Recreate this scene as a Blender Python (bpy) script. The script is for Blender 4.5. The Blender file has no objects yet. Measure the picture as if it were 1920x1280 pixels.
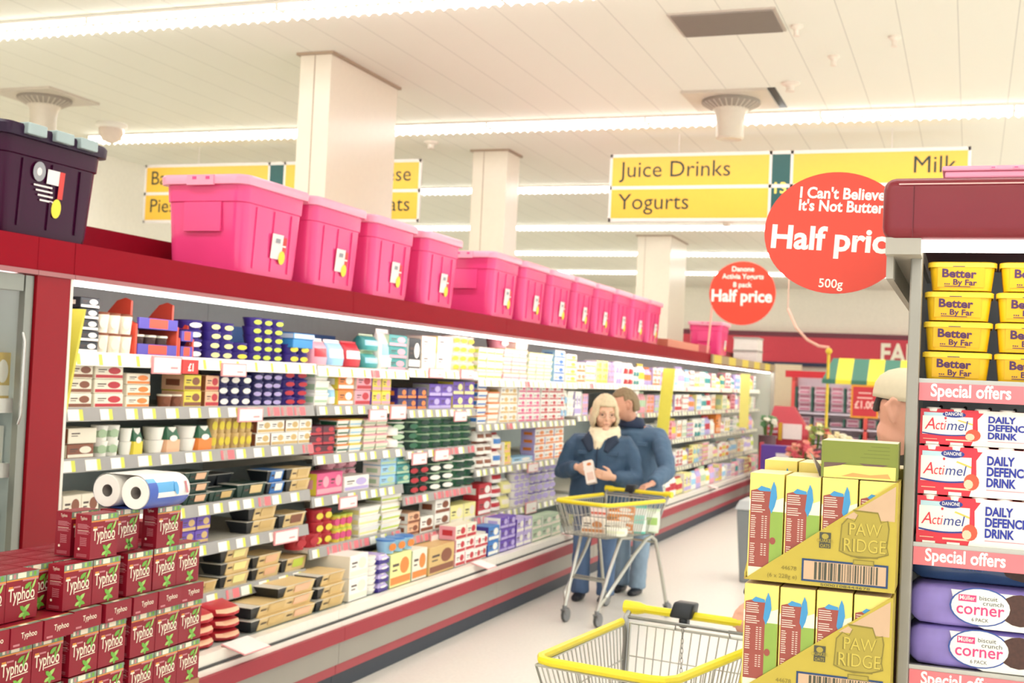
import bpy, bmesh, math, random
from mathutils import Matrix, Vector, Quaternion

# ------------------------------------------------------------------ camera, world, exposure
# Everything below is laid out in survey units; UNIT turns them into metres at the very end.
UNIT = 1.1
SC = bpy.context.scene
COL = SC.collection
cam_data = bpy.data.cameras.new('camera')
cam = bpy.data.objects.new('camera', cam_data)
COL.objects.link(cam)
cam_data.sensor_width = 36.0
cam_data.lens = 43.125
cam_data.clip_start = 0.05
cam_data.clip_end = 120
ROT = ((0.935697, -0.031840, 0.351364), (0.349892, -0.043940, -0.935759), (0.045233, 0.998527, -0.029974))
cam.matrix_world = Matrix.Translation((0, 0, 1.65 * UNIT)) @ Matrix(ROT).to_4x4()
cam_data.dof.use_dof = True
cam_data.dof.focus_distance = 2.75
cam_data.dof.aperture_fstop = 6.8
SC.camera = cam
SC.view_settings.view_transform = 'Standard'
SC.view_settings.look = 'None'
SC.view_settings.gamma = 1.0
SC.view_settings.use_curve_mapping = False
SC.view_settings.exposure = 0.6
world = bpy.data.worlds.new('store_air')
SC.world = world
world.use_nodes = True
world.node_tree.nodes['Background'].inputs[0].default_value = (1.0, 1.0, 0.985, 1)
world.node_tree.nodes['Background'].inputs[1].default_value = 1.2
TUBE_POWER = 11.5      # ceiling fluorescent tubes
CASE_POWER = 7.0       # strip lights under the cabinet canopies

random.seed(7)

# ------------------------------------------------------------------ materials
def lin(h):
    v = [int(h[i:i + 2], 16) / 255 for i in (0, 2, 4)]
    return tuple(c / 12.92 if c <= .04045 else ((c + .055) / 1.055) ** 2.4 for c in v) + (1,)
_M = {}
def mat(h, rough=.5, metal=0.0, spec=.5, var=.05, scale=18, coat=0.0):
    """Painted / printed / moulded surface with a faint procedural unevenness."""
    key = (h, rough, metal, spec, var, scale, coat)
    if key in _M: return _M[key]
    m = bpy.data.materials.new('surface_' + h)
    m.use_nodes = True
    nt = m.node_tree; b = nt.nodes['Principled BSDF']
    b.inputs['Roughness'].default_value = rough
    b.inputs['Metallic'].default_value = metal
    b.inputs['Specular IOR Level'].default_value = spec
    b.inputs['Coat Weight'].default_value = coat
    b.inputs['Base Color'].default_value = lin(h)
    if var:
        tc = nt.nodes.new('ShaderNodeTexCoord'); n = nt.nodes.new('ShaderNodeTexNoise')
        n.inputs['Scale'].default_value = scale; n.inputs['Detail'].default_value = 2
        mr = nt.nodes.new('ShaderNodeMapRange')
        mr.inputs['To Min'].default_value = 1 - var; mr.inputs['To Max'].default_value = 1 + var
        mx = nt.nodes.new('ShaderNodeVectorMath'); mx.operation = 'SCALE'
        mx.inputs[0].default_value = lin(h)[:3]
        nt.links.new(tc.outputs['Object'], n.inputs['Vector'])
        nt.links.new(n.outputs[0], mr.inputs['Value'])
        nt.links.new(mr.outputs[0], mx.inputs['Scale'])
        nt.links.new(mx.outputs[0], b.inputs['Base Color'])
    m.diffuse_color = lin(h)
    _M[key] = m
    return m
def glow(name, rgb, power):
    m = bpy.data.materials.new(name); m.use_nodes = True
    nt = m.node_tree; nt.nodes.remove(nt.nodes['Principled BSDF'])
    e = nt.nodes.new('ShaderNodeEmission'); e.inputs[0].default_value = tuple(rgb) + (1,); e.inputs[1].default_value = power
    nt.links.new(e.outputs[0], nt.nodes['Material Output'].inputs[0])
    return m
def clear(name, tint, alpha, rough=.05):
    """thin clear plastic or glass: mostly see-through, with a glossy face"""
    m = bpy.data.materials.new(name); m.use_nodes = True
    nt = m.node_tree; b = nt.nodes['Principled BSDF']
    b.inputs['Base Color'].default_value = lin(tint); b.inputs['Roughness'].default_value = rough
    t = nt.nodes.new('ShaderNodeBsdfTransparent'); mx = nt.nodes.new('ShaderNodeMixShader')
    mx.inputs[0].default_value = alpha
    nt.links.new(t.outputs[0], mx.inputs[1]); nt.links.new(b.outputs[0], mx.inputs[2])
    nt.links.new(mx.outputs[0], nt.nodes['Material Output'].inputs[0])
    return m
def seams(h, step, width, axis, off, rough=.6, dark=.72, spec=.3):
    """boards running one way with thin dark joints every `step`"""
    m = bpy.data.materials.new('boards_' + h); m.use_nodes = True
    nt = m.node_tree; b = nt.nodes['Principled BSDF']; b.inputs['Roughness'].default_value = rough
    b.inputs['Specular IOR Level'].default_value = spec
    tc = nt.nodes.new('ShaderNodeTexCoord'); sp = nt.nodes.new('ShaderNodeSeparateXYZ')
    nt.links.new(tc.outputs['Object'], sp.inputs[0])
    def mth(op, a, v):
        n = nt.nodes.new('ShaderNodeMath'); n.operation = op
        nt.links.new(a, n.inputs[0]); n.inputs[1].default_value = v
        return n.outputs[0]
    a = mth('SUBTRACT', sp.outputs[axis], off * UNIT)
    a = mth('DIVIDE', a, step * UNIT); a = mth('FLOORED_MODULO', a, 1.0); a = mth('LESS_THAN', a, width / step)
    mx = nt.nodes.new('ShaderNodeMix'); mx.data_type = 'RGBA'
    mx.inputs[6].default_value = lin(h); mx.inputs[7].default_value = tuple(c * dark for c in lin(h)[:3]) + (1,)
    nt.links.new(a, mx.inputs[0]); nt.links.new(mx.outputs[2], b.inputs['Base Color'])
    return m
def stripes(h1, h2, step, axis, rough=.5):
    m = bpy.data.materials.new('stripes_' + h1 + h2); m.use_nodes = True
    nt = m.node_tree; b = nt.nodes['Principled BSDF']; b.inputs['Roughness'].default_value = rough
    tc = nt.nodes.new('ShaderNodeTexCoord'); sp = nt.nodes.new('ShaderNodeSeparateXYZ')
    nt.links.new(tc.outputs['Object'], sp.inputs[0])
    o = sp.outputs[axis]
    for op, v in (('DIVIDE', step * UNIT), ('FLOORED_MODULO', 1.0), ('LESS_THAN', .5)):
        n = nt.nodes.new('ShaderNodeMath'); n.operation = op; nt.links.new(o, n.inputs[0]); n.inputs[1].default_value = v; o = n.outputs[0]
    mx = nt.nodes.new('ShaderNodeMix'); mx.data_type = 'RGBA'
    mx.inputs[6].default_value = lin(h1); mx.inputs[7].default_value = lin(h2)
    nt.links.new(o, mx.inputs[0]); nt.links.new(mx.outputs[2], b.inputs['Base Color'])
    return m

# ------------------------------------------------------------------ mesh builder
_T = {}
def text_geo(s, bold=0.0, shear=0.0):
    key = (s, bold, shear)
    if key not in _T:
        cu = bpy.data.curves.new('lettering', 'FONT'); cu.body = s; cu.size = 1.0; cu.offset = bold; cu.shear = shear
        cu.resolution_u = 3; cu.fill_mode = 'FRONT'
        ob = bpy.data.objects.new('lettering', cu); COL.objects.link(ob)
        me = bpy.data.meshes.new_from_object(ob.evaluated_get(bpy.context.evaluated_depsgraph_get()))
        vs = [(v.co.x, v.co.y) for v in me.vertices]; fs = [tuple(p.vertices) for p in me.polygons]
        bpy.data.objects.remove(ob); bpy.data.curves.remove(cu); bpy.data.meshes.remove(me)
        x0 = min(v[0] for v in vs); x1 = max(v[0] for v in vs)
        _T[key] = ([(a - x0, b) for a, b in vs], fs, x1 - x0)
    return _T[key]

class MB:
    def __init__(s): s.v = []; s.f = []; s.m = []; s.T = None
    def add(s, vs, fs, mi=0):
        o = len(s.v)
        s.v += [tuple(s.T @ Vector(p)) for p in vs] if s.T is not None else [tuple(p) for p in vs]
        for k, f in enumerate(fs):
            s.f.append(tuple(i + o for i in f)); s.m.append(mi[k] if isinstance(mi, (list, tuple)) else mi)
    def hull(s, b, t, mi=0):
        """b, t: four points each, counter-clockwise seen from above; mi may be [bottom, top, s0, s1, s2, s3]"""
        s.add(list(b) + list(t), [(3, 2, 1, 0), (4, 5, 6, 7), (0, 1, 5, 4), (1, 2, 6, 5), (2, 3, 7, 6), (3, 0, 4, 7)], mi)
    def box(s, x0, x1, y0, y1, z0, z1, mi=0):
        q = lambda z: [(x0, y0, z), (x1, y0, z), (x1, y1, z), (x0, y1, z)]
        s.hull(q(z0), q(z1), mi)
    def poly(s, pts, mi=0): s.add(pts, [tuple(range(len(pts)))], mi)
    def lathe(s, prof, n=16, c=(0, 0, 0), mi=0, cap=(True, True), axis=None):
        vs = []; fs = []; ms = []
        for r, z in prof:
            for k in range(n):
                a = 2 * math.pi * k / n
                p = Vector((r * math.cos(a), r * math.sin(a), z))
                if axis is not None: p = axis @ p
                vs.append(p + Vector(c))
        for i in range(len(prof) - 1):
            for k in range(n):
                fs.append((i * n + k, i * n + (k + 1) % n, (i + 1) * n + (k + 1) % n, (i + 1) * n + k))
                ms.append(mi[i] if isinstance(mi, (list, tuple)) else mi)
        if cap[0]: fs.append(tuple(range(n - 1, -1, -1))); ms.append(mi[0] if isinstance(mi, (list, tuple)) else mi)
        if cap[1]: fs.append(tuple((len(prof) - 1) * n + k for k in range(n))); ms.append(mi[-1] if isinstance(mi, (list, tuple)) else mi)
        s.add(vs, fs, ms)
    def loft(s, pts, rad, n=10, mi=0, up=(0, 0, 1), closed=False):
        """rings round a path; rad: number or list of r or (ra, rb); ends domed"""
        pts = [Vector(p) for p in pts]; N = len(pts)
        rs = rad if isinstance(rad, (list, tuple)) else [rad] * N
        rs = [(r, r) if not isinstance(r, (list, tuple)) else r for r in rs]
        vs = []; fs = []
        side = None
        for i in range(N):
            t = (pts[(i + 1) % N] - pts[i - 1]) if closed else (pts[min(i + 1, N - 1)] - pts[max(i - 1, 0)])
            t.normalize()
            if side is None:
                u = Vector(up)
                if abs(u.dot(t)) > .95: u = Vector((0, 1, 0)) if abs(t.y) < .9 else Vector((1, 0, 0))
                side = t.cross(u).normalized()
            side = (side - t * side.dot(t)).normalized()
            o = side.cross(t)
            for k in range(n):
                a = 2 * math.pi * k / n
                vs.append(pts[i] + side * (rs[i][0] * math.cos(a)) + o * (rs[i][1] * math.sin(a)))
        L = N if closed else N - 1
        for i in range(L):
            j = (i + 1) % N
            for k in range(n): fs.append((i * n + k, i * n + (k + 1) % n, j * n + (k + 1) % n, j * n + k))
        if not closed:
            fs.append(tuple(range(n - 1, -1, -1))); fs.append(tuple((N - 1) * n + k for k in range(n)))
        s.add(vs, fs, mi)
    def tube(s, pts, r, n=6, mi=0, closed=False): s.loft(pts, r, n, mi, closed=closed)
    def ball(s, c, r, mi=0, nu=12, nv=8, fn=None):
        rx, ry, rz = r if isinstance(r, (list, tuple)) else (r, r, r)
        vs = [(0, 0, -1)]; fs = []
        for i in range(1, nv):
            b = -math.pi / 2 + math.pi * i / nv
            for k in range(nu):
                a = 2 * math.pi * k / nu
                vs.append((math.cos(b) * math.cos(a), math.cos(b) * math.sin(a), math.sin(b)))
        vs.append((0, 0, 1))
        for k in range(nu):
            fs.append((0, 1 + (k + 1) % nu, 1 + k))
            fs.append((len(vs) - 1, 1 + (nv - 2) * nu + k, 1 + (nv - 2) * nu + (k + 1) % nu))
        for i in range(nv - 2):
            for k in range(nu):
                a = 1 + i * nu + k; b = 1 + i * nu + (k + 1) % nu
                fs.append((a, b, b + nu, a + nu))
        if fn: vs = [fn(Vector(p)) for p in vs]
        s.add([Vector(c) + Vector((p[0] * rx, p[1] * ry, p[2] * rz)) for p in vs], fs, mi)
    def text(s, t, size, o, xd=(1, 0, 0), yd=(0, 0, 1), mi=0, bold=0.0, shear=0.0, xs=1.0, align='l', fit=None):
        """flat lettering; o = baseline start (or middle / end), xd and yd span its plane"""
        vs, fs, w = text_geo(t, bold, shear)
        if fit: xs = fit / (w * size)
        o = Vector(o); xd = Vector(xd).normalized(); yd = Vector(yd).normalized()
        k = {'l': 0, 'c': .5, 'r': 1}[align] * w
        s.add([o + xd * ((a - k) * size * xs) + yd * (b * size) for a, b in vs], fs, mi)
    def rect(s, o, xd, yd, x0, x1, y0, y1, mi=0):
        o = Vector(o); xd = Vector(xd); yd = Vector(yd)
        s.add([o + xd * a + yd * b for a, b in ((x0, y0), (x1, y0), (x1, y1), (x0, y1))], [(0, 1, 2, 3)], mi)
    def oval(s, o, xd, yd, cx, cy, rx, ry, mi=0, n=14):
        o = Vector(o); xd = Vector(xd); yd = Vector(yd)
        s.add([o + xd * (cx + rx * math.cos(2 * math.pi * k / n)) + yd * (cy + ry * math.sin(2 * math.pi * k / n)) for k in range(n)], [tuple(range(n))], mi)
    def shape(s, o, xd, yd, pts, mi=0):
        o = Vector(o); xd = Vector(xd); yd = Vector(yd)
        s.add([o + xd * a + yd * b for a, b in pts], [tuple(range(len(pts)))], mi)
    def mesh(s, name, mats, smooth=35, bevel=0, seg=2):
        me = bpy.data.meshes.new(name)
        me.from_pydata(s.v, [], s.f)
        for m in mats: me.materials.append(m)
        me.polygons.foreach_set('material_index', s.m)
        if bevel:
            bm = bmesh.new(); bm.from_mesh(me)
            es = [e for e in bm.edges if len(e.link_faces) == 2 and e.calc_face_angle(0) > .6]
            bmesh.ops.bevel(bm, geom=es, offset=bevel, segments=seg, affect='EDGES', profile=.5, clamp_overlap=True)
            bm.to_mesh(me); bm.free()
        if smooth:
            me.polygons.foreach_set('use_smooth', [True] * len(me.polygons))
            me.set_sharp_from_angle(angle=math.radians(smooth))
        me.update()
        return me
    def build(s, name, mats, parent=None, loc=None, smooth=35, bevel=0, seg=2):
        if not isinstance(mats, (list, tuple)): mats = [mats]
        return put(name, s.mesh(name, mats, smooth, bevel, seg), parent, loc)
def put(name, me, parent=None, loc=None, rz=0):
    o = bpy.data.objects.new(name, me); COL.objects.link(o)
    if parent is not None: o.parent = parent
    if loc is not None: o.location = loc
    if rz: o.rotation_euler = (0, 0, rz)
    return o
def tag(o, label, cat, group=None, kind=None):
    o['label'] = label; o['category'] = cat
    if group: o['group'] = group
    if kind: o['kind'] = kind
    return o
def thing(name, label, cat, loc=(0, 0, 0), rz=0, group=None):
    return tag(put(name, None, None, loc, rz), label, cat, group)
def struct(o):
    o['kind'] = 'structure'; return o
def dup(o, loc, rz=0, label=None, parent=None, group=None):
    c = o.copy(); COL.objects.link(c); c.parent = parent
    if loc is not None: c.location = loc; c.rotation_euler = (0, 0, rz)
    if label: c['label'] = label
    if group: c['group'] = group
    for ch in list(o.children):
        dup(ch, None, 0, None, c)
    return c
def fused(mb, voxel, smooth=6, fac=.6, lumps=0.0, lump_size=.1):
    """skin overlapping lofts into one continuous surface"""
    me = bpy.data.meshes.new('rough'); me.from_pydata(mb.v, [], mb.f); me.update()
    ob = bpy.data.objects.new('rough', me); COL.objects.link(ob)
    r = ob.modifiers.new('r', 'REMESH'); r.mode = 'VOXEL'; r.voxel_size = voxel; r.use_smooth_shade = True
    if smooth:
        q = ob.modifiers.new('s', 'SMOOTH'); q.iterations = smooth; q.factor = fac
    if lumps:
        tx = bpy.data.textures.new('folds', 'CLOUDS'); tx.noise_scale = lump_size
        d = ob.modifiers.new('d', 'DISPLACE'); d.texture = tx; d.strength = lumps; d.mid_level = .5; d.texture_coords = 'LOCAL'
    dg = bpy.context.evaluated_depsgraph_get(); dg.update()
    out = bpy.data.meshes.new_from_object(ob.evaluated_get(dg))
    bpy.data.objects.remove(ob); bpy.data.meshes.remove(me)
    out.polygons.foreach_set('use_smooth', [True] * len(out.polygons))
    return out
ORD = ['first', 'second', 'third', 'fourth', 'fifth', 'sixth', 'seventh', 'eighth', 'ninth', 'tenth', 'eleventh', 'twelfth',
       'thirteenth', 'fourteenth', 'fifteenth', 'sixteenth', 'seventeenth', 'eighteenth', 'nineteenth', 'twentieth']
STOCK = [
 ('1',1,'box','dark grey dessert carton with a white end panel',['2b3138','2b3138','fbf8f0'],-3.215,3.831,3.947,1,5,1.675,0.042,0.12,1),
 ('1',1,'pot','layered cream and brown glass dessert pot',['f4ecd8','8a5138','f4ecd8'],-3.215,3.96,4.177,3,2,1.675,0.078,0.12,1),
 ('1',1,'pot','dark purple pot with a white swirl label',['3a2a86','3a2a86','fbf8f0'],-3.215,4.552,4.688,1,4,1.675,0.038,0.12,1),
 ('1',1,'pot','dark purple pot with a cream and yellow label',['3a2a86','3a2a86','f6efa0'],-3.215,4.713,4.919,2,4,1.675,0.038,0.12,1),
 ('1',1,'pot','dark purple pot with a bright yellow label',['3a2a86','3a2a86','ecd84a'],-3.215,4.928,5.046,1,2,1.675,0.038,0.12,1),
 ('1',1,'pot','dark purple pot with a pale yellow label',['3a2a86','3a2a86','c9dc54'],-3.215,5.065,5.357,3,5,1.675,0.038,0.12,1),
 ('1',1,'pot','dark violet pot with a yellow drop label',['3a2a86','3a2a86','ecd84a'],-3.215,5.409,5.623,2,2,1.675,0.044,0.12,1),
 ('1',2,'box','cream dessert carton with a dark brown end',['f4ecd8','2b3138','8a5138'],-3.215,3.794,3.933,1,3,1.46,0.056,0.12,1),
 ('1',2,'box','cream dessert carton with a red window',['f4ecd8','f4ecd8','c4303c'],-3.215,3.94,4.121,1,3,1.46,0.056,0.12,1),
 ('1',2,'box','cream dessert carton with an amber window',['f4ecd8','f4ecd8','ef8a3c'],-3.215,4.135,4.294,1,3,1.46,0.046,0.12,1),
 ('1',2,'pot','small clear pot of brown mousse',['8a5138','f4ecd8','8a5138'],-3.215,4.396,4.533,2,1,1.46,0.05,0.12,1),
 ('1',2,'box','yellow pack of round desserts',['ecd84a','f2c09a','8a5138'],-3.215,4.526,4.661,1,2,1.46,0.07,0.12,1),
 ('1',2,'box','peach pack of round desserts',['f2c09a','8a5138','c4303c'],-3.215,4.685,4.794,1,2,1.46,0.07,0.12,1),
 ('1',2,'pot','navy pot with a white swirl label',['2e2c66','2e2c66','fbf8f0'],-3.215,4.803,5.089,3,3,1.46,0.045,0.12,1),
 ('1',2,'pot','indigo pot with a silver swirl label',['2e2c66','2e2c66','c3b4e6'],-3.215,5.108,5.373,3,5,1.46,0.036,0.12,1),
 ('1',2,'pot','purple pot with a red fruit label',['3a2a86','3a2a86','c4303c'],-3.215,5.383,5.628,2,4,1.46,0.04,0.12,1),
 ('1',3,'box','brown truffle carton under a cream carton',['8a5138','f4ecd8','f4ecd8'],-3.215,3.798,3.957,1,1,1.265,0.055,0.12,1),
 ('1',3,'box','cream truffle carton laid on a brown carton',['f4ecd8','8a5138','f4ecd8'],-3.215,3.804,3.976,1,1,1.322,0.06,0.12,1),
 ('1',3,'pot','white yogurt pot with a green band',['fbf8f0','fbf8f0','b9d3b0'],-3.215,3.989,4.133,2,2,1.265,0.058,0.12,1),
 ('1',3,'pack','white four pot pack in a green and yellow sleeve',['fbf8f0','2f6a4c','ecd84a'],-3.215,4.146,4.257,1,1,1.265,0.11,0.12,1),
 ('1',3,'pack','white four pot pack in a green sleeve with red fruit',['fbf8f0','2f6a4c','f2c09a'],-3.215,4.335,4.515,1,1,1.265,0.11,0.12,1),
 ('1',3,'pack','white four pot pack in a green and orange sleeve',['fbf8f0','2f6a4c','ef8a3c'],-3.215,4.562,4.757,1,1,1.265,0.11,0.12,1),
 ('1',3,'pot','tall golden custard pot',['d9b878','d9b878','ecd84a'],-3.215,4.765,5.104,6,2,1.265,0.068,0.12,1),
 ('1',3,'box','white pudding carton with a brown edge',['fbf8f0','8a5138','d9b878'],-3.215,5.123,5.656,4,2,1.265,0.062,0.12,1),
 ('1',4,'box','white carton with brown lettering patch',['f4ecd8','fbf8f0','8a5138'],-3.215,3.795,4.01,2,1,1.025,0.1,0.12,1),
 ('1',4,'sleeve','dark green ready meal with a photo on its sleeve',['1f4038','1f4038','f2c09a'],-3.215,4.564,4.751,1,3,1.025,0.048,0.12,1),
 ('1',4,'sleeve','green ready meal on the shelf edge',['1f4038','1f4038','d9b878'],-3.215,4.759,4.976,1,1,1.025,0.05,0.12,1),
 ('1',4,'tray','empty black meal tray standing in a nest',['1b2026','1b2026','b8b6b0'],-3.315,4.835,5.096,2,2,1.025,0.055,0.12,1),
 ('1',4,'sleeve','deep green ready meal beside black trays',['1f4038','1f4038','e6c98f'],-3.215,4.986,5.24,1,1,1.025,0.066,0.12,1),
 ('1',4,'sleeve','blue and white ready meal',['3f7fc8','1b2026','fbf8f0'],-3.215,5.25,5.411,1,2,1.025,0.058,0.12,1),
 ('1',4,'sleeve','kraft sleeved ready meal',['e6c98f','1b2026','d9b878'],-3.215,5.421,5.669,1,2,1.025,0.058,0.12,1),
 ('1',5,'box','violet ready meal pouch box',['6a4bb5','6a4bb5','d9b878'],-3.215,4.556,4.775,2,2,0.845,0.062,0.12,1),
 ('1',5,'sleeve','kraft sleeved meal in a black tray',['e6c98f','1b2026','d9b878'],-3.215,5.077,5.349,1,2,0.845,0.062,0.12,1),
 ('1',5,'sleeve','single kraft sleeved meal in a black tray',['e6c98f','1b2026','8a5138'],-3.215,5.369,5.645,1,1,0.845,0.068,0.12,1),
 ('1',6,'sleeve','kraft sleeved fish meal at the shelf end',['e6c98f','1b2026','d9b878'],-3.215,4.695,4.864,1,1,0.615,0.052,0.12,1),
 ('1',6,'sleeve','kraft sleeved pie in a black tray',['e6c98f','1b2026','f6efa0'],-3.215,4.873,5.127,1,3,0.615,0.058,0.12,1),
 ('1',6,'sleeve','kraft sleeved lasagne in a black tray',['e6c98f','1b2026','f2c09a'],-3.215,5.136,5.413,1,2,0.615,0.058,0.12,1),
 ('1',6,'sleeve','kraft sleeved bake in a black tray',['e6c98f','1b2026','c9dc54'],-3.215,5.423,5.681,1,1,0.615,0.068,0.12,1),
 ('1','d','bag','glossy red pack of chicken pieces',['c4303c','c4303c','f2c09a'],-3.05,4.459,4.869,2,3,0.425,0.052,0.26,1),
 ('1','d','sleeve','wide kraft sleeved meal in the open well',['e6c98f','1b2026','d9b878'],-3.05,4.884,5.252,1,2,0.425,0.06,0.16,1),
 ('1','d','sleeve','kraft sleeved dinner stacked in the well',['e6c98f','1b2026','f2c09a'],-3.05,5.118,5.489,1,3,0.425,0.058,0.16,1),
 ('1','d','sleeve','kraft sleeved supper stacked in the well',['e6c98f','1b2026','d9b878'],-3.05,5.495,5.804,1,3,0.425,0.06,0.16,1),
 ('1','d','sleeve','kraft sleeved meal at the back of the well',['e6c98f','1b2026','e6c98f'],-3.35,5.232,5.75,2,3,0.455,0.055,0.14,1),
 ('2',1,'bag','pink and white snack pouch',['f0a9b8','fbf8f0','c4303c'],-3.215,5.656,5.816,1,1,1.665,0.15,0.12,1),
 ('2',1,'bag','pale blue and white snack pouch',['9fd0ee','fbf8f0','fbf8f0'],-3.215,5.827,6.008,1,1,1.665,0.15,0.12,1),
 ('2',1,'bag','red cheese snack pouch',['c4303c','c4303c','fbf8f0'],-3.215,6.02,6.21,1,1,1.665,0.15,0.12,1),
 ('2',1,'bag','green and blue snack pouch',['3f9a98','b9d3b0','9fd0ee'],-3.215,6.236,6.425,1,2,1.665,0.1,0.12,1),
 ('2',1,'bag','tall white snack pouch',['fbf8f0','fbf8f0','9fd0ee'],-3.215,6.438,6.608,1,1,1.665,0.24,0.12,1),
 ('2',1,'box','green and pink snack carton',['3f9a98','b9d3b0','f0a9b8'],-3.215,6.508,6.771,1,3,1.665,0.07,0.12,1),
 ('2',2,'tub','cream tub with a pale green band',['fbf8f0','fbf8f0','b9d3b0'],-3.215,5.667,5.816,1,3,1.46,0.065,0.12,1),
 ('2',2,'bag','white pouch leaning on cream tubs',['fbf8f0','fbf8f0','9fd0ee'],-3.215,5.827,5.91,1,1,1.46,0.13,0.12,1),
 ('2',2,'box','orange and yellow treat carton',['ef8a3c','ecd84a','fbf8f0'],-3.215,5.922,6.107,1,2,1.46,0.085,0.12,1),
 ('2',2,'box','pale pink treat carton',['f0a9b8','fbf8f0','c4303c'],-3.215,6.12,6.315,1,2,1.46,0.085,0.12,1),
 ('2',2,'box','small yellow and purple dessert carton',['ecd84a','6a4bb5','f0a9b8'],-3.215,6.329,6.564,2,2,1.46,0.08,0.12,1),
 ('2',3,'box','maroon jelly carton',['5d1630','5d1630','c4303c'],-3.215,5.634,5.91,2,3,1.2,0.05,0.12,1),
 ('2',3,'tub','white rice tub with a green and orange band',['fbf8f0','ef8a3c','2f6a4c'],-3.215,5.934,6.069,1,4,1.2,0.045,0.12,1),
 ('2',3,'tub','white rice tub with a yellow and blue band',['fbf8f0','ecd84a','9fd0ee'],-3.215,6.081,6.235,1,4,1.2,0.045,0.12,1),
 ('2',3,'tub','cream rice tub with a pink fruit band',['f4ecd8','f0a9b8','b9d3b0'],-3.215,6.261,6.563,2,4,1.2,0.045,0.12,1),
 ('2',3,'bag','white crinkled pouch',['fbf8f0','f2c09a','fbf8f0'],-3.215,6.592,6.738,1,2,1.2,0.07,0.12,1),
 ('2',4,'box','pink and yellow yogurt carton',['e0558a','ecd84a','f0a9b8'],-3.215,5.733,6.03,2,1,0.98,0.12,0.12,1),
 ('2',4,'box','low white yogurt multipack',['fbf8f0','fbf8f0','c3b4e6'],-3.215,6.042,6.352,1,1,0.98,0.085,0.12,1),
 ('2',4,'pot','grey pink pot at the back of the shelf',['f0a9b8','b8b6b0','f0a9b8'],-3.335,6.067,6.448,3,3,0.98,0.052,0.12,1),
 ('2',4,'box','blue and white yogurt carton with green hills',['9fd0ee','fbf8f0','b9d3b0'],-3.215,6.476,6.691,1,3,0.98,0.062,0.12,1),
 ('2',4,'box','green and blue yogurt carton',['3f9a98','9fd0ee','b9d3b0'],-3.215,6.705,6.887,1,3,0.98,0.058,0.12,1),
 ('2',5,'pot','squat red jelly pot at the shelf corner',['c4303c','c4303c','c4303c'],-3.215,5.572,5.831,2,1,0.71,0.07,0.12,1),
 ('2',5,'pot','red jelly pot stacked three high',['c4303c','c4303c','ecd84a'],-3.215,5.762,5.962,2,3,0.71,0.06,0.12,1),
 ('2',5,'pot','yellow and green jelly pot',['ecd84a','c9dc54','e0558a'],-3.215,5.974,6.187,3,2,0.71,0.07,0.12,1),
 ('2',5,'tub','white dairy tub with a yellow flower band',['fbf8f0','fbf8f0','f6efa0'],-3.215,6.239,6.51,1,3,0.71,0.055,0.12,1),
 ('2',5,'tub','white dairy tub with a pale green band',['fbf8f0','f4ecd8','c9dc54'],-3.215,6.524,6.801,1,4,0.71,0.055,0.12,1),
 ('2','d','box','white open display carton with holes',['fbf8f0','f4ecd8','f4ecd8'],-3.05,5.84,6.065,1,2,0.425,0.12,0.3,1),
 ('2','d','pack','white and violet four pot yogurt pack',['fbf8f0','c3b4e6','3a2a86'],-3.05,6.074,6.315,1,4,0.425,0.05,0.15,1),
 ('2','d','box','pale green yogurt carton with peaches',['f6efa0','b9d3b0','ef8a3c'],-3.05,6.329,6.617,1,1,0.425,0.19,0.16,1),
 ('2','d','box','cream yogurt carton with an orange fruit',['f4ecd8','b9d3b0','ef8a3c'],-3.05,6.632,6.848,1,1,0.425,0.18,0.16,1),
 ('2','d','pot','blue pot on top of yogurt cartons',['9fd0ee','3f7fc8','ef8a3c'],-3.05,6.315,6.677,3,1,0.62,0.075,0.12,1),
 ('2','d','box','green carton at the back of the well',['b9d3b0','8a5138','f2c09a'],-3.35,5.525,6.062,3,2,0.425,0.1,0.14,1),
 ('3',1,'box','black carton with white spots',['1b2026','fbf8f0','fbf8f0'],-3.215,6.799,6.969,1,1,1.68,0.19,0.12,1),
 ('3',1,'box','tall white carton beside the spotted carton',['fbf8f0','f4ecd8','f4ecd8'],-3.215,6.985,7.197,1,2,1.68,0.105,0.12,1),
 ('3',1,'box','white carton next to yellow pots',['fbf8f0','f6efa0','f4ecd8'],-3.215,7.214,7.456,1,2,1.68,0.11,0.12,1),
 ('3',1,'pot','cream pot with a yellow label',['f4ecd8','fbf8f0','ecd84a'],-3.215,7.492,7.885,3,4,1.68,0.055,0.12,1),
 ('3',2,'box','navy multipack with orange dots',['2e2c66','3a2a86','ef8a3c'],-3.215,6.667,7.084,3,2,1.43,0.065,0.12,1),
 ('3',2,'box','grey purple multipack',['6a4bb5','b8b6b0','c3b4e6'],-3.215,7.117,7.493,2,2,1.43,0.08,0.12,1),
 ('3',2,'box','purple multipack with a yellow top',['6a4bb5','ecd84a','f6efa0'],-3.215,7.511,7.867,2,2,1.43,0.09,0.12,1),
 ('3',3,'pot','clear green pot with a white lid',['2f6a4c','fbf8f0','b9d3b0'],-3.215,6.635,6.859,1,4,1.178,0.055,0.12,1),
 ('3',3,'pot','dark green pot with a pale lid',['1f4038','b9d3b0','2f6a4c'],-3.215,6.875,7.032,1,4,1.178,0.055,0.12,1),
 ('3',3,'pot','green dip pot',['2f6a4c','b9d3b0','1f4038'],-3.215,7.048,7.901,5,5,1.178,0.044,0.12,1),
 ('3',4,'pot','dark green pot with a red label',['1f4038','1f4038','c4303c'],-3.215,6.918,7.208,2,3,0.9,0.055,0.12,1),
 ('3',4,'pot','dark green pot with a pale label',['1f4038','b9d3b0','fbf8f0'],-3.215,7.225,7.629,2,4,0.9,0.055,0.12,1),
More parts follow.
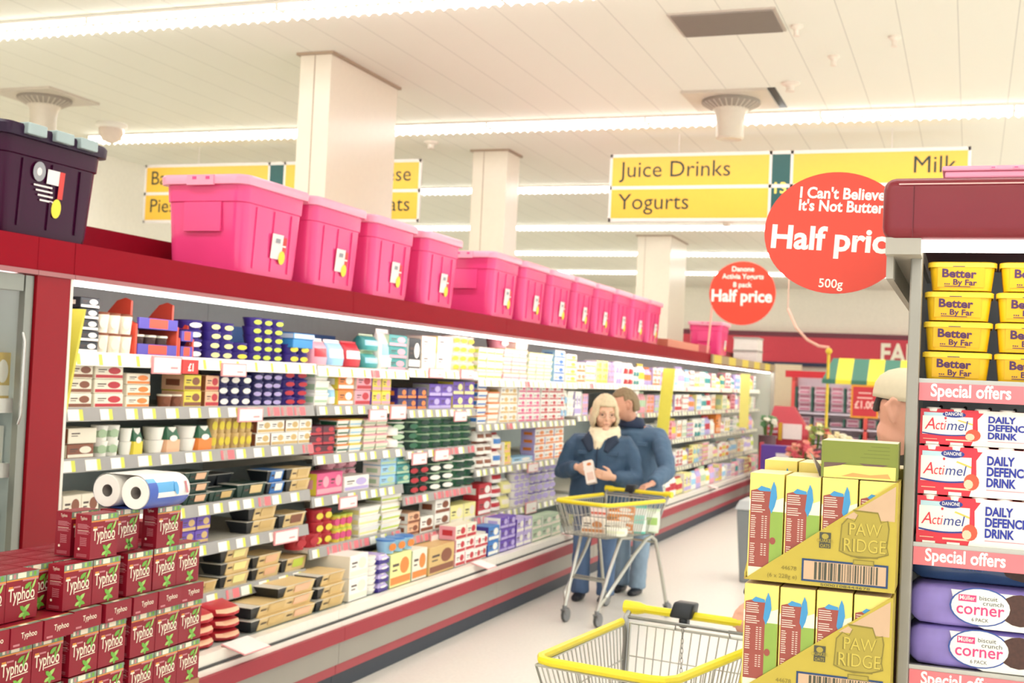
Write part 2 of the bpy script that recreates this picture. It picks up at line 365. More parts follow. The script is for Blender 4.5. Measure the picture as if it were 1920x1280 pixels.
 ('3',4,'pot','bottle green pot with a clear lid',['2f6a4c','fbf8f0','1f4038'],-3.215,7.648,8.014,2,4,0.9,0.055,0.12,1),
 ('3',5,'box','peach carton beside cow pattern cartons',['f2c09a','fbf8f0','8a5138'],-3.215,6.887,7.061,1,2,0.65,0.07,0.12,1),
 ('3',5,'box','white and brown carton',['fbf8f0','8a5138','8a5138'],-3.215,7.077,7.276,1,1,0.65,0.1,0.12,1),
 ('3',5,'box','white carton with a cow pattern',['fbf8f0','fbf8f0','8a5138'],-3.215,7.293,7.538,1,2,0.65,0.095,0.12,1),
 ('3',5,'box','pale yellow cheese carton',['f6efa0','fbf8f0','f4ecd8'],-3.215,7.556,7.993,2,1,0.65,0.13,0.12,1),
 ('3','d','box','open brown cardboard carton with vent holes',['d9b878','d9b878','8a5138'],-3.05,6.85,7.268,1,1,0.425,0.17,0.25,1),
 ('3','d','box','white and red printed dairy carton',['fbf8f0','f0a9b8','c4303c'],-3.05,7.286,7.597,2,2,0.425,0.085,0.12,1),
 ('3','d','box','cream multipack set on a carton',['f4ecd8','f0a9b8','c4303c'],-3.05,7.268,7.616,2,1,0.597,0.09,0.12,1),
 ('4',1,'tub','white tub with a green and red band',['fbf8f0','f4ecd8','c9dc54'],-3.215,7.931,8.409,3,4,1.635,0.055,0.12,1),
 ('4',1,'tub','white tub with a peach band',['fbf8f0','f2c09a','f0a9b8'],-3.215,8.431,8.941,3,4,1.635,0.058,0.12,1),
 ('4',1,'tub','white tub with a pale green band',['fbf8f0','f6efa0','b9d3b0'],-3.215,8.965,9.535,3,4,1.635,0.055,0.12,1),
 ('4',1,'pot','pink tub upturned on the stack',['f0a9b8','f0a9b8','fbf8f0'],-3.215,8.388,8.565,1,1,1.87,0.07,0.12,1),
 ('4',1,'tub','wide cream tub on top of the stack',['f4ecd8','f0a9b8','fbf8f0'],-3.215,8.657,8.941,1,1,1.87,0.06,0.12,1),
 ('4',1,'box','white multipack with blue corners',['fbf8f0','9fd0ee','3f7fc8'],-3.215,9.589,9.873,1,4,1.635,0.065,0.12,1),
 ('4',1,'box','white multipack with yellow corners',['fbf8f0','fbf8f0','ecd84a'],-3.215,9.902,10.202,1,4,1.635,0.06,0.12,1),
 ('4',2,'tub','white tub with an amber and blue band',['fbf8f0','ef8a3c','3f7fc8'],-3.215,7.95,8.132,1,5,1.32,0.058,0.12,1),
 ('4',2,'tub','white tub with an orange band',['fbf8f0','ef8a3c','f2c09a'],-3.215,8.153,8.364,1,3,1.32,0.075,0.12,1),
 ('4',2,'box','white yogurt multipack with a golden band',['fbf8f0','fbf8f0','d9b878'],-3.215,8.386,8.748,2,4,1.32,0.065,0.12,1),
 ('4',2,'box','white yogurt multipack with a plum band',['fbf8f0','fbf8f0','e0558a'],-3.215,8.771,9.265,3,5,1.32,0.055,0.12,1),
 ('4',2,'box','white yogurt multipack with a red band',['fbf8f0','fbf8f0','c4303c'],-3.215,9.291,9.898,3,5,1.32,0.055,0.12,1),
 ('4',3,'bag','white and brown cheese pouch',['fbf8f0','8a5138','8a5138'],-3.215,8.007,8.296,2,3,1.005,0.09,0.12,1),
 ('4',3,'bag','white cheese pouch with a red corner',['fbf8f0','c4303c','3f7fc8'],-3.215,8.318,8.492,1,2,1.005,0.12,0.12,1),
 ('4',3,'box','yellow cheese carton',['ecd84a','fbf8f0','f2c09a'],-3.215,8.514,8.65,1,2,1.005,0.085,0.12,1),
 ('4',3,'box','low pale blue tray of yogurts',['9fd0ee','fbf8f0','fbf8f0'],-3.215,8.696,9.157,1,1,1.005,0.045,0.12,1),
 ('4',3,'box','white multipack with an orange band',['fbf8f0','c3b4e6','ef8a3c'],-3.215,9.183,9.92,3,5,1.005,0.06,0.12,1),
 ('4',4,'box','bright red cheese carton',['c4303c','c4303c','fbf8f0'],-3.215,8.046,8.295,1,2,0.672,0.11,0.12,1),
 ('4',4,'bag','black and white cheese bag',['fbf8f0','1b2026','c4303c'],-3.215,8.316,8.535,1,3,0.672,0.1,0.12,1),
 ('4',4,'bag','pale yellow cheese bag',['f6efa0','fbf8f0','f4ecd8'],-3.215,8.558,8.741,1,2,0.672,0.11,0.12,1),
 ('4',4,'pot','white and lilac yogurt pot',['fbf8f0','c3b4e6','c3b4e6'],-3.215,8.788,9.129,3,5,0.672,0.062,0.12,1),
 ('4',4,'pot','white and violet yogurt pot',['fbf8f0','6a4bb5','c3b4e6'],-3.215,9.155,9.801,4,4,0.672,0.075,0.12,1),
 ('4','d','box','white and pink yogurt box',['fbf8f0','f0a9b8','c4303c'],-3.05,7.596,7.83,2,2,0.425,0.08,0.12,1),
 ('4','d','box','deep blue dessert box',['3f7fc8','3a2a86','fbf8f0'],-3.05,7.85,8.056,1,2,0.425,0.1,0.12,1),
 ('4','d','box','purple and white dessert multipack',['6a4bb5','fbf8f0','c3b4e6'],-3.05,8.077,8.382,2,3,0.425,0.08,0.12,1),
 ('4','d','box','violet dessert multipack',['c3b4e6','6a4bb5','fbf8f0'],-3.05,8.405,8.733,2,2,0.425,0.1,0.12,1),
 ('4','d','box','pale green yogurt multipack',['b9d3b0','fbf8f0','f4ecd8'],-3.05,8.758,9.434,3,2,0.425,0.085,0.12,1),
 ('5',1,'box','white carton with an orange band',['fbf8f0','fbf8f0','ef8a3c'],-3.215,10.21,10.457,2,2,1.64,0.087,0.12,1),
 ('5',1,'tub','white tub with a lime band',['fbf8f0','c3b4e6','c9dc54'],-3.215,10.487,10.788,2,3,1.64,0.064,0.12,1),
 ('5',1,'box','pale yellow carton with a yellow band',['f6efa0','fbf8f0','ecd84a'],-3.215,10.818,11.18,2,2,1.64,0.105,0.12,1),
 ('5',1,'box','lilac carton with a pink band',['c3b4e6','c3b4e6','f0a9b8'],-3.215,11.21,11.426,2,2,1.64,0.102,0.12,1),
 ('5',1,'pack','white multipack with a lilac band',['fbf8f0','fbf8f0','c3b4e6'],-3.215,11.456,11.691,2,2,1.64,0.109,0.12,1),
 ('5',1,'pack','white multipack with a red band',['fbf8f0','fbf8f0','c4303c'],-3.215,11.721,12.085,2,2,1.64,0.106,0.12,1),
 ('5',1,'pack','white multipack with a teal band',['fbf8f0','fbf8f0','3f9a98'],-3.215,12.115,12.338,2,2,1.64,0.089,0.12,1),
 ('5',1,'bottle','white bottle with a yellow cap',['fbf8f0','fbf8f0','ecd84a'],-3.215,12.368,12.605,3,1,1.64,0.221,0.12,1),
 ('5',1,'bottle','lilac bottle with an orange cap',['c3b4e6','f6efa0','ef8a3c'],-3.215,12.635,12.93,3,1,1.64,0.191,0.12,1),
 ('5',1,'box','white carton with an orange band',['fbf8f0','c3b4e6','ef8a3c'],-3.215,12.96,13.279,2,2,1.64,0.096,0.12,1),
 ('5',1,'pack','lilac multipack with a pink band',['c3b4e6','fbf8f0','f0a9b8'],-3.215,13.309,13.56,2,2,1.64,0.103,0.12,1),
 ('5',1,'bottle','white bottle with a pale blue cap',['fbf8f0','f4ecd8','9fd0ee'],-3.215,13.59,13.938,3,1,1.64,0.203,0.12,1),
 ('5',1,'box','white carton with a pale blue band',['fbf8f0','fbf8f0','9fd0ee'],-3.215,13.968,14.158,2,1,1.64,0.186,0.12,1),
 ('5',1,'bottle','white bottle with a lilac cap',['fbf8f0','f6efa0','c3b4e6'],-3.215,14.188,14.58,3,1,1.64,0.236,0.12,1),
 ('5',1,'bottle','cream bottle with a pale blue cap',['f4ecd8','fbf8f0','9fd0ee'],-3.215,14.61,14.82,3,1,1.64,0.207,0.12,1),
 ('5',1,'tub','white tub with a red band',['fbf8f0','fbf8f0','c4303c'],-3.215,14.85,15.067,2,3,1.64,0.067,0.12,1),
 ('5',1,'box','white carton with a yellow band',['fbf8f0','fbf8f0','ecd84a'],-3.215,15.097,15.371,2,1,1.64,0.173,0.12,1),
 ('5',1,'box','white carton with a light green band',['fbf8f0','fbf8f0','b9d3b0'],-3.215,15.401,15.712,2,1,1.64,0.199,0.12,1),
 ('5',1,'bottle','white bottle with a teal cap',['fbf8f0','f6efa0','3f9a98'],-3.215,15.742,16.141,3,1,1.64,0.213,0.12,1),
 ('5',1,'box','white carton with a lime band',['fbf8f0','f0a9b8','c9dc54'],-3.215,16.171,16.448,2,2,1.64,0.096,0.12,1),
 ('5',1,'bag','white pouch with a lime patch',['fbf8f0','fbf8f0','c9dc54'],-3.215,16.478,16.853,2,1,1.64,0.155,0.12,1),
 ('5',1,'bottle','pale yellow bottle with a teal cap',['f6efa0','fbf8f0','3f9a98'],-3.215,16.883,17.117,3,1,1.64,0.195,0.12,1),
 ('5',1,'box','white carton with a red band',['fbf8f0','f0a9b8','c4303c'],-3.215,17.147,17.523,2,2,1.64,0.109,0.12,1),
 ('5',1,'bag','white pouch with a teal patch',['fbf8f0','fbf8f0','3f9a98'],-3.215,17.553,17.877,2,1,1.64,0.172,0.12,1),
 ('5',1,'pack','lilac multipack with a pale blue band',['c3b4e6','fbf8f0','9fd0ee'],-3.215,17.907,18.285,2,2,1.64,0.105,0.12,1),
 ('5',1,'bag','pale yellow pouch with a lilac patch',['f6efa0','c3b4e6','c3b4e6'],-3.215,18.315,18.564,2,1,1.64,0.195,0.12,1),
 ('5',1,'tub','pale yellow tub with a yellow band',['f6efa0','f0a9b8','ecd84a'],-3.215,18.594,18.79,2,3,1.64,0.075,0.12,1),
 ('5',1,'box','white carton with an orange band',['fbf8f0','fbf8f0','ef8a3c'],-3.215,18.82,19.169,2,2,1.64,0.099,0.12,1),
 ('5',1,'bag','pale yellow pouch with a yellow patch',['f6efa0','f6efa0','ecd84a'],-3.215,19.199,19.468,2,1,1.64,0.195,0.12,1),
 ('5',1,'box','white carton with a teal band',['fbf8f0','f0a9b8','3f9a98'],-3.215,19.498,19.69,2,2,1.64,0.107,0.12,1),
 ('5',2,'pack','cream multipack with a pale blue band',['f4ecd8','fbf8f0','9fd0ee'],-3.215,9.76,9.952,2,2,1.35,0.108,0.12,1),
 ('5',2,'tub','white tub with a cream band',['fbf8f0','fbf8f0','f4ecd8'],-3.215,9.982,10.168,2,3,1.35,0.07,0.12,1),
 ('5',2,'box','white carton with a lilac band',['fbf8f0','c3b4e6','c3b4e6'],-3.215,10.198,10.387,2,1,1.35,0.211,0.12,1),
 ('5',2,'box','pink carton with a lilac band',['f0a9b8','fbf8f0','c3b4e6'],-3.215,10.417,10.59,2,2,1.35,0.095,0.12,1),
 ('5',2,'tub','white tub with a pink band',['fbf8f0','fbf8f0','f0a9b8'],-3.215,12.01,12.378,2,3,1.35,0.076,0.12,1),
 ('5',2,'bottle','pink bottle with a light green cap',['f0a9b8','fbf8f0','b9d3b0'],-3.215,12.408,12.701,3,1,1.35,0.222,0.12,1),
 ('5',2,'box','pink carton with an orange band',['f0a9b8','f4ecd8','ef8a3c'],-3.215,12.731,13.051,2,2,1.35,0.094,0.12,1),
 ('5',2,'box','lilac carton with a light green band',['c3b4e6','c3b4e6','b9d3b0'],-3.215,13.081,13.3,2,1,1.35,0.183,0.12,1),
 ('5',2,'box','white carton with a pink band',['fbf8f0','fbf8f0','f0a9b8'],-3.215,13.33,13.666,2,1,1.35,0.194,0.12,1),
 ('5',2,'bag','pale yellow pouch with a teal patch',['f6efa0','fbf8f0','3f9a98'],-3.215,13.696,14.008,2,1,1.35,0.169,0.12,1),
 ('5',2,'box','white carton with a red band',['fbf8f0','c3b4e6','c4303c'],-3.215,14.038,14.435,2,1,1.35,0.197,0.12,1),
 ('5',2,'tub','white tub with a red band',['fbf8f0','fbf8f0','c4303c'],-3.215,14.465,14.817,2,3,1.35,0.066,0.12,1),
 ('5',2,'bottle','lilac bottle with an orange cap',['c3b4e6','f0a9b8','ef8a3c'],-3.215,14.847,15.197,3,1,1.35,0.192,0.12,1),
 ('5',2,'box','white carton with a pale blue band',['fbf8f0','f6efa0','9fd0ee'],-3.215,15.227,15.556,2,1,1.35,0.199,0.12,1),
 ('5',2,'bottle','white bottle with a teal cap',['fbf8f0','f4ecd8','3f9a98'],-3.215,15.586,15.914,3,1,1.35,0.205,0.12,1),
 ('5',2,'bottle','white bottle with a red cap',['fbf8f0','fbf8f0','c4303c'],-3.215,15.944,16.196,3,1,1.35,0.216,0.12,1),
 ('5',2,'box','cream carton with an orange band',['f4ecd8','fbf8f0','ef8a3c'],-3.215,16.226,16.49,2,1,1.35,0.203,0.12,1),
 ('5',2,'box','cream carton with a light green band',['f4ecd8','f6efa0','b9d3b0'],-3.215,16.96,17.307,2,1,1.35,0.201,0.12,1),
 ('5',2,'bag','pale yellow pouch with a cream patch',['f6efa0','f6efa0','f4ecd8'],-3.215,17.337,17.584,2,1,1.35,0.167,0.12,1),
 ('5',2,'box','pink carton with a red band',['f0a9b8','f0a9b8','c4303c'],-3.215,17.614,17.958,2,2,1.35,0.109,0.12,1),
 ('5',2,'bottle','white bottle with a lilac cap',['fbf8f0','f4ecd8','c3b4e6'],-3.215,17.988,18.23,3,1,1.35,0.236,0.12,1),
 ('5',2,'tub','pink tub with a cream band',['f0a9b8','fbf8f0','f4ecd8'],-3.215,18.26,18.593,2,3,1.35,0.062,0.12,1),
 ('5',2,'box','white carton with a pink band',['fbf8f0','fbf8f0','f0a9b8'],-3.215,18.623,18.904,2,2,1.35,0.097,0.12,1),
 ('5',2,'bag','cream pouch with a lime patch',['f4ecd8','fbf8f0','c9dc54'],-3.215,18.934,19.318,2,1,1.35,0.166,0.12,1),
 ('5',2,'box','white carton with a light green band',['fbf8f0','f6efa0','b9d3b0'],-3.215,19.348,19.564,2,2,1.35,0.089,0.12,1),
 ('5',2,'box','white carton with a pink band',['fbf8f0','fbf8f0','f0a9b8'],-3.215,19.594,19.69,2,2,1.35,0.087,0.12,1),
 ('5',2,'box','large orange juice carton case',['ef8a3c','ef8a3c','f2c09a'],-3.215,16.55,16.9,1,1,1.03,0.26,0.2,1),
 ('5',3,'bag','cream pouch with a teal patch',['f4ecd8','f4ecd8','3f9a98'],-3.215,12.81,13.054,2,1,1.03,0.193,0.12,1),
 ('5',3,'bag','white pouch with a light green patch',['fbf8f0','f4ecd8','b9d3b0'],-3.215,13.084,13.281,2,1,1.03,0.176,0.12,1),
 ('5',3,'box','white carton with a light green band',['fbf8f0','fbf8f0','b9d3b0'],-3.215,13.311,13.539,2,2,1.03,0.094,0.12,1),
 ('5',3,'box','pink carton with a red band',['f0a9b8','fbf8f0','c4303c'],-3.215,13.569,13.941,2,2,1.03,0.107,0.12,1),
 ('5',3,'bottle','pink bottle with a yellow cap',['f0a9b8','fbf8f0','ecd84a'],-3.215,13.971,14.189,3,1,1.03,0.235,0.12,1),
 ('5',3,'box','white carton with an orange band',['fbf8f0','fbf8f0','ef8a3c'],-3.215,14.219,14.466,2,1,1.03,0.212,0.12,1),
 ('5',3,'box','white carton with a light green band',['fbf8f0','f4ecd8','b9d3b0'],-3.215,14.496,14.727,2,1,1.03,0.214,0.12,1),
 ('5',3,'tub','lilac tub with an orange band',['c3b4e6','f6efa0','ef8a3c'],-3.215,14.757,15.156,2,3,1.03,0.061,0.12,1),
 ('5',3,'pack','white multipack with a teal band',['fbf8f0','fbf8f0','3f9a98'],-3.215,15.186,15.565,2,2,1.03,0.106,0.12,1),
 ('5',3,'box','white carton with a pale blue band',['fbf8f0','fbf8f0','9fd0ee'],-3.215,15.595,15.831,2,2,1.03,0.107,0.12,1),
 ('5',3,'bottle','lilac bottle with a red cap',['c3b4e6','fbf8f0','c4303c'],-3.215,15.861,16.235,3,1,1.03,0.241,0.12,1),
 ('5',3,'bottle','white bottle with a cream cap',['fbf8f0','f6efa0','f4ecd8'],-3.215,16.265,16.49,3,1,1.03,0.189,0.12,1),
 ('5',3,'bag','white pouch with a pink patch',['fbf8f0','fbf8f0','f0a9b8'],-3.215,17.01,17.206,2,1,1.03,0.156,0.12,1),
 ('5',3,'box','white carton with a yellow band',['fbf8f0','fbf8f0','ecd84a'],-3.215,17.236,17.553,2,1,1.03,0.205,0.12,1),
 ('5',3,'box','white carton with a teal band',['fbf8f0','f0a9b8','3f9a98'],-3.215,17.583,17.842,2,2,1.03,0.086,0.12,1),
 ('5',3,'tub','white tub with a light green band',['fbf8f0','fbf8f0','b9d3b0'],-3.215,17.872,18.161,2,3,1.03,0.073,0.12,1),
 ('5',3,'bag','cream pouch with a lime patch',['f4ecd8','fbf8f0','c9dc54'],-3.215,18.191,18.525,2,1,1.03,0.175,0.12,1),
 ('5',3,'tub','lilac tub with a cream band',['c3b4e6','f0a9b8','f4ecd8'],-3.215,18.555,18.94,2,3,1.03,0.065,0.12,1),
 ('5',3,'pack','white multipack with a yellow band',['fbf8f0','f0a9b8','ecd84a'],-3.215,18.97,19.197,2,2,1.03,0.092,0.12,1),
 ('5',3,'bottle','lilac bottle with a pink cap',['c3b4e6','f4ecd8','f0a9b8'],-3.215,19.227,19.555,3,1,1.03,0.221,0.12,1),
 ('5',3,'bag','pale yellow pouch with a cream patch',['f6efa0','fbf8f0','f4ecd8'],-3.215,19.585,19.69,2,1,1.03,0.182,0.12,1),
 ('5',4,'box','cream carton with a pink band',['f4ecd8','f6efa0','f0a9b8'],-3.215,12.61,12.89,2,1,0.7,0.196,0.12,1),
 ('5',4,'box','white carton with a red band',['fbf8f0','f4ecd8','c4303c'],-3.215,12.92,13.125,2,2,0.7,0.108,0.12,1),
 ('5',4,'box','white carton with an orange band',['fbf8f0','f6efa0','ef8a3c'],-3.215,13.155,13.481,2,1,0.7,0.183,0.12,1),
 ('5',4,'pack','lilac multipack with an orange band',['c3b4e6','f4ecd8','ef8a3c'],-3.215,13.511,13.762,2,2,0.7,0.104,0.12,1),
 ('5',4,'box','white carton with a lilac band',['fbf8f0','fbf8f0','c3b4e6'],-3.215,13.792,14.183,2,1,0.7,0.175,0.12,1),
 ('5',4,'box','white carton with a red band',['fbf8f0','fbf8f0','c4303c'],-3.215,14.213,14.568,2,2,0.7,0.099,0.12,1),
 ('5',4,'bottle','white bottle with a yellow cap',['fbf8f0','f4ecd8','ecd84a'],-3.215,14.598,14.873,3,1,0.7,0.195,0.12,1),
 ('5',4,'box','pale yellow carton with a red band',['f6efa0','c3b4e6','c4303c'],-3.215,14.903,15.148,2,2,0.7,0.095,0.12,1),
 ('5',4,'pack','pale yellow multipack with a pale blue band',['f6efa0','f4ecd8','9fd0ee'],-3.215,15.178,15.514,2,2,0.7,0.11,0.12,1),
 ('5',4,'box','pale yellow carton with a lilac band',['f6efa0','c3b4e6','c3b4e6'],-3.215,15.544,15.728,2,1,0.7,0.217,0.12,1),
 ('5',4,'tub','pink tub with a lime band',['f0a9b8','f4ecd8','c9dc54'],-3.215,15.758,16.145,2,3,0.7,0.077,0.12,1),
 ('5',4,'pack','white multipack with a cream band',['fbf8f0','f4ecd8','f4ecd8'],-3.215,16.175,16.458,2,2,0.7,0.096,0.12,1),
 ('5',4,'bag','pale yellow pouch with a pink patch',['f6efa0','c3b4e6','f0a9b8'],-3.215,16.488,16.84,2,1,0.7,0.166,0.12,1),
 ('5',4,'pack','white multipack with an orange band',['fbf8f0','fbf8f0','ef8a3c'],-3.215,16.87,17.062,2,2,0.7,0.09,0.12,1),
 ('5',4,'pack','white multipack with a yellow band',['fbf8f0','f0a9b8','ecd84a'],-3.215,17.092,17.325,2,2,0.7,0.096,0.12,1),
 ('5',4,'pack','cream multipack with an orange band',['f4ecd8','fbf8f0','ef8a3c'],-3.215,17.355,17.565,2,2,0.7,0.091,0.12,1),
 ('5',4,'bag','cream pouch with a pale blue patch',['f4ecd8','c3b4e6','9fd0ee'],-3.215,17.595,17.844,2,1,0.7,0.165,0.12,1),
 ('5',4,'bottle','cream bottle with a pale blue cap',['f4ecd8','f6efa0','9fd0ee'],-3.215,17.874,18.267,3,1,0.7,0.214,0.12,1),
 ('5',4,'box','cream carton with an orange band',['f4ecd8','f4ecd8','ef8a3c'],-3.215,18.297,18.493,2,1,0.7,0.2,0.12,1),
 ('5',4,'box','white carton with a yellow band',['fbf8f0','f4ecd8','ecd84a'],-3.215,18.523,18.822,2,2,0.7,0.099,0.12,1),
 ('5',4,'bottle','white bottle with a lilac cap',['fbf8f0','f6efa0','c3b4e6'],-3.215,18.852,19.169,3,1,0.7,0.222,0.12,1),
 ('5',4,'bottle','cream bottle with a lilac cap',['f4ecd8','f0a9b8','c3b4e6'],-3.215,19.199,19.496,3,1,0.7,0.189,0.12,1),
 ('5',4,'bottle','white bottle with a lime cap',['fbf8f0','f0a9b8','c9dc54'],-3.215,19.526,19.69,3,1,0.7,0.224,0.12,1),
 ('5','d','box','white carton with a lime band',['fbf8f0','f6efa0','c9dc54'],-3.05,10.01,10.364,2,1,0.425,0.211,0.12,1),
 ('5','d','bottle','white bottle with a yellow cap',['fbf8f0','fbf8f0','ecd84a'],-3.05,10.394,10.59,3,1,0.425,0.24,0.12,1),
 ('5','d','box','cream carton with a lime band',['f4ecd8','fbf8f0','c9dc54'],-3.05,12.61,12.804,2,2,0.425,0.102,0.12,1),
 ('5','d','box','white carton with a light green band',['fbf8f0','c3b4e6','b9d3b0'],-3.05,12.834,13.045,2,1,0.425,0.196,0.12,1),
 ('5','d','bottle','white bottle with a red cap',['fbf8f0','fbf8f0','c4303c'],-3.05,13.075,13.284,3,1,0.425,0.196,0.12,1),
 ('5','d','bottle','white bottle with a red cap',['fbf8f0','c3b4e6','c4303c'],-3.05,13.314,13.614,3,1,0.425,0.24,0.12,1),
 ('5','d','bottle','pale yellow bottle with a red cap',['f6efa0','fbf8f0','c4303c'],-3.05,13.644,13.94,3,1,0.425,0.196,0.12,1),
 ('5','d','box','pale yellow carton with a lilac band',['f6efa0','fbf8f0','c3b4e6'],-3.05,13.97,14.369,2,1,0.425,0.217,0.12,1),
 ('5','d','bottle','white bottle with a pale blue cap',['fbf8f0','f6efa0','9fd0ee'],-3.05,14.399,14.646,3,1,0.425,0.216,0.12,1),
 ('5','d','bottle','lilac bottle with a pink cap',['c3b4e6','f6efa0','f0a9b8'],-3.05,14.676,14.915,3,1,0.425,0.231,0.12,1),
 ('5','d','bottle','cream bottle with a light green cap',['f4ecd8','fbf8f0','b9d3b0'],-3.05,14.945,15.265,3,1,0.425,0.241,0.12,1),
 ('5','d','bottle','white bottle with a yellow cap',['fbf8f0','f4ecd8','ecd84a'],-3.05,15.295,15.483,3,1,0.425,0.199,0.12,1),
 ('5','d','bottle','pink bottle with a lilac cap',['f0a9b8','fbf8f0','c3b4e6'],-3.05,15.513,15.775,3,1,0.425,0.239,0.12,1),
 ('5','d','box','lilac carton with a yellow band',['c3b4e6','fbf8f0','ecd84a'],-3.05,15.805,16.049,2,1,0.425,0.179,0.12,1),
 ('5','d','box','pink carton with a yellow band',['f0a9b8','f6efa0','ecd84a'],-3.05,16.079,16.26,2,1,0.425,0.219,0.12,1),
 ('5','d','bottle','white bottle with a pale blue cap',['fbf8f0','c3b4e6','9fd0ee'],-3.05,16.29,16.582,3,1,0.425,0.192,0.12,1),
 ('5','d','box','lilac carton with a cream band',['c3b4e6','fbf8f0','f4ecd8'],-3.05,16.612,16.918,2,2,0.425,0.095,0.12,1),
 ('5','d','box','white carton with a pink band',['fbf8f0','fbf8f0','f0a9b8'],-3.05,16.948,17.226,2,1,0.425,0.175,0.12,1),
 ('5','d','bottle','pink bottle with a teal cap',['f0a9b8','f0a9b8','3f9a98'],-3.05,17.256,17.537,3,1,0.425,0.224,0.12,1),
 ('5','d','box','lilac carton with a cream band',['c3b4e6','fbf8f0','f4ecd8'],-3.05,17.567,17.944,2,1,0.425,0.206,0.12,1),
 ('5','d','box','pale yellow carton with a red band',['f6efa0','f4ecd8','c4303c'],-3.05,17.974,18.371,2,2,0.425,0.108,0.12,1),
 ('5','d','bottle','pale yellow bottle with a red cap',['f6efa0','f4ecd8','c4303c'],-3.05,18.401,18.608,3,1,0.425,0.23,0.12,1),
 ('5','d','bottle','pink bottle with a light green cap',['f0a9b8','f0a9b8','b9d3b0'],-3.05,18.638,19.011,3,1,0.425,0.216,0.12,1),
 ('5','d','box','pink carton with a teal band',['f0a9b8','fbf8f0','3f9a98'],-3.05,19.041,19.33,2,1,0.425,0.214,0.12,1),
 ('5','d','bottle','lilac bottle with an orange cap',['c3b4e6','fbf8f0','ef8a3c'],-3.05,19.36,19.583,3,1,0.425,0.217,0.12,1),
]
CARDS = [
 ('price_card','pink edged price card below the red display tray',-3.19,4.244,4.445,1.602,1.676),
 ('price_badge','red price badge beside the pink edged card',-3.185,4.439,4.552,1.606,1.667),
 ('price_card','price card under the cream and yellow labelled purple pots',-3.19,4.748,4.948,1.6,1.661),
 ('price_card','price card on the second shelf under navy pots',-3.19,4.901,5.111,1.389,1.455),
 ('price_card','pair of price cards,first,second shelf below treat cartons',-3.19,6.229,6.452,1.372,1.438),
 ('price_card','pair of price cards,second,nearest the navy multipacks',-3.19,6.499,6.709,1.377,1.458),
 ('price_card','price card under the grey purple multipacks',-3.19,7.455,7.665,1.348,1.417),
 ('price_card','price card under the white cartons on the top shelf',-3.19,7.024,7.24,1.63,1.692),
 ('price_card','price card under the cream pots on the top shelf',-3.19,7.53,7.754,1.631,1.697),
 ('price_card','left price card of two below the green dip pots',-3.19,6.832,7.044,1.091,1.165),
 ('price_card','right price card of two below the green dip pots',-3.19,7.165,7.387,1.101,1.172),
 ('price_card','price card hanging under the white yogurt multipack',-3.19,5.926,6.131,0.897,0.962),
 ('price_card','price card beside the red jelly pots',-3.19,5.275,5.502,0.776,0.844),
 ('price_card','price card on the fifth shelf under the cow cartons',-3.19,7.16,7.399,0.567,0.633),
 ('price_card','price card below the low blue tray of yogurts',-3.19,8.944,9.182,0.927,0.996),
 ('price_card','price card under the lilac yogurt pots',-3.19,8.935,9.185,0.607,0.697),
 ('price_card','price card above the purple dessert multipacks',-3.19,8.056,8.285,0.594,0.668),
]
# ------------------------------------------------------------------ setting
CEIL = 4.0
b = MB(); b.box(-9.4, 8, -6, 28.7, -.05, 0)
m_floor = mat('efebe2', .3, var=.09, scale=45)
floor = struct(b.build('floor', m_floor, smooth=0))
b = MB(); b.box(-9.4, 8, -6, 28.7, CEIL, CEIL + .05)
m_ceil = seams('eeecdf', .3465, .006, 0, -.844, .8, spec=.08)
struct(b.build('ceiling', m_ceil, smooth=0))
m_wall = mat('f5efdf', .6)
b = MB(); b.box(-9.5, -9.4, -6, 28.7, 0, CEIL); struct(b.build('wall_left', m_wall, smooth=0))
b = MB(); b.box(-9.4, 8, 28.7, 28.8, 0, CEIL); struct(b.build('wall_back', m_wall, smooth=0))
# steel-cased pillars behind the cabinets, each with a dark shadow-gap collar at the ceiling
m_pil = mat('e4d8c4', .3, spec=.6, var=.03)
m_gap = mat('a8927a', .5)
for x0, x1, y0, y1 in ((-4.757, -4.497, 7.92, 9.03), (-4.917, -4.535, 11.7, 12.06), (-5.0, -4.466, 18.76, 19.9)):
    b = MB(); b.box(x0, x1, y0, y1, 0, CEIL - .02, 0); b.box(x0 - .025, x1 + .025, y0 - .025, y1 + .025, CEIL - .02, CEIL, 1)
    b.box(x0 + .12, x0 + .126, y0 - .003, y0, 0, CEIL - .02, 1)
    struct(b.build('pillar', [m_pil, m_gap], smooth=0))
# painted band round the back of the store
m_red = mat('b3263a', .4, var=.03)
m_mar = mat('6d2034', .4); m_cream = mat('fbf3dc', .4); m_navy = mat('2c3350', .5)
b = MB()
b.box(-6.43, 8, 28.55, 28.7, 2.3, 3.0, 0); b.box(-6.43, 8, 28.53, 28.55, 2.89, 3.0, 1); b.box(-6.43, 8, 28.53, 28.55, 2.22, 2.31, 2)
struct(b.build('trim_1', [mat('d43a4c', .45), m_mar, m_navy], smooth=0))
b = MB(); b.T = Matrix.Translation((-1.91, 28.54, 2.38))
b.text('FAMILY', .60, (0, -.02, 0), mi=0, bold=.03, xs=.8)
tag(b.build('wall_lettering', m_cream), 'cream capital letters spelling a word on the red wall band', 'lettering')
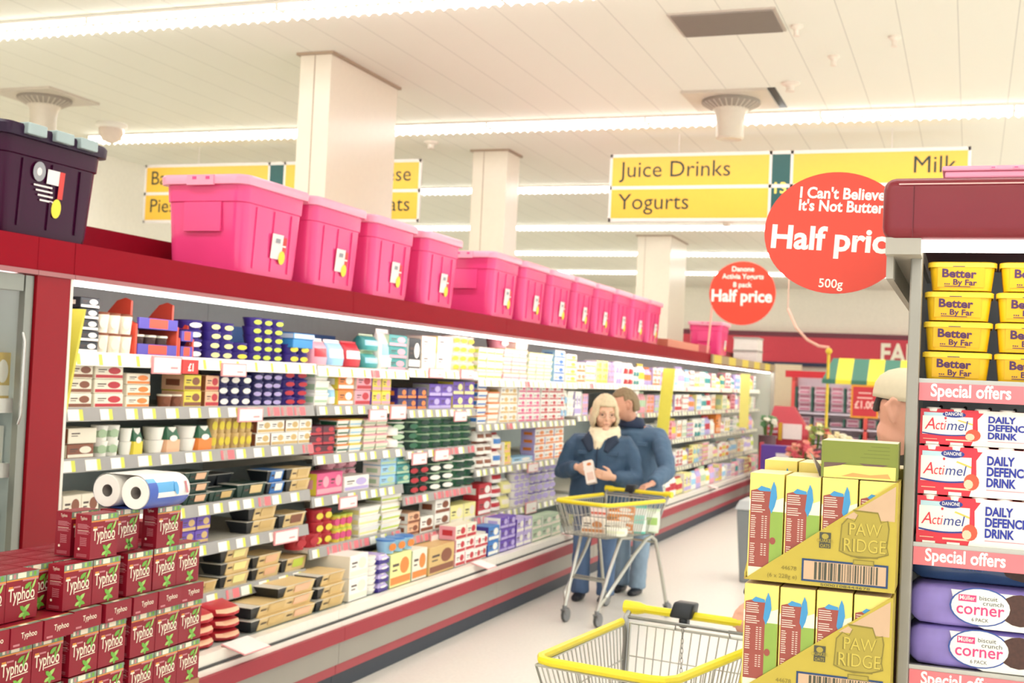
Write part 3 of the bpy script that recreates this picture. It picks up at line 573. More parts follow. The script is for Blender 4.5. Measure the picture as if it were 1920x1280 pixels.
# ------------------------------------------------------------------ fluorescent ceiling lights
m_tube = glow('opal_diffuser', (1.0, 1.0, .98), TUBE_POWER)
m_lamp = mat('f6f0e6', .35, var=.02); m_fin = mat('fffaf0', .3, var=.02)
LEN = 1.5
hb = MB(); hb.box(-LEN / 2, LEN / 2, -.12, .12, .042, .062)
lt = thing('ceiling_light', 'x', 'ceiling light')
hb.build('housing', m_lamp, lt, smooth=0)
t = MB(); e = LEN / 2 - .012
t.hull([(-e, -.085, .012), (e, -.085, .012), (e, .085, .012), (-e, .085, .012)], [(-e, -.112, .042), (e, -.112, .042), (e, .112, .042), (-e, .112, .042)]); t.build('diffuser', m_tube, lt, smooth=0)
lv = MB()
for s_ in (-1, 1):
    lv.box(-e, e, s_ * .09 - .003, s_ * .09 + .003, .006, .013)
    for k in range(20):
        x = -LEN / 2 + (k + .5) * LEN / 20
        lv.hull([(x - .002, s_ * .09 - .004, -.012), (x + .002, s_ * .09 - .004, -.012), (x + .002, s_ * .09 + .004, -.012), (x - .002, s_ * .09 + .004, -.012)], [(x - .024, s_ * .09 - .004, .008), (x + .024, s_ * .09 - .004, .008), (x + .024, s_ * .09 + .004, .008), (x - .024, s_ * .09 + .004, .008)])
for k in range(20):
    x = -LEN / 2 + (k + .5) * LEN / 20; lv.box(x - .002, x + .002, -.087, .087, -.002, .011)
lv.build('louver', mat('cfc8bc', .4), lt, smooth=0)
for s_ in (-1, 1):
    q = MB(); q.box(s_ * (LEN / 2 - .006) - .006, s_ * (LEN / 2 - .006) + .006, -.115, .115, .008, .042); q.build('end_cap', m_lamp, lt, smooth=0)
ROWS = (-4.0, -.35, 3.25, 6.86, 10.5, 14.1, 17.65, 21.2, 24.8)
first = True; n_light = 0
for j, y in enumerate(ROWS):
    for k in range(9):
        x = -8.0 + k * LEN
        lab = 'white louvred ceiling light, %s from left wall, %s' % (ORD[k], ('rearmost row', 'row second behind camera', 'row above camera', 'nearest row in view',
            'row before the yellow signs', 'first row beyond the signs', 'second row beyond the signs', 'third row beyond the signs', 'row nearest back wall')[j])
        lo = (x, y, CEIL - .062)
        if first: lt.location = lo; lt['label'] = lab; lt['group'] = 'rows of ceiling lights'; first = False
        else: dup(lt, lo, 0, lab)
# ------------------------------------------------------------------ ceiling fittings
m_vent = mat('cfc4b4', .45); m_vdark = mat('9c9184', .6); m_black = mat('1a1a1e', .5)
def air_outlet(x, y, lab):
    t = thing('air_outlet', lab, 'air vent', (x, y, CEIL), 0, 'ceiling air outlets')
    p = MB(); p.box(-.34, .34, -.33, .33, -.022, 0); p.build('ceiling_plate', m_vent, t, smooth=0)
    p = MB(); p.lathe([(.10, -.02), (.235, -.024), (.235, -.045), (.19, -.07), (.13, -.10)], 28); p.build('flange', m_vdark, t)
    p = MB()
    for k in range(28):
        a = 2 * math.pi * k / 28; c, s_ = math.cos(a), math.sin(a)
        p.hull([(.13 * c - .004 * s_, .13 * s_ + .004 * c, -.106), (.13 * c + .004 * s_, .13 * s_ - .004 * c, -.106), (.232 * c + .004 * s_, .232 * s_ - .004 * c, -.052), (.232 * c - .004 * s_, .232 * s_ + .004 * c, -.052)],
               [(.13 * c - .004 * s_, .13 * s_ + .004 * c, -.09), (.13 * c + .004 * s_, .13 * s_ - .004 * c, -.09), (.232 * c + .004 * s_, .232 * s_ - .004 * c, -.04), (.232 * c - .004 * s_, .232 * s_ + .004 * c, -.04)])
    p.build('fins', m_vent, t, smooth=0)
    p = MB(); p.lathe([(.15, -.09), (.125, -.12), (.115, -.2), (.112, -.32), (.098, -.335), (.09, -.33)], 28); p.build('nozzle', mat('d8ccba', .35), t)
air_outlet(-1.9, 9.87, 'white trumpet-shaped air outlet on its ceiling plate above the large red disc')
air_outlet(-7.9, 8.78, 'white trumpet-shaped air outlet above the dark storage crate on the left')
t = thing('ceiling_grille', 'square grey return-air grille flush in the ceiling at the top of the picture', 'air vent', (-1.54, 7.77, CEIL))
p = MB(); p.box(-.34, .34, -.25, .25, -.012, 0); p.build('frame', mat('b9ac9e', .5), t, smooth=0)
p = MB()
for k in range(24): p.box(-.32, .32, -.235 + k * .02, -.235 + k * .02 + .012, -.02, -.012)
p.build('slats', mat('8d8279', .5), t, smooth=0)
p = MB(); p.hull([(-1.56, 9.55, CEIL - .006), (-1.5, 9.55, CEIL - .006), (-1.5, 10.24, CEIL - .006), (-1.57, 10.24, CEIL - .006)], [(-1.56, 9.55, CEIL), (-1.5, 9.55, CEIL), (-1.5, 10.24, CEIL), (-1.57, 10.24, CEIL)])
tag(p.build('ceiling_slot', m_black), 'short black open slot in the ceiling beside the right air outlet', 'ceiling slot')
t = thing('dome_camera', 'white dome security camera on the ceiling above the dark crate', 'security camera', (-8.09, 9.94, CEIL))
p = MB(); p.lathe([(.15, 0), (.15, -.03), (.13, -.05)], 20); p.build('mount', m_lamp, t)
p = MB(); p.lathe([(.125, -.05), (.12, -.1), (.09, -.16), (.04, -.19), (.005, -.195)], 20); p.build('dome', mat('e6d3c4', .15), t)
def ceiling_bud(name, lab, x, y, r, cat):
    p = MB(); p.lathe([(r, 0), (r, -.012), (r * .45, -.03), (r * .4, -.06), (r * .55, -.065), (r * .5, -.07)], 14, (x, y, CEIL))
    tag(p.build(name, mat('e9dccd', .4)), lab, cat)
ceiling_bud('smoke_detector', 'round white smoke detector beside the black ceiling slot', -1.365, 9.425, .07, 'smoke detector')
ceiling_bud('sprinkler_head', 'small sprinkler head just right of the grey ceiling grille', -1.124, 7.944, .04, 'sprinkler')
ceiling_bud('sprinkler_head', 'small sprinkler head between the grille and the smoke detector', -.973, 8.722, .04, 'sprinkler')
ceiling_bud('sprinkler_head', 'small sprinkler head nearest the right edge of the ceiling', -.543, 8.309, .04, 'sprinkler')
ceiling_bud('smoke_detector', 'grey smoke detector above the right end of the meats sign', -5.19, 11.24, .075, 'smoke detector')
ceiling_bud('smoke_detector', 'far smoke detector above the small red disc', -3.3, 17.2, .12, 'smoke detector')
# ------------------------------------------------------------------ hanging aisle signs
m_yel = mat('deae38', .45, var=.02); m_sgr = mat('0f4a48', .5); m_ink = mat('0c2426', .6); m_frame = mat('d6cdc6', .4); m_ytx = mat('efd060', .5)
def aisle_sign(x0, x1, y, lab, lines_l, lines_r, num):
    t = thing('aisle_sign', lab, 'sign', ((x0 + x1) / 2, y, 3.2), 0, 'hanging yellow aisle signs')
    h = (x1 - x0) / 2; z0, z1, zm = .01, .59, .30
    p = MB()
    p.box(-h - .02, h + .02, -.012, .012, z1, z1 + .03); p.box(-h - .02, h + .02, -.012, .012, z0 - .03, z0); p.box(-h - .02, h + .02, -.012, .012, zm - .016, zm + .016)
    for x in (-h - .01, -.095, .095, h + .01): p.box(x - .012, x + .012, -.012, .012, z0 - .03, z1 + .03)
    p.build('frame', m_frame, t, smooth=0)
    for s_, lines, al in ((-1, lines_l, 'l'), (1, lines_r, 'r')):
        for r in (0, 1):
            a, c = (z0, zm - .016) if r else (zm + .016, z1)
            xa, xb = (-h, -.107) if s_ < 0 else (.107, h)
            q = MB(); q.box(xa, xb, -.01, .01, a, c, 0)
            if lines[r]: q.text(lines[r], .215, (xa + .07 if al == 'l' else xb - .09, -.0105, a + .085), mi=1, align=al, xs=1.0)
            q.build('name_panel', [m_yel, m_ink], t, smooth=0)
    q = MB(); q.box(-.083, .083, -.011, .011, z0, z1, 0); q.text(num, .14, (0, -.0116, .235), mi=1, align='c', bold=.02); q.build('number_panel', [m_sgr, m_ytx], t, smooth=0)
    for x in (-h * .6, h * .6):
        q = MB(); q.tube([(x, 0, z1 + .03), (x, 0, CEIL - 3.2)], .004, 5); q.build('hanging_wire', m_frame, t)
aisle_sign(-3.262, -.085, 11.2, 'yellow hanging aisle sign naming juice drinks, yogurts and milk', ('Juice Drinks', 'Yogurts'), ('Milk', ''), '13')
aisle_sign(-8.597, -5.285, 11.2, 'yellow hanging aisle sign partly hidden behind the pink boxes and pillar', ('Bacon', 'Pies'), ('Cheese', 'Meats'), '12')
# ------------------------------------------------------------------ round price discs
m_disc = mat('e8462f', .4, var=.02); m_white = mat('fffdf4', .45, var=.02)
t = thing('promotion_disc', 'large red oval half price disc beside the end cooler canopy', 'sign', (-.34, 3.24, 2.062), -.03, 'red half price discs')
p = MB(); n = 64
ring = lambda y, s_=1: [(.182 * s_ * math.cos(2 * math.pi * k / n), y, .157 * s_ * math.sin(2 * math.pi * k / n)) for k in range(n)]
p.add(ring(-.004) + ring(.004), [tuple(range(n)), tuple(range(2 * n - 1, n - 1, -1))] + [(k, k + n, (k + 1) % n + n, (k + 1) % n) for k in range(n)])
tx = MB()
for s_, z, sz, f in (('I Can\'t Believe', .088, .04, .215), ('It\'s Not Butter', .055, .04, .215)):
    p.text(s_, sz, (-.098, -.0046, z), mi=1, bold=.03, fit=f)
p.text('Half price', .084, (-.162, -.0046, -.045), mi=1, bold=.03, fit=.335)
p.text('500g', .032, (.0, -.0046, -.142), mi=1, bold=.012, align='c')
p.build('disc', [m_disc, m_white], t, smooth=0)
p = MB(); p.box(.15, .235, -.001, .009, -.02, .02); p.build('bracket', m_vent, t, smooth=0)
t.rotation_euler.y = .05
t = thing('promotion_disc', 'smaller red round half price disc standing out over the far cabinets', 'sign', (-2.62, 14.8, 2.80), .0, 'red half price discs')
p = MB(); n = 48
ring = lambda y: [(.40 * math.cos(2 * math.pi * k / n), y, .385 * math.sin(2 * math.pi * k / n)) for k in range(n)]
p.add(ring(-.006) + ring(.006), [tuple(range(n)), tuple(range(2 * n - 1, n - 1, -1))] + [(k, k + n, (k + 1) % n + n, (k + 1) % n) for k in range(n)])
p.text('Danone', .085, (0, -.007, .265), mi=1, bold=.02, align='c'); p.text('Activia Yogurts', .085, (0, -.007, .175), mi=1, bold=.02, align='c', fit=.5)
p.text('8 pack', .085, (0, -.007, .075), mi=1, bold=.02, align='c'); p.text('Half price', .2, (-.37, -.007, -.10), mi=1, bold=.03, fit=.73)
p.build('disc', [m_disc, m_white], t, smooth=0)
p = MB(); p.tube([(-.36, 0, -.16), (-.38, .0, -.5), (-.40, .0, -.742)], .012, 6); p.build('pole', mat('f0b0a0', .4), t)
# ------------------------------------------------------------------ long run of refrigerated cabinets
m_fas = mat('92081e', .5, spec=.08, var=.03, scale=3); m_fas2 = mat('8a0c20', .45, spec=.15); m_lip = mat('a86a6c', .45)
m_bump = mat('a03440', .5, spec=.3, var=.1, scale=2); m_panel = mat('9a958a', .4, var=.06, scale=3); m_kick = mat('2a3340', .5)
m_rail = mat('f1ece0', .35); m_groove = mat('3c3c3c', .5); m_cab = mat('b4beb8', .5); m_back = mat('c2cecb', .55); m_shelf = mat('ded9cc', .4)
m_grail = mat('a19f9c', .4); m_tick = mat('fbf8ee', .5); m_tyel = mat('d9de5a', .5); m_tred = mat('e0757c', .5); m_steel = mat('b9b8ae', .3, .6)
m_strip = glow('cabinet_strip_light', (1.0, .985, .94), CASE_POWER)
def red_share(y, z):
    return (.45 if 5.0 < y < 5.7 and 1.1 < z < 1.5 else .6 if 5.6 < y < 8 and z < .95 else .3 if 6.7 < y < 8 and z < 1.3 else .05)
def price_rail(y0, y1, z, parent, X=-3.2):
    r = MB(); x = X
    r.hull([(x, y0, z - .05), (x + .014, y0, z - .05), (x + .014, y1, z - .05), (x, y1, z - .05)], [(x, y0, z + .004), (x + .004, y0, z + .004), (x + .004, y1, z + .004), (x, y1, z + .004)], 0)
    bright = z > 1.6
    y = y0 + .03
    while y < y1 - .1:
        w = random.uniform(.05, .07)
        def tk(a, c, mi): r.add([(x + .0148, a, z - .046), (x + .0148, c, z - .046), (x + .0062, c, z - .004), (x + .0062, a, z - .004)], [(0, 1, 2, 3)], mi)
        if random.random() < red_share(y, z): tk(y, y + .11, 3); tk(y + .02, y + .055, 1); y += .125; continue
        tk(y, y + w, 1); tk(y + w, y + w + .022, 2); y += w + .022 + random.uniform(.03, .10)
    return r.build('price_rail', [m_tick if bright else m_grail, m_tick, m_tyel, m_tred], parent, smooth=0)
def cabinet(y0, y1, bays, lab, far=False):
    t = thing('refrigerated_cabinet', lab, 'cabinet', (0, 0, 0), 0, 'run of open refrigerated cabinets')
    def part(name, boxes, ms):
        p = MB()
        for q in boxes: p.box(q[0], q[1], q[2] if len(q) > 4 + 2 and False else y0 + .002, y1 - .002, q[2], q[3], q[4] if len(q) > 4 else 0)
        return p.build(name, ms, t, smooth=0)
    part('kick_plate', [(-3.9, -3.02, 0, .095)], m_kick)
    part('lower_trim', [(-3.05, -3.0, .095, .15)], mat('a63a44', .45))
    part('front_panel', [(-3.9, -2.985, .15, .272)], m_panel)
    part('bumper', [(-3.0, -2.955, .272, .342)], [m_bump])
    part('front_rail', [(-3.06, -2.975, .342, .366, 0), (-3.05, -2.985, .366, .376, 1), (-3.045, -2.995, .376, .425, 0)], [m_rail, m_groove])
    part('well', [(-3.9, -3.045, .272, .42)], m_cab)
    part('back_panel', [(-3.95, -3.88, .15, 2.05)], m_back)
    p = MB(); p.box(-3.9, -3.03, y0 + .001, y1 - .001, 2.0, 2.06, 0); p.box(-3.03, -3.0, y0 + .001, y1 - .001, 1.945, 2.06, 0); p.box(-3.035, -2.993, y0 + .001, y1 - .001, 1.93, 1.946, 1)
    p.build('canopy', [m_fas, m_lip], t, smooth=0)
    p = MB(); p.box(-3.58, -3.54, y0 + .001, y1 - .001, 2.06, 2.215); p.build('riser_board', m_fas2, t, smooth=0)
    p = MB(); p.box(-3.085, -3.04, y0 + .03, y1 - .03, 1.915, 1.945); p.build('light_strip', m_strip, t, smooth=0)
    for a, c, zs in bays:
        for z in zs:
            s_ = MB(); s_.box(-3.88, -3.2, a + .006, c - .006, z - .018, z - .001)
            for yy in (a + .02, c - .03): s_.hull([(-3.88, yy, z - .12), (-3.86, yy, z - .12), (-3.86, yy + .01, z - .12), (-3.88, yy + .01, z - .12)], [(-3.88, yy, z - .018), (-3.22, yy, z - .018), (-3.22, yy + .01, z - .018), (-3.88, yy + .01, z - .018)])
            so = s_.build('shelf', m_shelf, t, smooth=0)
            price_rail(a + .006, c - .006, z, so)
    return t
cabinet(3.53, 5.635, [(3.55, 5.63, (1.675, 1.46, 1.265, 1.025, .845, .615))], 'open refrigerated cabinet with six shelves of desserts beside the red end panel')
cabinet(5.635, 7.87, [(5.64, 6.75, (1.665, 1.46, 1.2, .98, .71)), (6.75, 7.86, (1.68, 1.43, 1.178, .9, .65))], 'open refrigerated cabinet, second from the red end panel, snacks and dips')
cabinet(7.87, 10.17, [(7.88, 10.16, (1.635, 1.32, 1.005, .672))], 'open refrigerated cabinet of stacked yogurts left of the couple')
FZ = (1.64, 1.35, 1.03, .70)
for k, nm in enumerate(('directly behind the couple', 'right of the couple with the taller yellow fin', 'between the two yellow fins', 'at the far end with yellow trim')):
    a = 10.17 + k * 2.45
    cabinet(a, a + 2.45, [(a + .01, a + 1.22, FZ), (a + 1.23, a + 2.44, FZ)], 'open refrigerated cabinet ' + nm)
# far-end signage band over the last cabinets and the closing end panel
p = MB(); p.box(-2.992, -2.97, 14.9, 19.97, 1.95, 2.055); tag(p.build('header_strip', stripes('a58d6a', 'd9c04a', 1.0, 1)), 'yellow and brown striped header strip on the far cabinets', 'header strip')
t = thing('divider_screen', 'grey steel and glass end panel closing the far cabinets', 'end panel', (0, 0, 0))
p = MB(); p.box(-3.95, -2.97, 19.98, 20.04, 0, .35, 0); p.box(-3.95, -2.97, 19.98, 20.04, 1.92, 2.06, 0); p.box(-3.02, -2.97, 19.98, 20.04, .35, 1.92, 0); p.box(-3.95, -3.9, 19.98, 20.04, .35, 1.92, 0); p.build('frame', m_steel, t, smooth=0)
p = MB(); p.box(-3.9, -3.02, 20.0, 20.012, .35, 1.92); p.build('pane', clear('end_glass', 'c9d2c8', .45), t, smooth=0)
# near end panel and the glass-door fridge left of it
t = thing('divider_screen', 'glossy red end panel standing between the glass door fridge and open cabinets', 'end panel', (0, 0, 0))
p = MB(); p.box(-3.95, -3.0, 3.35, 3.515, 0, 1.944); p.build('panel', mat('960f1c', .3, spec=.22, var=.12, scale=1.6), t, smooth=0)
p = MB(); p.box(-3.9, -2.998, 3.515, 3.528, .42, 1.93); p.build('edge_strip', m_rail, t, smooth=0)
p = MB(); p.box(-3.95, -3.0, 3.347, 3.528, 1.947, 2.06, 0); p.box(-3.05, -2.993, 3.347, 3.528, 1.93, 1.946, 1); p.box(-3.58, -3.54, 3.347, 3.528, 2.06, 2.215, 0); p.build('canopy', [m_fas, m_lip], t, smooth=0)
t = thing('glass_door_fridge', 'tall glass door fridge at the left edge beside the red end panel', 'fridge', (0, 0, 0))
p = MB(); p.box(-3.95, -3.05, 1.95, 3.345, 0, .3, 0); p.box(-3.95, -3.9, 1.95, 3.345, .3, 1.95, 0); p.box(-3.95, -3.0, 1.95, 3.345, 1.947, 2.06, 1); p.box(-3.05, -2.993, 1.95, 3.345, 1.93, 1.946, 2)
p.box(-3.9, -3.06, 3.338, 3.345, .3, 1.945, 0); p.box(-3.58, -3.54, 1.95, 3.345, 2.06, 2.215, 1)
p.build('carcass', [m_cab, m_fas, m_lip], t, smooth=0)
p = MB(); p.box(-3.06, -3.03, 2.0, 3.29, 1.905, 1.925); p.build('light_strip', m_strip, t, smooth=0)
dr = MB(); dr.box(-3.035, -3.01, 3.306, 3.345, .1, 1.925); dr.box(-3.05, -3.01, 1.95, 2.05, .1, 1.925); dr.box(-3.05, -3.01, 2.05, 3.298, 1.87, 1.925); dr.box(-3.05, -3.01, 2.05, 3.298, .1, .3)
dro = dr.build('door', mat('8f9188', .35, .5), t, smooth=0)
p = MB(); p.box(-3.035, -3.03, 2.05, 3.298, .3, 1.87); p.build('pane', clear('door_glass', '9fb0a8', .08, .03), dro, smooth=0)
p = MB(); p.loft([(-3.01, 3.305, 1.42), (-2.999, 3.305, 1.45), (-2.999, 3.305, 1.70), (-3.01, 3.305, 1.73)], .005, 8); p.build('handle', mat('c9c9c4', .25, .7), dro)
for z in (.55, .95, 1.28, 1.5):
    p = MB(); p.box(-3.88, -3.075, 2.0, 3.335, z - .02, z, 0); p.box(-3.075, -3.062, 2.0, 3.335, z - .045, z + .004, 1); p.build('shelf', [m_shelf, m_tick], t, smooth=0)
# ------------------------------------------------------------------ stock on the shelves
def rnd(h): return max(.0, h)
_P = {}
def product(kind, col, w, d, h, parts, band=False):
    key = (kind, band, tuple(col), round(w, 3), round(d, 3), round(h, 3), parts)
    if key in _P: return _P[key]
    c1, c2, c3 = col
    m1, m2, m3 = mat(c1, .42, var=.03), mat(c2, .42, var=.03), mat(c3, .42, var=.03)
    ink = mat('5a4a44', .6)
    MS = [m1, m2, m3, ink]
    root = MB(); kids = []
    hw = w / 2
    if kind == 'box':
        root.box(-d, 0, -hw, hw, 0, h, [0, 0, 1, 0, 0, 0])
        root.rect((.0006, 0, 0), (0, 1, 0), (0, 0, 1), -hw * .96, hw * .96, h * .08, h * .30, 2)
        root.oval((.0007, 0, 0), (0, 1, 0), (0, 0, 1), hw * .35, h * .6, hw * .45, h * .25, 2)
        root.rect((.0007, 0, 0), (0, 1, 0), (0, 0, 1), -hw * .8, -hw * .2, h * .62, h * .70, 3)
        root.rect((.0007, 0, 0), (0, 1, 0), (0, 0, 1), -hw * .8, -hw * .35, h * .48, h * .53, 3)
        root.rect((0, -hw - .0006, 0), (1, 0, 0), (0, 0, 1), -d * .8, -d * .2, h * .3, h * .7, 2)
    elif kind == 'pot':
        r = min(w, .2) / 2
        root.lathe([(r * .8, 0), (r * .84, h * .25), (r * .92, h * .7), (r * .96, h * .92), (r, h * .93), (r, h)], 14, (-r, 0, 0), [0, 2 if band else 0, 0, 0, 1, 1])
        for an in ((-.55,) if w < .09 else (-.35,)):
            root.T = Matrix.Translation((-r, 0, 0)) @ Matrix.Rotation(an, 4, 'Z'); root.oval((r * .955, 0, 0), (0, 1, 0), (.12, 0, 1), 0, h * .52, r * .5, h * .3, 2, 12); root.T = None
        if parts:
            q = MB(); q.lathe([(r * .98, h), (r * 1.02, h + .002), (r * .98, h + .004)], 14, (-r, 0, 0)); kids.append(('lid', q.mesh('lid', [m2])))
    elif kind == 'tub':
        k = .88
        root.hull([(-d + d * .06, -hw * k, 0), (-d * .06, -hw * k, 0), (-d * .06, hw * k, 0), (-d + d * .06, hw * k, 0)], [(-d, -hw, h * .86), (0, -hw, h * .86), (0, hw, h * .86), (-d, hw, h * .86)])
        root.add([(-d * .06 * .75 + .0008, -hw * .9, h * .25), (-d * .06 * .75 + .0008, hw * .9, h * .25), (.0006 - d * .02, hw * .95, h * .72), (.0006 - d * .02, -hw * .95, h * .72)], [(0, 1, 2, 3)], 2)
        root.add([(-d * .9, -hw * .91 - .0008, h * .25), (-d * .1, -hw * .91 - .0008, h * .25), (-d * .06, -hw * .985 - .0008, h * .72), (-d * .94, -hw * .985 - .0008, h * .72)], [(0, 1, 2, 3)], 2)
        q = MB(); q.box(-d - .003, .003, -hw - .003, hw + .003, h * .86, h, 1)
        if parts:
            q.m = [0] * len(q.m); kids.append(('lid', q.mesh('lid', [m2], bevel=.003)))
        else: root.add(q.v, q.f, 1)
    elif kind in ('sleeve', 'tray'):
        k = .80
        def shell(y0, y1, z1, e, mb, mi):
            mb.hull([(-d * .88 - e, y0, 0), (-d * .12 + e, y0, 0), (-d * .12 + e, y1, 0), (-d * .88 - e, y1, 0)],
                    [(-d - e, y0 - (.0 if e else .0), z1), (e, y0, z1), (e, y1, z1), (-d - e, y1, z1)], mi)
        q = MB(); q.hull([(-d * .88, -hw * k, .001), (-d * .12, -hw * k, .001), (-d * .12, hw * k, .001), (-d * .88, hw * k, .001)], [(-d, -hw, h * .95), (0, -hw, h * .95), (0, hw, h * .95), (-d, hw, h * .95)], 0)
        q.box(-d - .003, .003, -hw - .004, hw + .004, h * .93, h * .97, 1)
        if kind == 'tray':
            root = q; MS = [m1, m3]
            root.box(-d * .9, -d * .1, -hw * .92, hw * .92, h * .97, h * .972, 0)
        else:
            kids.append(('meal_tray', q.mesh('meal_tray', [m2, mat('d8d4c8', .4)])))
            shell(-hw * .55, hw * .97, h, .003, root, 0)
            root.add([(-d * .07 + .0045, -hw * .1, h * .25), (-d * .07 + .0045, hw * .7, h * .25), (.0035, hw * .75, h * .85), (.0035, -hw * .1, h * .85)], [(0, 1, 2, 3)], 2)
            root.add([(-d * .07 + .0046, -hw * .48, h * .45), (-d * .07 + .0046, -hw * .18, h * .45), (.0005, -hw * .18, h * .6), (.0005, -hw * .48, h * .6)], [(0, 1, 2, 3)], 3)
    elif kind == 'bag':
        vs = []; lv = ((0, .55), (.08, .95), (.35, 1), (.65, .85), (.88, .35), (.94, .06), (1, .05)); n = 14
        for z, t_ in lv:
            for k in range(n):
                a = 2 * math.pi * k / n; ca, sa = math.cos(a), math.sin(a)
                wob = 1 + .05 * math.sin(5 * a + z * 9)
                vs.append((-d / 2 + math.copysign(abs(ca) ** .7, ca) * d / 2 * t_ * wob, math.copysign(abs(sa) ** .6, sa) * hw * (.98 if z > .1 else .9), z * h))
        fs = [(i * n + k, i * n + (k + 1) % n, (i + 1) * n + (k + 1) % n, (i + 1) * n + k) for i in range(len(lv) - 1) for k in range(n)]
        ms = [(1 if i in (0, 4, 5) else 2 if (i == 2 and (k in (0, 1, 12, 13))) else 0) for i in range(len(lv) - 1) for k in range(n)]
        root.add(vs, fs + [tuple(range(n - 1, -1, -1)), tuple((len(lv) - 1) * n + k for k in range(n))], ms + [1, 1])
    elif kind == 'pack':
        r = min(w * .26, d * .45)
        for yy in (-hw + r, -hw + r * 2.9, hw - r * 1.05):
            for lv in (0, 1):
                z0 = lv * h / 2
                root.lathe([(r * .8, z0), (r * .9, z0 + h * .2), (r, z0 + h * .46), (r, z0 + h * .49)], 12, (-r, yy, 0), 0)
        root.hull([(-d, -hw * .1, 0), (.004, -hw * .1, 0), (.004, hw * .97, 0), (-d, hw * .97, 0)], [(-d, -hw * .1, h * .5), (.006, -hw * .1, h * .5), (.006, hw * .97, h * .5), (-d, hw * .97, h * .5)], 2)
        root.hull([(-d, -hw * .1, h * .5), (.006, -hw * .1, h * .5), (.006, hw * .97, h * .5), (-d, hw * .97, h * .5)], [(-d * .9, hw * .05, h), (-.01, hw * .05, h), (-.01, hw * .8, h), (-d * .9, hw * .8, h)], 1)
        root.oval((.0075, 0, 0), (0, 1, 0), (0, 0, 1), hw * .4, h * .55, hw * .32, h * .12, 0)
    elif kind == 'bottle':
        r = min(w, d) / 2 * .96
        root.lathe([(r * .9, 0), (r, h * .04), (r, h * .28), (r * .98, h * .6), (r * .85, h * .74), (r * .4, h * .86), (r * .36, h * .9)], 12, (-r, 0, 0), [0, 0, 2, 0, 0, 0, 0])
        q = MB(); q.lathe([(r * .42, h * .9), (r * .42, h)], 12, (-r, 0, 0)); kids.append(('cap', q.mesh('cap', [m3])))
    me = root.mesh(kind, MS, 35, .0025 if (parts and kind in ('box', 'tub')) else 0, 1)
    _P[key] = (me, kids); return _P[key]
NAMES = {'box': 'food_carton', 'pot': 'dessert_pot', 'tub': 'dairy_tub', 'sleeve': 'ready_meal', 'tray': 'meal_tray', 'bag': 'food_pouch', 'pack': 'yogurt_multipack', 'bottle': 'drink_bottle'}
CATS = {'box': 'carton', 'pot': 'pot', 'tub': 'tub', 'sleeve': 'ready meal', 'tray': 'tray', 'bag': 'pouch', 'pack': 'multipack', 'bottle': 'bottle'}
SHN = {1: 'top shelf', 2: 'second shelf', 3: 'third shelf', 4: 'fourth shelf', 5: 'fifth shelf', 6: 'sixth shelf', 'd': 'open well'}
BAYN = {'1': '', '2': '', '3': '', '4': '', '5': ' beyond the couple'}
def plural(s):
    h = s.split(' with ')[0].split(' in ')[0].split(' at ')[0].split(' on ')[0].split(' stacked')[0].split(' beside')[0]
    return h + ('es' if h[-1] in 'xh' else 's')
counts = {}; totals = {}
for e in STOCK: totals[(e[3], e[0], e[1])] = totals.get((e[3], e[0], e[1]), 0) + e[8]
_proto = {}
for bay, sh, kind, desc, col, X, Y0, Y1, nc, ns, z, h, d, nd in STOCK:
    parts = Y0 < 8.2
    step = (Y1 - Y0) / nc; w = step * .955
    if kind in ('pot', 'bottle'): d = w
    me, kids = product(kind, col, w, d, h, parts, any(q in desc for q in ('layered', 'band', 'yellow jelly', 'mousse')) or 'yellow and green jelly' in desc)
    gap = .0045 if kind == 'pot' and parts else (.002 if kind == 'pack' else .0012)
    where = ('far ' if bay == '5' else '') + SHN[sh]
    for i in range(nc):
        ck = (desc, bay, sh); counts[ck] = counts.get(ck, 0) + 1; ci = counts[ck]
        for j in range(ns):
            o = put('yogurt_multipack' if 'multipack' in desc else NAMES[kind], me, None, (X - random.uniform(0, .008), Y0 + step * (i + .5) + random.uniform(-.002, .002), z + j * (h + gap)), random.uniform(-.02, .02))
            for nm, km in kids: put(nm, km, o)
            lab = desc
            if totals[ck] > 1: lab += ', %s from left' % ORD[ci - 1]
            if ns > 1: lab += ', ' + ('bottom one' if j == 0 else 'topmost' if j == ns - 1 else ORD[j] + ' up')
            lab += ', ' + where
            tag(o, lab, 'multipack' if 'multipack' in desc else CATS[kind], plural(desc) + ' on the ' + where)
# hanging price cards
m_cardw = mat('fdf3ee', .5, var=.02); m_cardp = mat('eaa0a4', .5); m_badge = mat('cf3a36', .45)
for kind, lab, X, y0, y1, z0, z1 in CARDS:
    p = MB(); o_ = (X + .012, y0, z0); w = y1 - y0; h = z1 - z0
    if kind == 'price_card':
        p.box(X + .004, X + .012, y0, y1, z0, z1, 1)
        p.rect((X + .0126, y0, z0), (0, 1, 0), (0, 0, 1), .008, w - .008, .006, h - .006, 0)
        p.rect((X + .013, y0, z0), (0, 1, 0), (0, 0, 1), w * .6, w * .85, h * .3, h * .42, 1)
        tag(p.build('price_card', [m_cardw, m_cardp], smooth=0), lab, 'price card')
    else:
        p.box(X + .004, X + .016, y0, y1, z0, z1, 0)
        p.text('£1', h * .75, (X + .0166, (y0 + y1) / 2, z0 + h * .22), (0, 1, 0), (0, 0, 1), 1, bold=.03, align='c')
        tag(p.build('price_badge', [m_badge, m_white], smooth=0), lab, 'price badge')
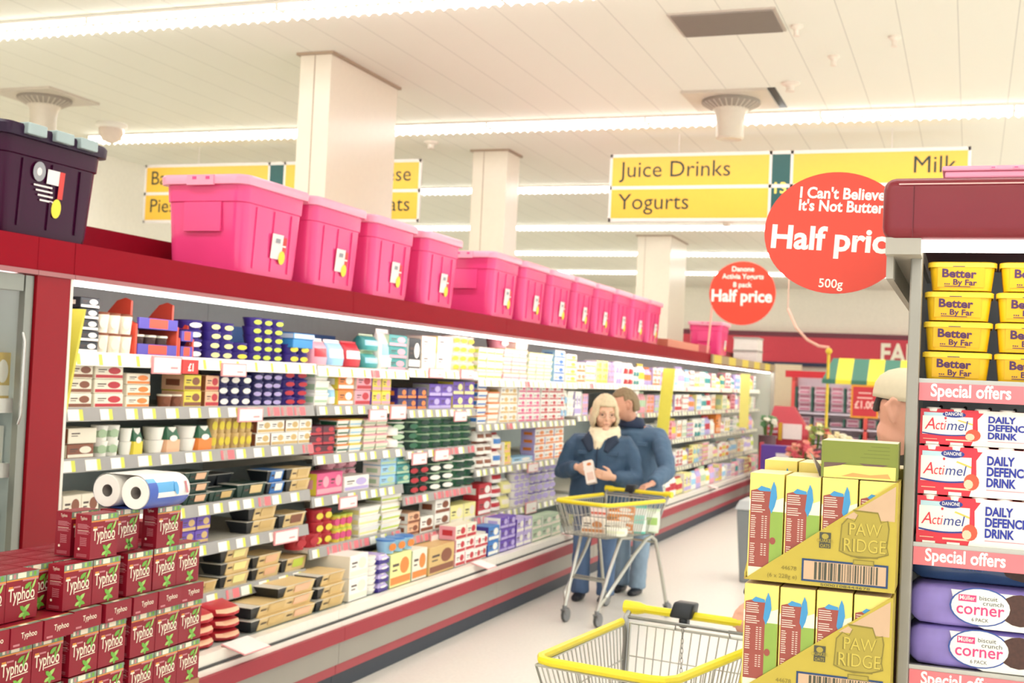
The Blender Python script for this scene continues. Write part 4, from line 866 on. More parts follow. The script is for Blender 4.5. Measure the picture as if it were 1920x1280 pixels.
for y, a, lab in ((4.72, .2, 'pink edged card lying on the rail beneath the red chicken packs'), (7.55, .15, 'white card lying on the front rail below the dairy cartons'), (9.45, .15, 'white card lying on the rail left of the woman'), (15.2, .15, 'white card on the far front rail beyond the couple')):
    p = MB(); p.T = Matrix.Translation((-2.99, y, .428)) @ Matrix.Rotation(.25, 4, 'Y')
    p.box(-.03, .09, -a / 2, a / 2, 0, .003, 0); p.box(-.034, .094, -a / 2 - .006, a / 2 + .006, -.003, 0, 1)
    tag(p.build('price_card', [m_cardw, m_cardp], smooth=0), lab, 'price card')
# yellow price fins
m_fin_y = mat('f0e884', .5, var=.03); m_fin_l = mat('e9e05a', .5)
for x0, y, z0, z1, w, lean, lab, m_ in ((-3.06, 12.74, 1.10, 1.83, .13, .05, 'tall yellow fin on the cabinets right of the couple', m_fin_l), (-3.02, 17.2, 1.11, 1.86, .13, .0, 'pale yellow fin near the far end of the cabinets', m_fin_y), (-3.14, 3.61, 1.40, 1.83, .125, .07, 'yellow fin just inside the first cabinet beside the red panel', m_fin_l)):
    p = MB(); p.hull([(x0 + .0 - lean, y, z0), (x0 + w - lean, y, z0), (x0 + w - lean, y + .012, z0), (x0 - lean, y + .012, z0)], [(x0, y, z1), (x0 + w, y, z1), (x0 + w, y + .012, z1), (x0, y + .012, z1)])
    tag(p.build('price_fin', m_, smooth=0), lab, 'sign')
# red and purple display trays on the top shelf
m_dred = mat('e0553f', .45); m_dpur = mat('5a50b4', .45)
def display_tray(y0, y1, lab, h, pots):
    t = thing('display_tray', lab, 'display tray', (-3.22, (y0 + y1) / 2, 1.675)); hw = (y1 - y0) / 2
    for s_ in (-1, 1):
        p = MB(); yy = s_ * hw
        pts = [(-.2, 0), (0.0, 0), (0.0, h * .55), (-.03, h * .6), (-.03, h * .95), (-.06, h), (-.1, h * .95), (-.2, h * .5)]
        a = [(x, yy - .006, z) for x, z in pts]; c = [(x, yy + .006, z) for x, z in pts]; n_ = len(pts)
        p.add(a + c, [tuple(range(n_)), tuple(range(2 * n_ - 1, n_ - 1, -1))] + [(k, k + n_, (k + 1) % n_ + n_, (k + 1) % n_) for k in range(n_)]); p.build('side_panel', m_dred, t, smooth=0)
    for z in (.004, h * .48):
        p = MB(); p.box(-.2, 0, -hw + .008, hw - .008, z, z + .006, 0); p.box(-.006, .004, -hw + .008, hw - .008, z, z + .045, 0); p.rect((.0046, 0, z), (0, 1, 0), (0, 0, 1), -hw * .45, hw * .45, .004, .042, 1); p.build('tier', [m_dpur, m_dred], t, smooth=0)
    return t
display_tray(4.18, 4.46, 'red and purple display tray of chocolate pots on the top shelf', .235, 3)
display_tray(4.475, 4.575, 'small pink red display tray beside purple pots on the top shelf', .15, 1)
me, kids = product('pot', ('4a342e', 'f4ecd8', '4a342e'), .075, .075, .072, True)
for i, y in enumerate((4.24, 4.32, 4.40)):
    o = put('dessert_pot', me, None, (-3.235, y, 1.687)); [put(n_, k_, o) for n_, k_ in kids]
    tag(o, 'dark chocolate pot in the red display tray, %s from left' % ORD[i], 'pot', 'chocolate pots in the red display tray')
p = MB(); p.box(-3.7, -3.69, 5.4, 6.72, 1.68, 1.86); p.box(-3.69, -3.55, 5.4, 6.72, 1.67, 1.68); tag(p.build('backing_board', mat('2f6fb8', .5), smooth=0), 'blue backing board behind the snack pouches on the top shelf', 'backing board')
p = MB(); p.box(-3.33, -3.215, 5.42, 5.62, 1.755, 1.80, 0); p.box(-3.335, -3.21, 5.415, 5.625, 1.80, 1.83, 1); tag(p.build('snack_tray', [mat('3a8fcc', .45), mat('c3d6e6', .45)], smooth=0, bevel=.004), 'low pale blue tray stacked on violet pots at the top shelf', 'tray')
# stock inside the glass door fridge
for i, (y, z, w, h, c1, lab) in enumerate(((3.16, 1.5, .11, .16, 'd6b44a', 'yellow box inside the glass door fridge beside the door frame'), (3.02, 1.5, .1, .14, 'b8c8c4', 'pale box inside the glass door fridge left of the yellow box'), (3.1, 1.28, .2, .13, 'eef0e2', 'white carton on the middle shelf of the glass door fridge'), (2.86, 1.28, .2, .15, 'e8ecd8', 'cream carton on the middle shelf of the glass door fridge'),
                                         (3.1, .95, .2, .17, 'f2f0e0', 'white carton on the lower shelf of the glass door fridge'), (2.86, .95, .2, .2, 'dfe8d6', 'pale green carton on the lower shelf of the glass door fridge'), (3.1, .55, .2, .22, '6f9fc8', 'blue pack on the lowest shelf of the glass door fridge'), (2.86, .55, .2, .22, '7fb0d4', 'light blue pack low in the glass door fridge'))):
    me, kids = product('box', (c1, c1, 'f6f2e0'), w, .2, h, False)
    tag(put('food_carton', me, None, (-3.085, y + .125, z)), lab, 'carton')
# ------------------------------------------------------------------ storage boxes along the cabinet tops
m_pink = mat('f04a8a', .2, spec=.5, var=.06, scale=5); m_plid = mat('f7a2bc', .3, spec=.5, var=.04); m_aub = mat('380a2a', .25, spec=.2, var=.1, scale=4); m_aubl = mat('2c1a30', .35, spec=.2); m_clip = mat('9fb0b0', .3)
def storage_box(L, D, Hh, mb_, ml, clips, m_hi):
    """tapering plastic crate, local origin at base centre, long side along y"""
    t = put('storage_box', None)
    p = MB(); k = .90; a, c = D / 2, L / 2
    lv = [(0, k - .02), (.03, k), (Hh * .72, .962), (Hh * .73, .985), (Hh - .045, 1.0)]
    def ring(z, s_, n=6, r=.055):
        pts = []
        for sx, sy, a0 in ((1, -1, -90), (1, 1, 0), (-1, 1, 90), (-1, -1, 180)):
            for q in range(n + 1):
                an = math.radians(a0 + 90 * q / n)
                pts.append((sx * (a * s_ - r) + r * math.cos(an), sy * (c * s_ - r) + r * math.sin(an), z))
        return pts
    n = len(ring(0, 1)); vs = []; fs = []
    for z, s_ in lv: vs += ring(z, s_)
    for i in range(len(lv) - 1): fs += [(i * n + q, i * n + (q + 1) % n, (i + 1) * n + (q + 1) % n, (i + 1) * n + q) for q in range(n)]
    fs.append(tuple(range(n - 1, -1, -1))); p.add(vs, fs, 0)
    for s_ in (-1, 1):           # moulded panels and ribs on both long sides and ends
        for yy in (-c * .55, 0, c * .55):
            p.hull([(s_ * a * .895, yy - .006, .03), (s_ * (a * .895 + .007), yy - .006, .03), (s_ * (a * .895 + .007), yy + .006, .03), (s_ * a * .895, yy + .006, .03)][::s_], [(s_ * a * .965, yy - .006, Hh * .7), (s_ * (a * .965 + .005), yy - .006, Hh * .7), (s_ * (a * .965 + .005), yy + .006, Hh * .7), (s_ * a * .965, yy + .006, Hh * .7)][::s_], 0)
        p.hull([(-a * .45, s_ * c * .96, Hh * .42), (a * .45, s_ * c * .96, Hh * .42), (a * .45, s_ * (c * .96 + .01), Hh * .42), (-a * .45, s_ * (c * .96 + .01), Hh * .42)][::s_], [(-a * .45, s_ * c * .98, Hh * .72), (a * .45, s_ * c * .98, Hh * .72), (a * .45, s_ * (c * .98 + .006), Hh * .72), (-a * .45, s_ * (c * .98 + .006), Hh * .72)][::s_], 0)
    p.build('body', mb_, t, smooth=40)
    q = MB(); vs = []; fs = []; lv = [(Hh - .045, 1.0), (Hh - .044, 1.075), (Hh - .012, 1.085), (Hh - .002, 1.06), (Hh - .004, 1.0), (Hh - .012, .96)]
    for z, s_ in lv: vs += ring(z, s_)
    for i in range(len(lv) - 1): fs += [(i * n + j, i * n + (j + 1) % n, (i + 1) * n + (j + 1) % n, (i + 1) * n + j) for j in range(n)]
    fs.append(tuple((len(lv) - 1) * n + j for j in range(n))); q.add(vs, fs, 0)
    lid = q.build('lid', ml, t, smooth=40)
    for s_ in (-1, 1):
        for yy in clips:
            q = MB(); q.box(s_ * a * 1.02 - .025, s_ * a * 1.02 + .032, yy * c - .045, yy * c + .045, Hh - .035, Hh + .004)
            q.build('clip', m_hi, lid, smooth=0, bevel=.004)
    q = MB(); q.box(-.07, .07, -c * 1.085 - .006, -c * 1.06, Hh - .05, Hh - .006, 0)
    for x in (-.04, .03): q.box(x, x + .02, -c * 1.085 - .008, -c * 1.07, Hh - .025, Hh - .012, 1)
    q.build('end_clip', [ml, mb_], lid, smooth=0)
    return t
def sticker(parent, x, y, z, tilt, kind):
    p = MB(); p.T = Matrix.Translation((x, y, z)) @ Matrix.Rotation(.09, 4, 'Y') @ Matrix.Rotation(tilt, 4, 'X')
    X, Y_ = (0, 1, 0), (0, 0, 1)
    if kind == 'pink':
        p.rect((0, 0, 0), X, Y_, -.05, .045, -.03, .085, 0); p.rect((.001, 0, 0), X, Y_, .045, .075, .005, .075, 1); p.rect((.0015, 0, 0), X, Y_, .02, .072, .03, .038, 0)
        p.oval((.002, 0, 0), X, Y_, .045, -.02, .028, .032, 2); p.rect((.002, 0, 0), X, Y_, -.02, .02, .045, .065, 3)
    else:
        p.oval((0, 0, 0), X, Y_, -.05, .07, .03, .034, 3, 18); p.oval((.0005, 0, 0), X, Y_, -.05, .07, .012, .014, 0, 14); p.rect((0, 0, 0), X, Y_, -.01, .05, .035, .085, 0); p.rect((.001, 0, 0), X, Y_, .05, .075, -.01, .085, 1)
        p.oval((.002, 0, 0), X, Y_, .05, -.045, .024, .034, 2); 
        for k in range(4): p.rect((.001, 0, 0), X, Y_, -.07 + k * .012, .02 + k * .004, .02 - k * .016, .026 - k * .016, 0)
    p.build('sticker', [mat('f3e6e4', .45), mat('d83a34', .45), mat('f0dc3a', .45), mat('9a9aa0', .4)], parent, smooth=0)
pb = storage_box(.545, .43, .435, m_pink, m_plid, (), m_plid)
tag(pb, 'x', 'storage box', 'pink storage boxes on the cabinet tops')
sticker(pb, .2065, .03, .12, 0, 'pink')
PB = [4.885, 5.49, 6.13, 6.80, 7.89, 8.50, 9.11, 9.72, 10.33, 10.94, 11.55, 12.16, 15.95]
for i, y in enumerate(PB):
    lab = ('lone pink storage box on the far cabinets under the small red disc' if i == 12 else 'pink lidded storage box showing its whole end, left end of the pink row' if i == 0 else
           'pink lidded storage box with its end exposed after the gap in the row' if i == 4 else 'pink lidded storage box at the far right end of the pink row' if i == 11 else
           'pink lidded storage box, %s from the left end of the row' % ORD[i])
    lo = (-3.235, y, 2.061); rz = (0, .012, .0, .01, .012, .01, -.008, .01, 0, .008, -.01, .01, 0)[i]
    if i == 0: pb.location = lo; pb['label'] = lab
    else: dup(pb, lo, rz, lab)
ab = storage_box(.52, .44, .37, m_aub, m_aubl, (-.5, .02, .5), m_clip)
tag(ab, 'dark aubergine lidded storage crate with grey clips above the red end panel', 'storage box')
ab.location = (-3.235, 3.42, 2.061); sticker(ab, .211, -.02, .155, .0, 'dark')
for i, (y, z) in enumerate(((19.2, 2.061), (19.2, 2.26))):
    p = MB(); p.box(-3.5, -3.13, y, y + .5, z, z + .17, 0); p.box(-3.51, -3.12, y - .01, y + .51, z + .17, z + .198, 1)
    tag(p.build('white_crate', [mat('e8e4dc', .4), mat('a9a49c', .4)], smooth=0), ('lower' if i == 0 else 'upper') + ' of two white crates stacked on the far end of the cabinets', 'storage box')
p = MB(); p.box(-3.42, -3.06, 12.9, 14.5, 2.061, 2.15, 0); tag(p.build('promotion_board', [mat('dd8a70', .45)], smooth=0), 'long salmon board lying on the cabinet tops past the pink row', 'board')
p = MB(); p.box(-3.4, -3.1, 14.62, 15.4, 2.061, 2.17, 0); tag(p.build('promotion_board', [mat('c92a4a', .45)], smooth=0), 'crimson board between the salmon board and the lone pink box', 'board')
# ------------------------------------------------------------------ promotional stack of tea boxes
m_tea = mat('8e1428', .4, spec=.35, var=.04); m_tcr = mat('f6ead2', .45); m_tor = mat('e8953a', .45); m_tgr = mat('6fae3c', .45, var=.15); m_tgl = mat('a5cf6a', .45); m_tpk = mat('c98086', .5); m_tpic = mat('7f9480', .5, var=.25, scale=60)
TW, TH, TD = .120, .129, .056
def tea_art(p, o, xd, zd):
    """front panel of a tea box: picture strip, tag, word mark, leaves"""
    w, h = TW, TH
    p.rect(o, xd, zd, -w / 2, w / 2, h * .865, h * .995, 6)
    p.rect(Vector(o) + Vector((.0003, 0, 0)), xd, zd, -w * .16, w * .1, h * .875, h * .985, 1)
    for k, mi in ((-.42, 1), (.2, 4), (.34, 3), (-.3, 5)): p.rect(Vector(o) + Vector((.0003, 0, 0)), xd, zd, w * k, w * (k + .08), h * .885, h * .975, mi)
    p.rect(o, xd, zd, -w / 2, w / 2, h * .835, h * .862, 2)
    p.rect(o, xd, zd, 0, w / 2, h * .80, h * .835, 5)
    p.rect(o, xd, zd, -w * .42, -w * .29, h * .685, h * .725, 2); p.rect(o, xd, zd, -w * .27, -w * .06, h * .685, h * .72, 5)
    a = Vector(o) + Vector(zd) * (h * .42) + Vector(xd) * (-w * .43)
    p.text('Typhoo', .049, a + Vector((.0004, 0, 0)), xd, zd, 1, bold=.012, fit=w * .82)
    p.shape(o, xd, zd, [(-w * .1, h * .355), (w * .40, h * .385), (w * .40, h * .405), (-w * .1, h * .375)], 1)
    def leaf(cx, cy, L, wd, an, mi):
        ca, sa = math.cos(an), math.sin(an)
        pts = [(-L, 0), (-L * .4, wd), (L * .3, wd * .9), (L, 0), (L * .3, -wd * .9), (-L * .4, -wd)]
        p.shape(Vector(o) + Vector((.0006, 0, 0)), xd, zd, [(cx + x * ca - y * sa, cy + x * sa + y * ca) for x, y in pts], mi)
    leaf(w * .17, h * .70, .016, .0065, .5, 3); leaf(w * .36, h * .72, .017, .004, 1.1, 4); leaf(w * .25, h * .6, .013, .004, 1.5, 3)
    leaf(w * .04, h * .22, .014, .006, -.7, 3); leaf(w * .16, h * .235, .015, .006, .6, 4); leaf(w * .10, h * .13, .018, .008, 1.55, 3); leaf(w * .01, h * .10, .012, .005, .4, 4); leaf(w * .19, h * .10, .012, .005, -.4, 3)
TM = [m_tea, m_tcr, m_tor, m_tgr, m_tgl, m_tpk, m_tpic]
def tea_up():
    p = MB(); p.box(-TD, 0, -TW / 2, TW / 2, 0, TH, 0)
    tea_art(p, (.0004, 0, 0), (0, 1, 0), (0, 0, 1))
    o = (0, -TW / 2 - .0004, 0); X, Z_ = (1, 0, 0), (0, 0, 1)                      # small print on the narrow end
    p.text('Typhoo', .013, (-TD * .70, -TW / 2 - .0006, TH * .88), X, Z_, 1, fit=TD * .42)
    p.rect(o, X, Z_, -TD * .85, -TD * .15, TH * .63, TH * .64, 1)
    for k in range(8): p.rect(o, X, Z_, -TD * .85, -TD * (.25 - .1 * (k % 3)), TH * (.77 - .022 * k) - (TH * .06 if k > 4 else 0), TH * (.78 - .022 * k) - (TH * .06 if k > 4 else 0), 5)
    for k in range(5): p.rect(o, X, Z_, -TD * .62, -TD * .25, TH * (.46 - .04 * k), TH * (.475 - .04 * k), 5)
    p.rect(o, X, Z_, -TD * .66, -TD * .64, TH * .28, TH * .5, 5); p.oval(o, X, Z_, -TD * .72, TH * .22, .004, .004, 1, 8)
    for k in range(3): p.rect(o, X, Z_, -TD * .85, -TD * .2, TH * (.10 - .025 * k), TH * (.108 - .025 * k), 5)
    for k in range(2): p.text('Typhoo', .02, (-TD * .5, -TW * .3, TH + .0005), (0, 1, 0), (-1, 0, 0), 5) if k == 0 else None
    return p.mesh('tea_box', TM, 0, .0012, 1)
def tea_flat():
    """a box lying on its back: word mark on the end panel, front art on top"""
    p = MB(); p.box(-TH, 0, -TW / 2, TW / 2, 0, TD, 0)
    p.text('Typhoo', .022, (.0005, .008, TD * .42), (0, 1, 0), (0, 0, 1), 1, bold=.01, align='c', fit=TW * .5)
    p.rect((.0004, 0, 0), (0, 1, 0), (0, 0, 1), -TW * .42, -TW * .22, TD * .1, TD * .2, 5)
    o = (0, 0, TD + .0004); X, Z_ = (0, 1, 0), (1, 0, 0)
    p.rect(o, X, Z_, -TW / 2, TW / 2, -TH * .14, -.002, 6); p.rect((0, 0, TD + .0007), X, Z_, -TW * .16, TW * .1, -TH * .13, -.004, 1); p.rect(o, X, Z_, -TW / 2, TW / 2, -TH * .17, -TH * .14, 2)
    return p.mesh('tea_box', TM, 0, .0012, 1)
up, fl = tea_up(), tea_flat()
def tea(me, y, z, lab, X=-2.37, rz=0.0): tag(put('tea_box', me, None, (X, y, z), rz), lab, 'tea box', 'maroon tea boxes in the promotional stack')
E = [('top layer', .0), ]
tea(up, 2.980, 1.0705, 'upright maroon tea box on the top layer, its narrow printed end fully showing')
tea(up, 3.125, 1.0705, 'upright maroon tea box on the top layer partly hidden by the box in front', -2.402, .04)
tea(up, 3.290, 1.0665, 'upright maroon tea box on the top layer standing apart at the right')
tea(up, 3.0, 1.0705, 'upright maroon tea box behind the front pair of the top layer', -2.458)
tea(fl, 3.43, 1.0665, 'maroon tea box laid flat and turned at the right end of the top layer', -2.47, -.2)
for i, y in enumerate((2.425, 2.55, 2.672)): tea(up, y, .9385, 'upright maroon tea box, second layer from top, %s from left end' % ORD[i], -2.385)
for i, y in enumerate((2.876, 2.999, 3.155, 3.282, 3.404)): tea(up, y, .9385, 'upright maroon tea box, second layer under the rolls, %s of five' % ORD[i])
for i in range(4):
    for j in range(9):
        tea(up, 2.425 + .1235 * j, .9385, 'maroon tea box seen only by its lid, %s row back, %s along' % (ORD[i + 1], ORD[j]), -2.445 - .0585 * i)
for i, y in enumerate((2.52, 2.643, 2.768, 2.905, 3.042, 3.17, 3.293, 3.41)): tea(fl, y, .879, 'maroon tea box lying flat in the middle layer, %s from left' % ORD[i], -2.335 if i < 3 else -2.352, .02 if i != 7 else -.02)
for i, y in enumerate((2.51, 2.645, 2.768, 2.918, 3.042, 3.188, 3.311, 3.433)): tea(up, y, .746, 'upright maroon tea box, layer just below the flat ones, %s from left' % ORD[i])
for i, y in enumerate((2.51, 2.645, 2.768, 2.918, 3.042, 3.188, 3.311, 3.433)): tea(up, y, .613, 'upright maroon tea box, lowest layer in view, %s from left' % ORD[i])
p = MB(); p.box(-2.75, -2.37, 2.36, 3.5, 0, .612, 0); p.box(-2.75, -2.5, 2.36, 3.5, .612, .937, 0)
tag(p.build('display_plinth', mat('a8835a', .7), smooth=0), 'brown cardboard plinth carrying the maroon tea boxes', 'plinth')
# shrink wrap on the lowest cases
t = thing('roll_pack', 'blue and white wrapped pack of toilet rolls lying on the tea boxes', 'toilet rolls', (-2.40, 3.20, 1.202), .0)
m_roll = mat('f6f1e8', .8); m_wblu = mat('2d55b8', .3, spec=.6); m_wwht = mat('f4f3f0', .3, spec=.5, var=.06); m_tube_ = mat('9a9088', .8); m_wsky = mat('58a8e0', .3)
R_ = .05
for i, (dx, dz) in enumerate(((-.055, .0), (.05, -.0))):
    for j in range(2):
        p = MB(); ax = Matrix.Rotation(-math.pi / 2, 3, 'X'); y0 = -.115 + j * .105
        p.lathe([(.019, .004), (.0485, 0), (R_, .004), (R_, .098), (.0485, .102), (.019, .098)], 22, (dx, y0, R_ + .001), 0, (False, False), ax)
        p.lathe([(.0192, .098), (.0192, .004)], 16, (dx, y0, R_ + .001), 1, (False, False), ax)
        p.lathe([(.0185, .05), (.0185, .052)], 12, (dx, y0, R_ + .001), 2, (True, True), ax)
        p.build('toilet_roll', [m_roll, m_tube_, mat('4a4642', .9)], t)
w = MB(); n = 40; vs = []; fs = []; ms = []
prof = []
for k in range(n):
    a = 2 * math.pi * k / n; ca, sa = math.cos(a), math.sin(a)
    prof.append(((.05 if ca > 0 else -.055) + (R_ + .002) * ca, R_ + .002 + (R_ + .002) * sa))
for y in (-.112, -.07, .02, .085, .105, .118):
    s_ = 1.0 if y < .1 else (.9 if y < .11 else .55)
    for x, z in prof: vs.append((x * s_, y, (z - R_) * s_ + R_))
for i in range(5):
    for k in range(n):
        fs.append((i * n + k, i * n + (k + 1) % n, (i + 1) * n + (k + 1) % n, (i + 1) * n + k))
        a = k / n
        ms.append(1 if (a > .5 and a < .93) or (i == 0 and (a < .09 or a > .9)) else 2 if (i == 1 and a < .08) or (i == 0 and .09 <= a < .13) else 0)
fs.append(tuple(5 * n + k for k in range(n))); ms.append(0)
w.add(vs, fs, ms)
w.oval((.1025, .02, R_ + .012), (0, 1, 0), (-.25, 0, 1), 0, 0, .011, .02, 2); w.rect((.102, .065, R_ + .012), (0, 1, 0), (-.3, 0, 1), 0, .012, -.018, .018, 3)
w.build('wrapper', [m_wwht, m_wblu, m_wsky, m_tpk], t, smooth=60)
# ------------------------------------------------------------------ end cooler at the right
m_can = mat('7a1424', .35, spec=.5, var=.03, scale=3); m_post = mat('98948a', .4, .4); m_canl = mat('d9a9a4', .3); m_off = mat('e87a80', .45, var=.03); m_lcool = glow('cooler_diffuser', (1.0, .97, .88), 3.5)
t = thing('end_cooler', 'end of aisle cooler with dark red canopy stocked with margarine and yogurt packs', 'cooler', (0, 0, 0))
cw = 1.1
p = MB(); p.box(-.157, cw, 2.25, 3.35, 1.926, 2.036, 0); p.build('canopy', [m_can], t, smooth=40, bevel=.022, seg=4)
p = MB(); p.box(-.13, cw, 2.2485, 2.2495, 2.021, 2.0235, 0); p.box(-.105, -.104, 2.2485, 2.2495, 1.93, 2.02, 1); p.build('canopy_trim', [m_canl, mat('5d1420', .5)], t, smooth=0)
p = MB(); p.box(-.09, cw, 2.27, 2.34, 1.912, 1.928, 0); p.build('light_diffuser', m_lcool, t, smooth=0)
p = MB(); p.hull([(-.15, 2.262, 1.90), (-.09, 2.262, 1.90), (-.09, 3.3, 1.90), (-.15, 3.3, 1.90)], [(-.15, 2.262, 1.93), (-.09, 2.262, 1.93), (-.09, 3.3, 1.93), (-.15, 3.3, 1.93)], 0)
p.box(-.15, -.138, 2.3, 3.3, 1.86, 1.905, 0); p.build('side_valance', mat('aaa498', .4), t, smooth=0)
p = MB(); p.box(-.110, -.089, 2.335, 2.375, 0, 1.93); p.build('post', m_post, t, smooth=0, bevel=.003)
p = MB(); p.box(-.108, -.098, 2.375, 3.2, 0, 1.93, 0); p.build('side_panel', mat('9a9a92', .4), t, smooth=0)
p = MB(); p.box(-.098, cw, 2.84, 2.86, .2, 1.93, 0)
for i in range(14):
    for j in range(3): p.oval((0, 2.8395, 0), (1, 0, 0), (0, 0, 1), -.06 + i * .05, 1.60 + j * .03, .004, .004, 1, 8)
p.build('back_panel', [mat('9ba3a8', .45), m_black], t, smooth=0)
p = MB(); p.box(-.098, cw, 2.36, 2.84, 0, .35); p.build('base', m_panel, t, smooth=0)
for z in (1.68, 1.384, 1.164, .9):
    p = MB(); p.box(-.092, cw, 2.36, 2.83, z - .022, z - .001, 0); p.box(-.09, cw, 2.348, 2.36, z - .004, z + .004, 0); so = p.build('shelf', m_steel, t, smooth=0)
    p = MB(); p.box(-.088, cw, 2.344, 2.352, z - .036, z - .004, 0)
    for k in range(3): p.text('Special offers', .0315, (-.068 + k * .36, 2.3434, z - .0275), (1, 0, 0), (0, 0, 1), 1, bold=.025, fit=.135)
    p.build('offer_strip', [m_off, m_white], so, smooth=0)
# margarine tubs
m_marg = mat('e8b814', .35, var=.03); m_margl = mat('ecc634', .3, var=.02); m_plum = mat('4a2352', .5)
p = MB(); w, d, h = .116, .085, .052
def rr(sx, sy, z, r=.016, n=4):
    pts = []
    for qx, qy, a0 in ((1, -1, -90), (1, 1, 0), (-1, 1, 90), (-1, -1, 180)):
        for q in range(n + 1):
            an = math.radians(a0 + 90 * q / n); pts.append((qx * (sx - r) + r * math.cos(an), d / 2 + qy * (sy - r) + r * math.sin(an), z))
    return pts
vs = rr(w * .44, d * .43, 0) + rr(w * .445, d * .44, .004) + rr(w * .485, d * .485, h * .86); n = 20
p.add(vs, [(i * n + q, i * n + (q + 1) % n, (i + 1) * n + (q + 1) % n, (i + 1) * n + q) for i in (0, 1) for q in range(n)] + [tuple(range(n - 1, -1, -1))], 0)
zd = (0, -.1, 1)
o = (0, d / 2 - d * .44 - .0012, .002)
p.rect(o, (1, 0, 0), zd, -w * .36, w * .33, .004, h * .8, 2)
o2 = Vector(o) + Vector((0, -.0008, 0))
p.text('Better', .021, o2 + Vector((-.034, -.0024, .0225)), (1, 0, -.03), zd, 1, bold=.03, fit=.059); p.text('... By Far', .0145, o2 + Vector((-.030, -.001, .009)), (1, 0, -.03), zd, 1, bold=.022, fit=.056)
p.rect(Vector(o2) + Vector((0, -.0002, 0)), (1, 0, -.02), zd, -.03, .015, .0045, .0058, 1); p.rect(Vector(o2) + Vector((0, -.0005, 0)), (1, 0, 0), zd, -.016, .005, .0408, .0422, 1)
me_t = p.mesh('margarine_tub', [m_marg, m_plum, mat('e2ac0e', .4)], 40)
q = MB(); vs = rr(w * .5, d * .5, h * .80) + rr(w * .515, d * .515, h * .81) + rr(w * .515, d * .515, h * .97) + rr(w * .49, d * .49, h); q.add(vs, [(i * n + j, i * n + (j + 1) % n, (i + 1) * n + (j + 1) % n, (i + 1) * n + j) for i in range(3) for j in range(n)] + [tuple(3 * n + j for j in range(n))], 0)
me_l = q.mesh('lid', [m_margl], 40)
for c_ in range(3):
    for r_ in range(4):
        o = put('margarine_tub', me_t, None, (-.026 + c_ * .123 + (.004 if r_ == 3 else 0), 2.362 + .004 * r_, 1.6815 + r_ * .0552)); put('lid', me_l, o)
        tag(o, 'yellow margarine tub, %s column from the cooler post, %s' % (ORD[c_], ('on the shelf', 'second up', 'third up', 'top of stack')[r_]), 'tub', 'yellow margarine tubs in the end cooler')
# probiotic drink multipacks
m_ared = mat('dd2f3f', .38, var=.04); m_abl = mat('2a3a8c', .45); m_apk = mat('e28a98', .45); m_astr = mat('e0563a', .45, var=.15); m_anavy = mat('23309a', .45); m_foil = mat('f1ede2', .4)
def drink_pack(h):
    p = MB(); L = .30; dp = .14
    p.box(0, L, 0, dp, 0, h, 0)
    o = (0, -.0006, 0); X, Z_ = (1, 0, 0), (0, 0, 1)
    p.shape(o, X, Z_, [(.088, 0), (.30, 0), (.30, h), (.112, h), (.098, h * .75), (.099, h * .45)], 1)
    o = (0, -.0009, 0); p.rect(o, X, Z_, .004, .09, h * .28, h * .80, 1)
    p.rect((0, -.0011, 0), X, Z_, .006, .05, h * .80, h * .90, 6)
    pts = [(.004 + .086 * k / 10, h * (.30 - .05 * math.sin(math.pi * k / 10))) for k in range(11)]
    p.shape((0, -.0012, 0), X, Z_, pts + [(a, b + h * .035) for a, b in reversed(pts)], 2)
    p.oval((0, -.0013, 0), X, Z_, .058, h * .86, .02, h * .085, 2, 18); p.text('DANONE', .009, (.058, -.0016, h * .83), X, Z_, 1, bold=.01, align='c', fit=.03)
    p.text('A', .031, (.008, -.0016, h * .42), X, Z_, 0, shear=.25, fit=.018); p.text('cti', .026, (.027, -.0016, h * .42), X, Z_, 0, shear=.2, fit=.018); p.text('mel', .026, (.0462, -.0016, h * .42), X, Z_, 2, shear=.2, fit=.036)
    p.oval((0, -.0018, 0), X, Z_, .0435, h * .75, .0022, .0026, 0, 8)
    p.shape((0, -.0012, 0), X, Z_, [(.066, h * .72), (.09, h * .62), (.09, h * .58), (.064, h * .69)], 7)
    p.oval((0, -.0017, 0), X, Z_, .091, h * .3, .013, h * .17, 3, 14); p.oval((0, -.002, 0), X, Z_, .086, h * .25, .008, h * .1, 8, 10)
    p.rect((0, -.0012, 0), X, Z_, .045, .09, h * .12, h * .16, 8); p.rect((0, -.0012, 0), X, Z_, .006, .03, h * .14, h * .155, 8)
    for i, s_ in enumerate(('DAILY', 'DEFENCES', 'DRINK')): p.text(s_, h * .25, (.116, -.0016, h * (.68 - .225 * i)), X, Z_, 5, bold=.04, fit=(.046, .077, .049)[i])
    p.rect((0, -.0012, 0), X, Z_, .116, .21, h * .15, h * .165, 4)
    MT = [m_ared, m_foil, m_abl, m_astr, m_apk, m_anavy, mat('b9d8e0', .45), mat('e8c65a', .45), mat('f2c8a8', .45)]
    caps = []
    for i in range(7):
        b = MB(); x = .022 + i * .0418; p.rect((0, -.0013, 0), X, Z_, x - .011, x + .011, 0, h * .07, 1)
        b.lathe([(.013, h * .93), (.0135, h + .001), (.012, h + .003)], 12, (x, .0115, 0), 0)
        caps.append(b.mesh('bottle', [m_foil], 30))
    return p.mesh('drink_multipack', MT, 0), caps
pm, pbm = drink_pack(.0865); sm, sbm = drink_pack(.064)
for i, (z, me, mb_, dy, lab) in enumerate(((1.3855, pm, pbm, 0, 'red and white probiotic drink multipack at the bottom of three on the cooler shelf'), (1.4755, pm, pbm, 0, 'red and white probiotic drink multipack in the middle of the stack'), (1.5655, sm, sbm, .012, 'shorter red and white probiotic drink multipack on top of the stack'))):
    o = put('drink_multipack', me, None, (-.085, 2.356 + dy, z)); [put('bottle', q_, o) for q_ in mb_]
    tag(o, lab, 'multipack', 'probiotic drink multipacks in the end cooler')
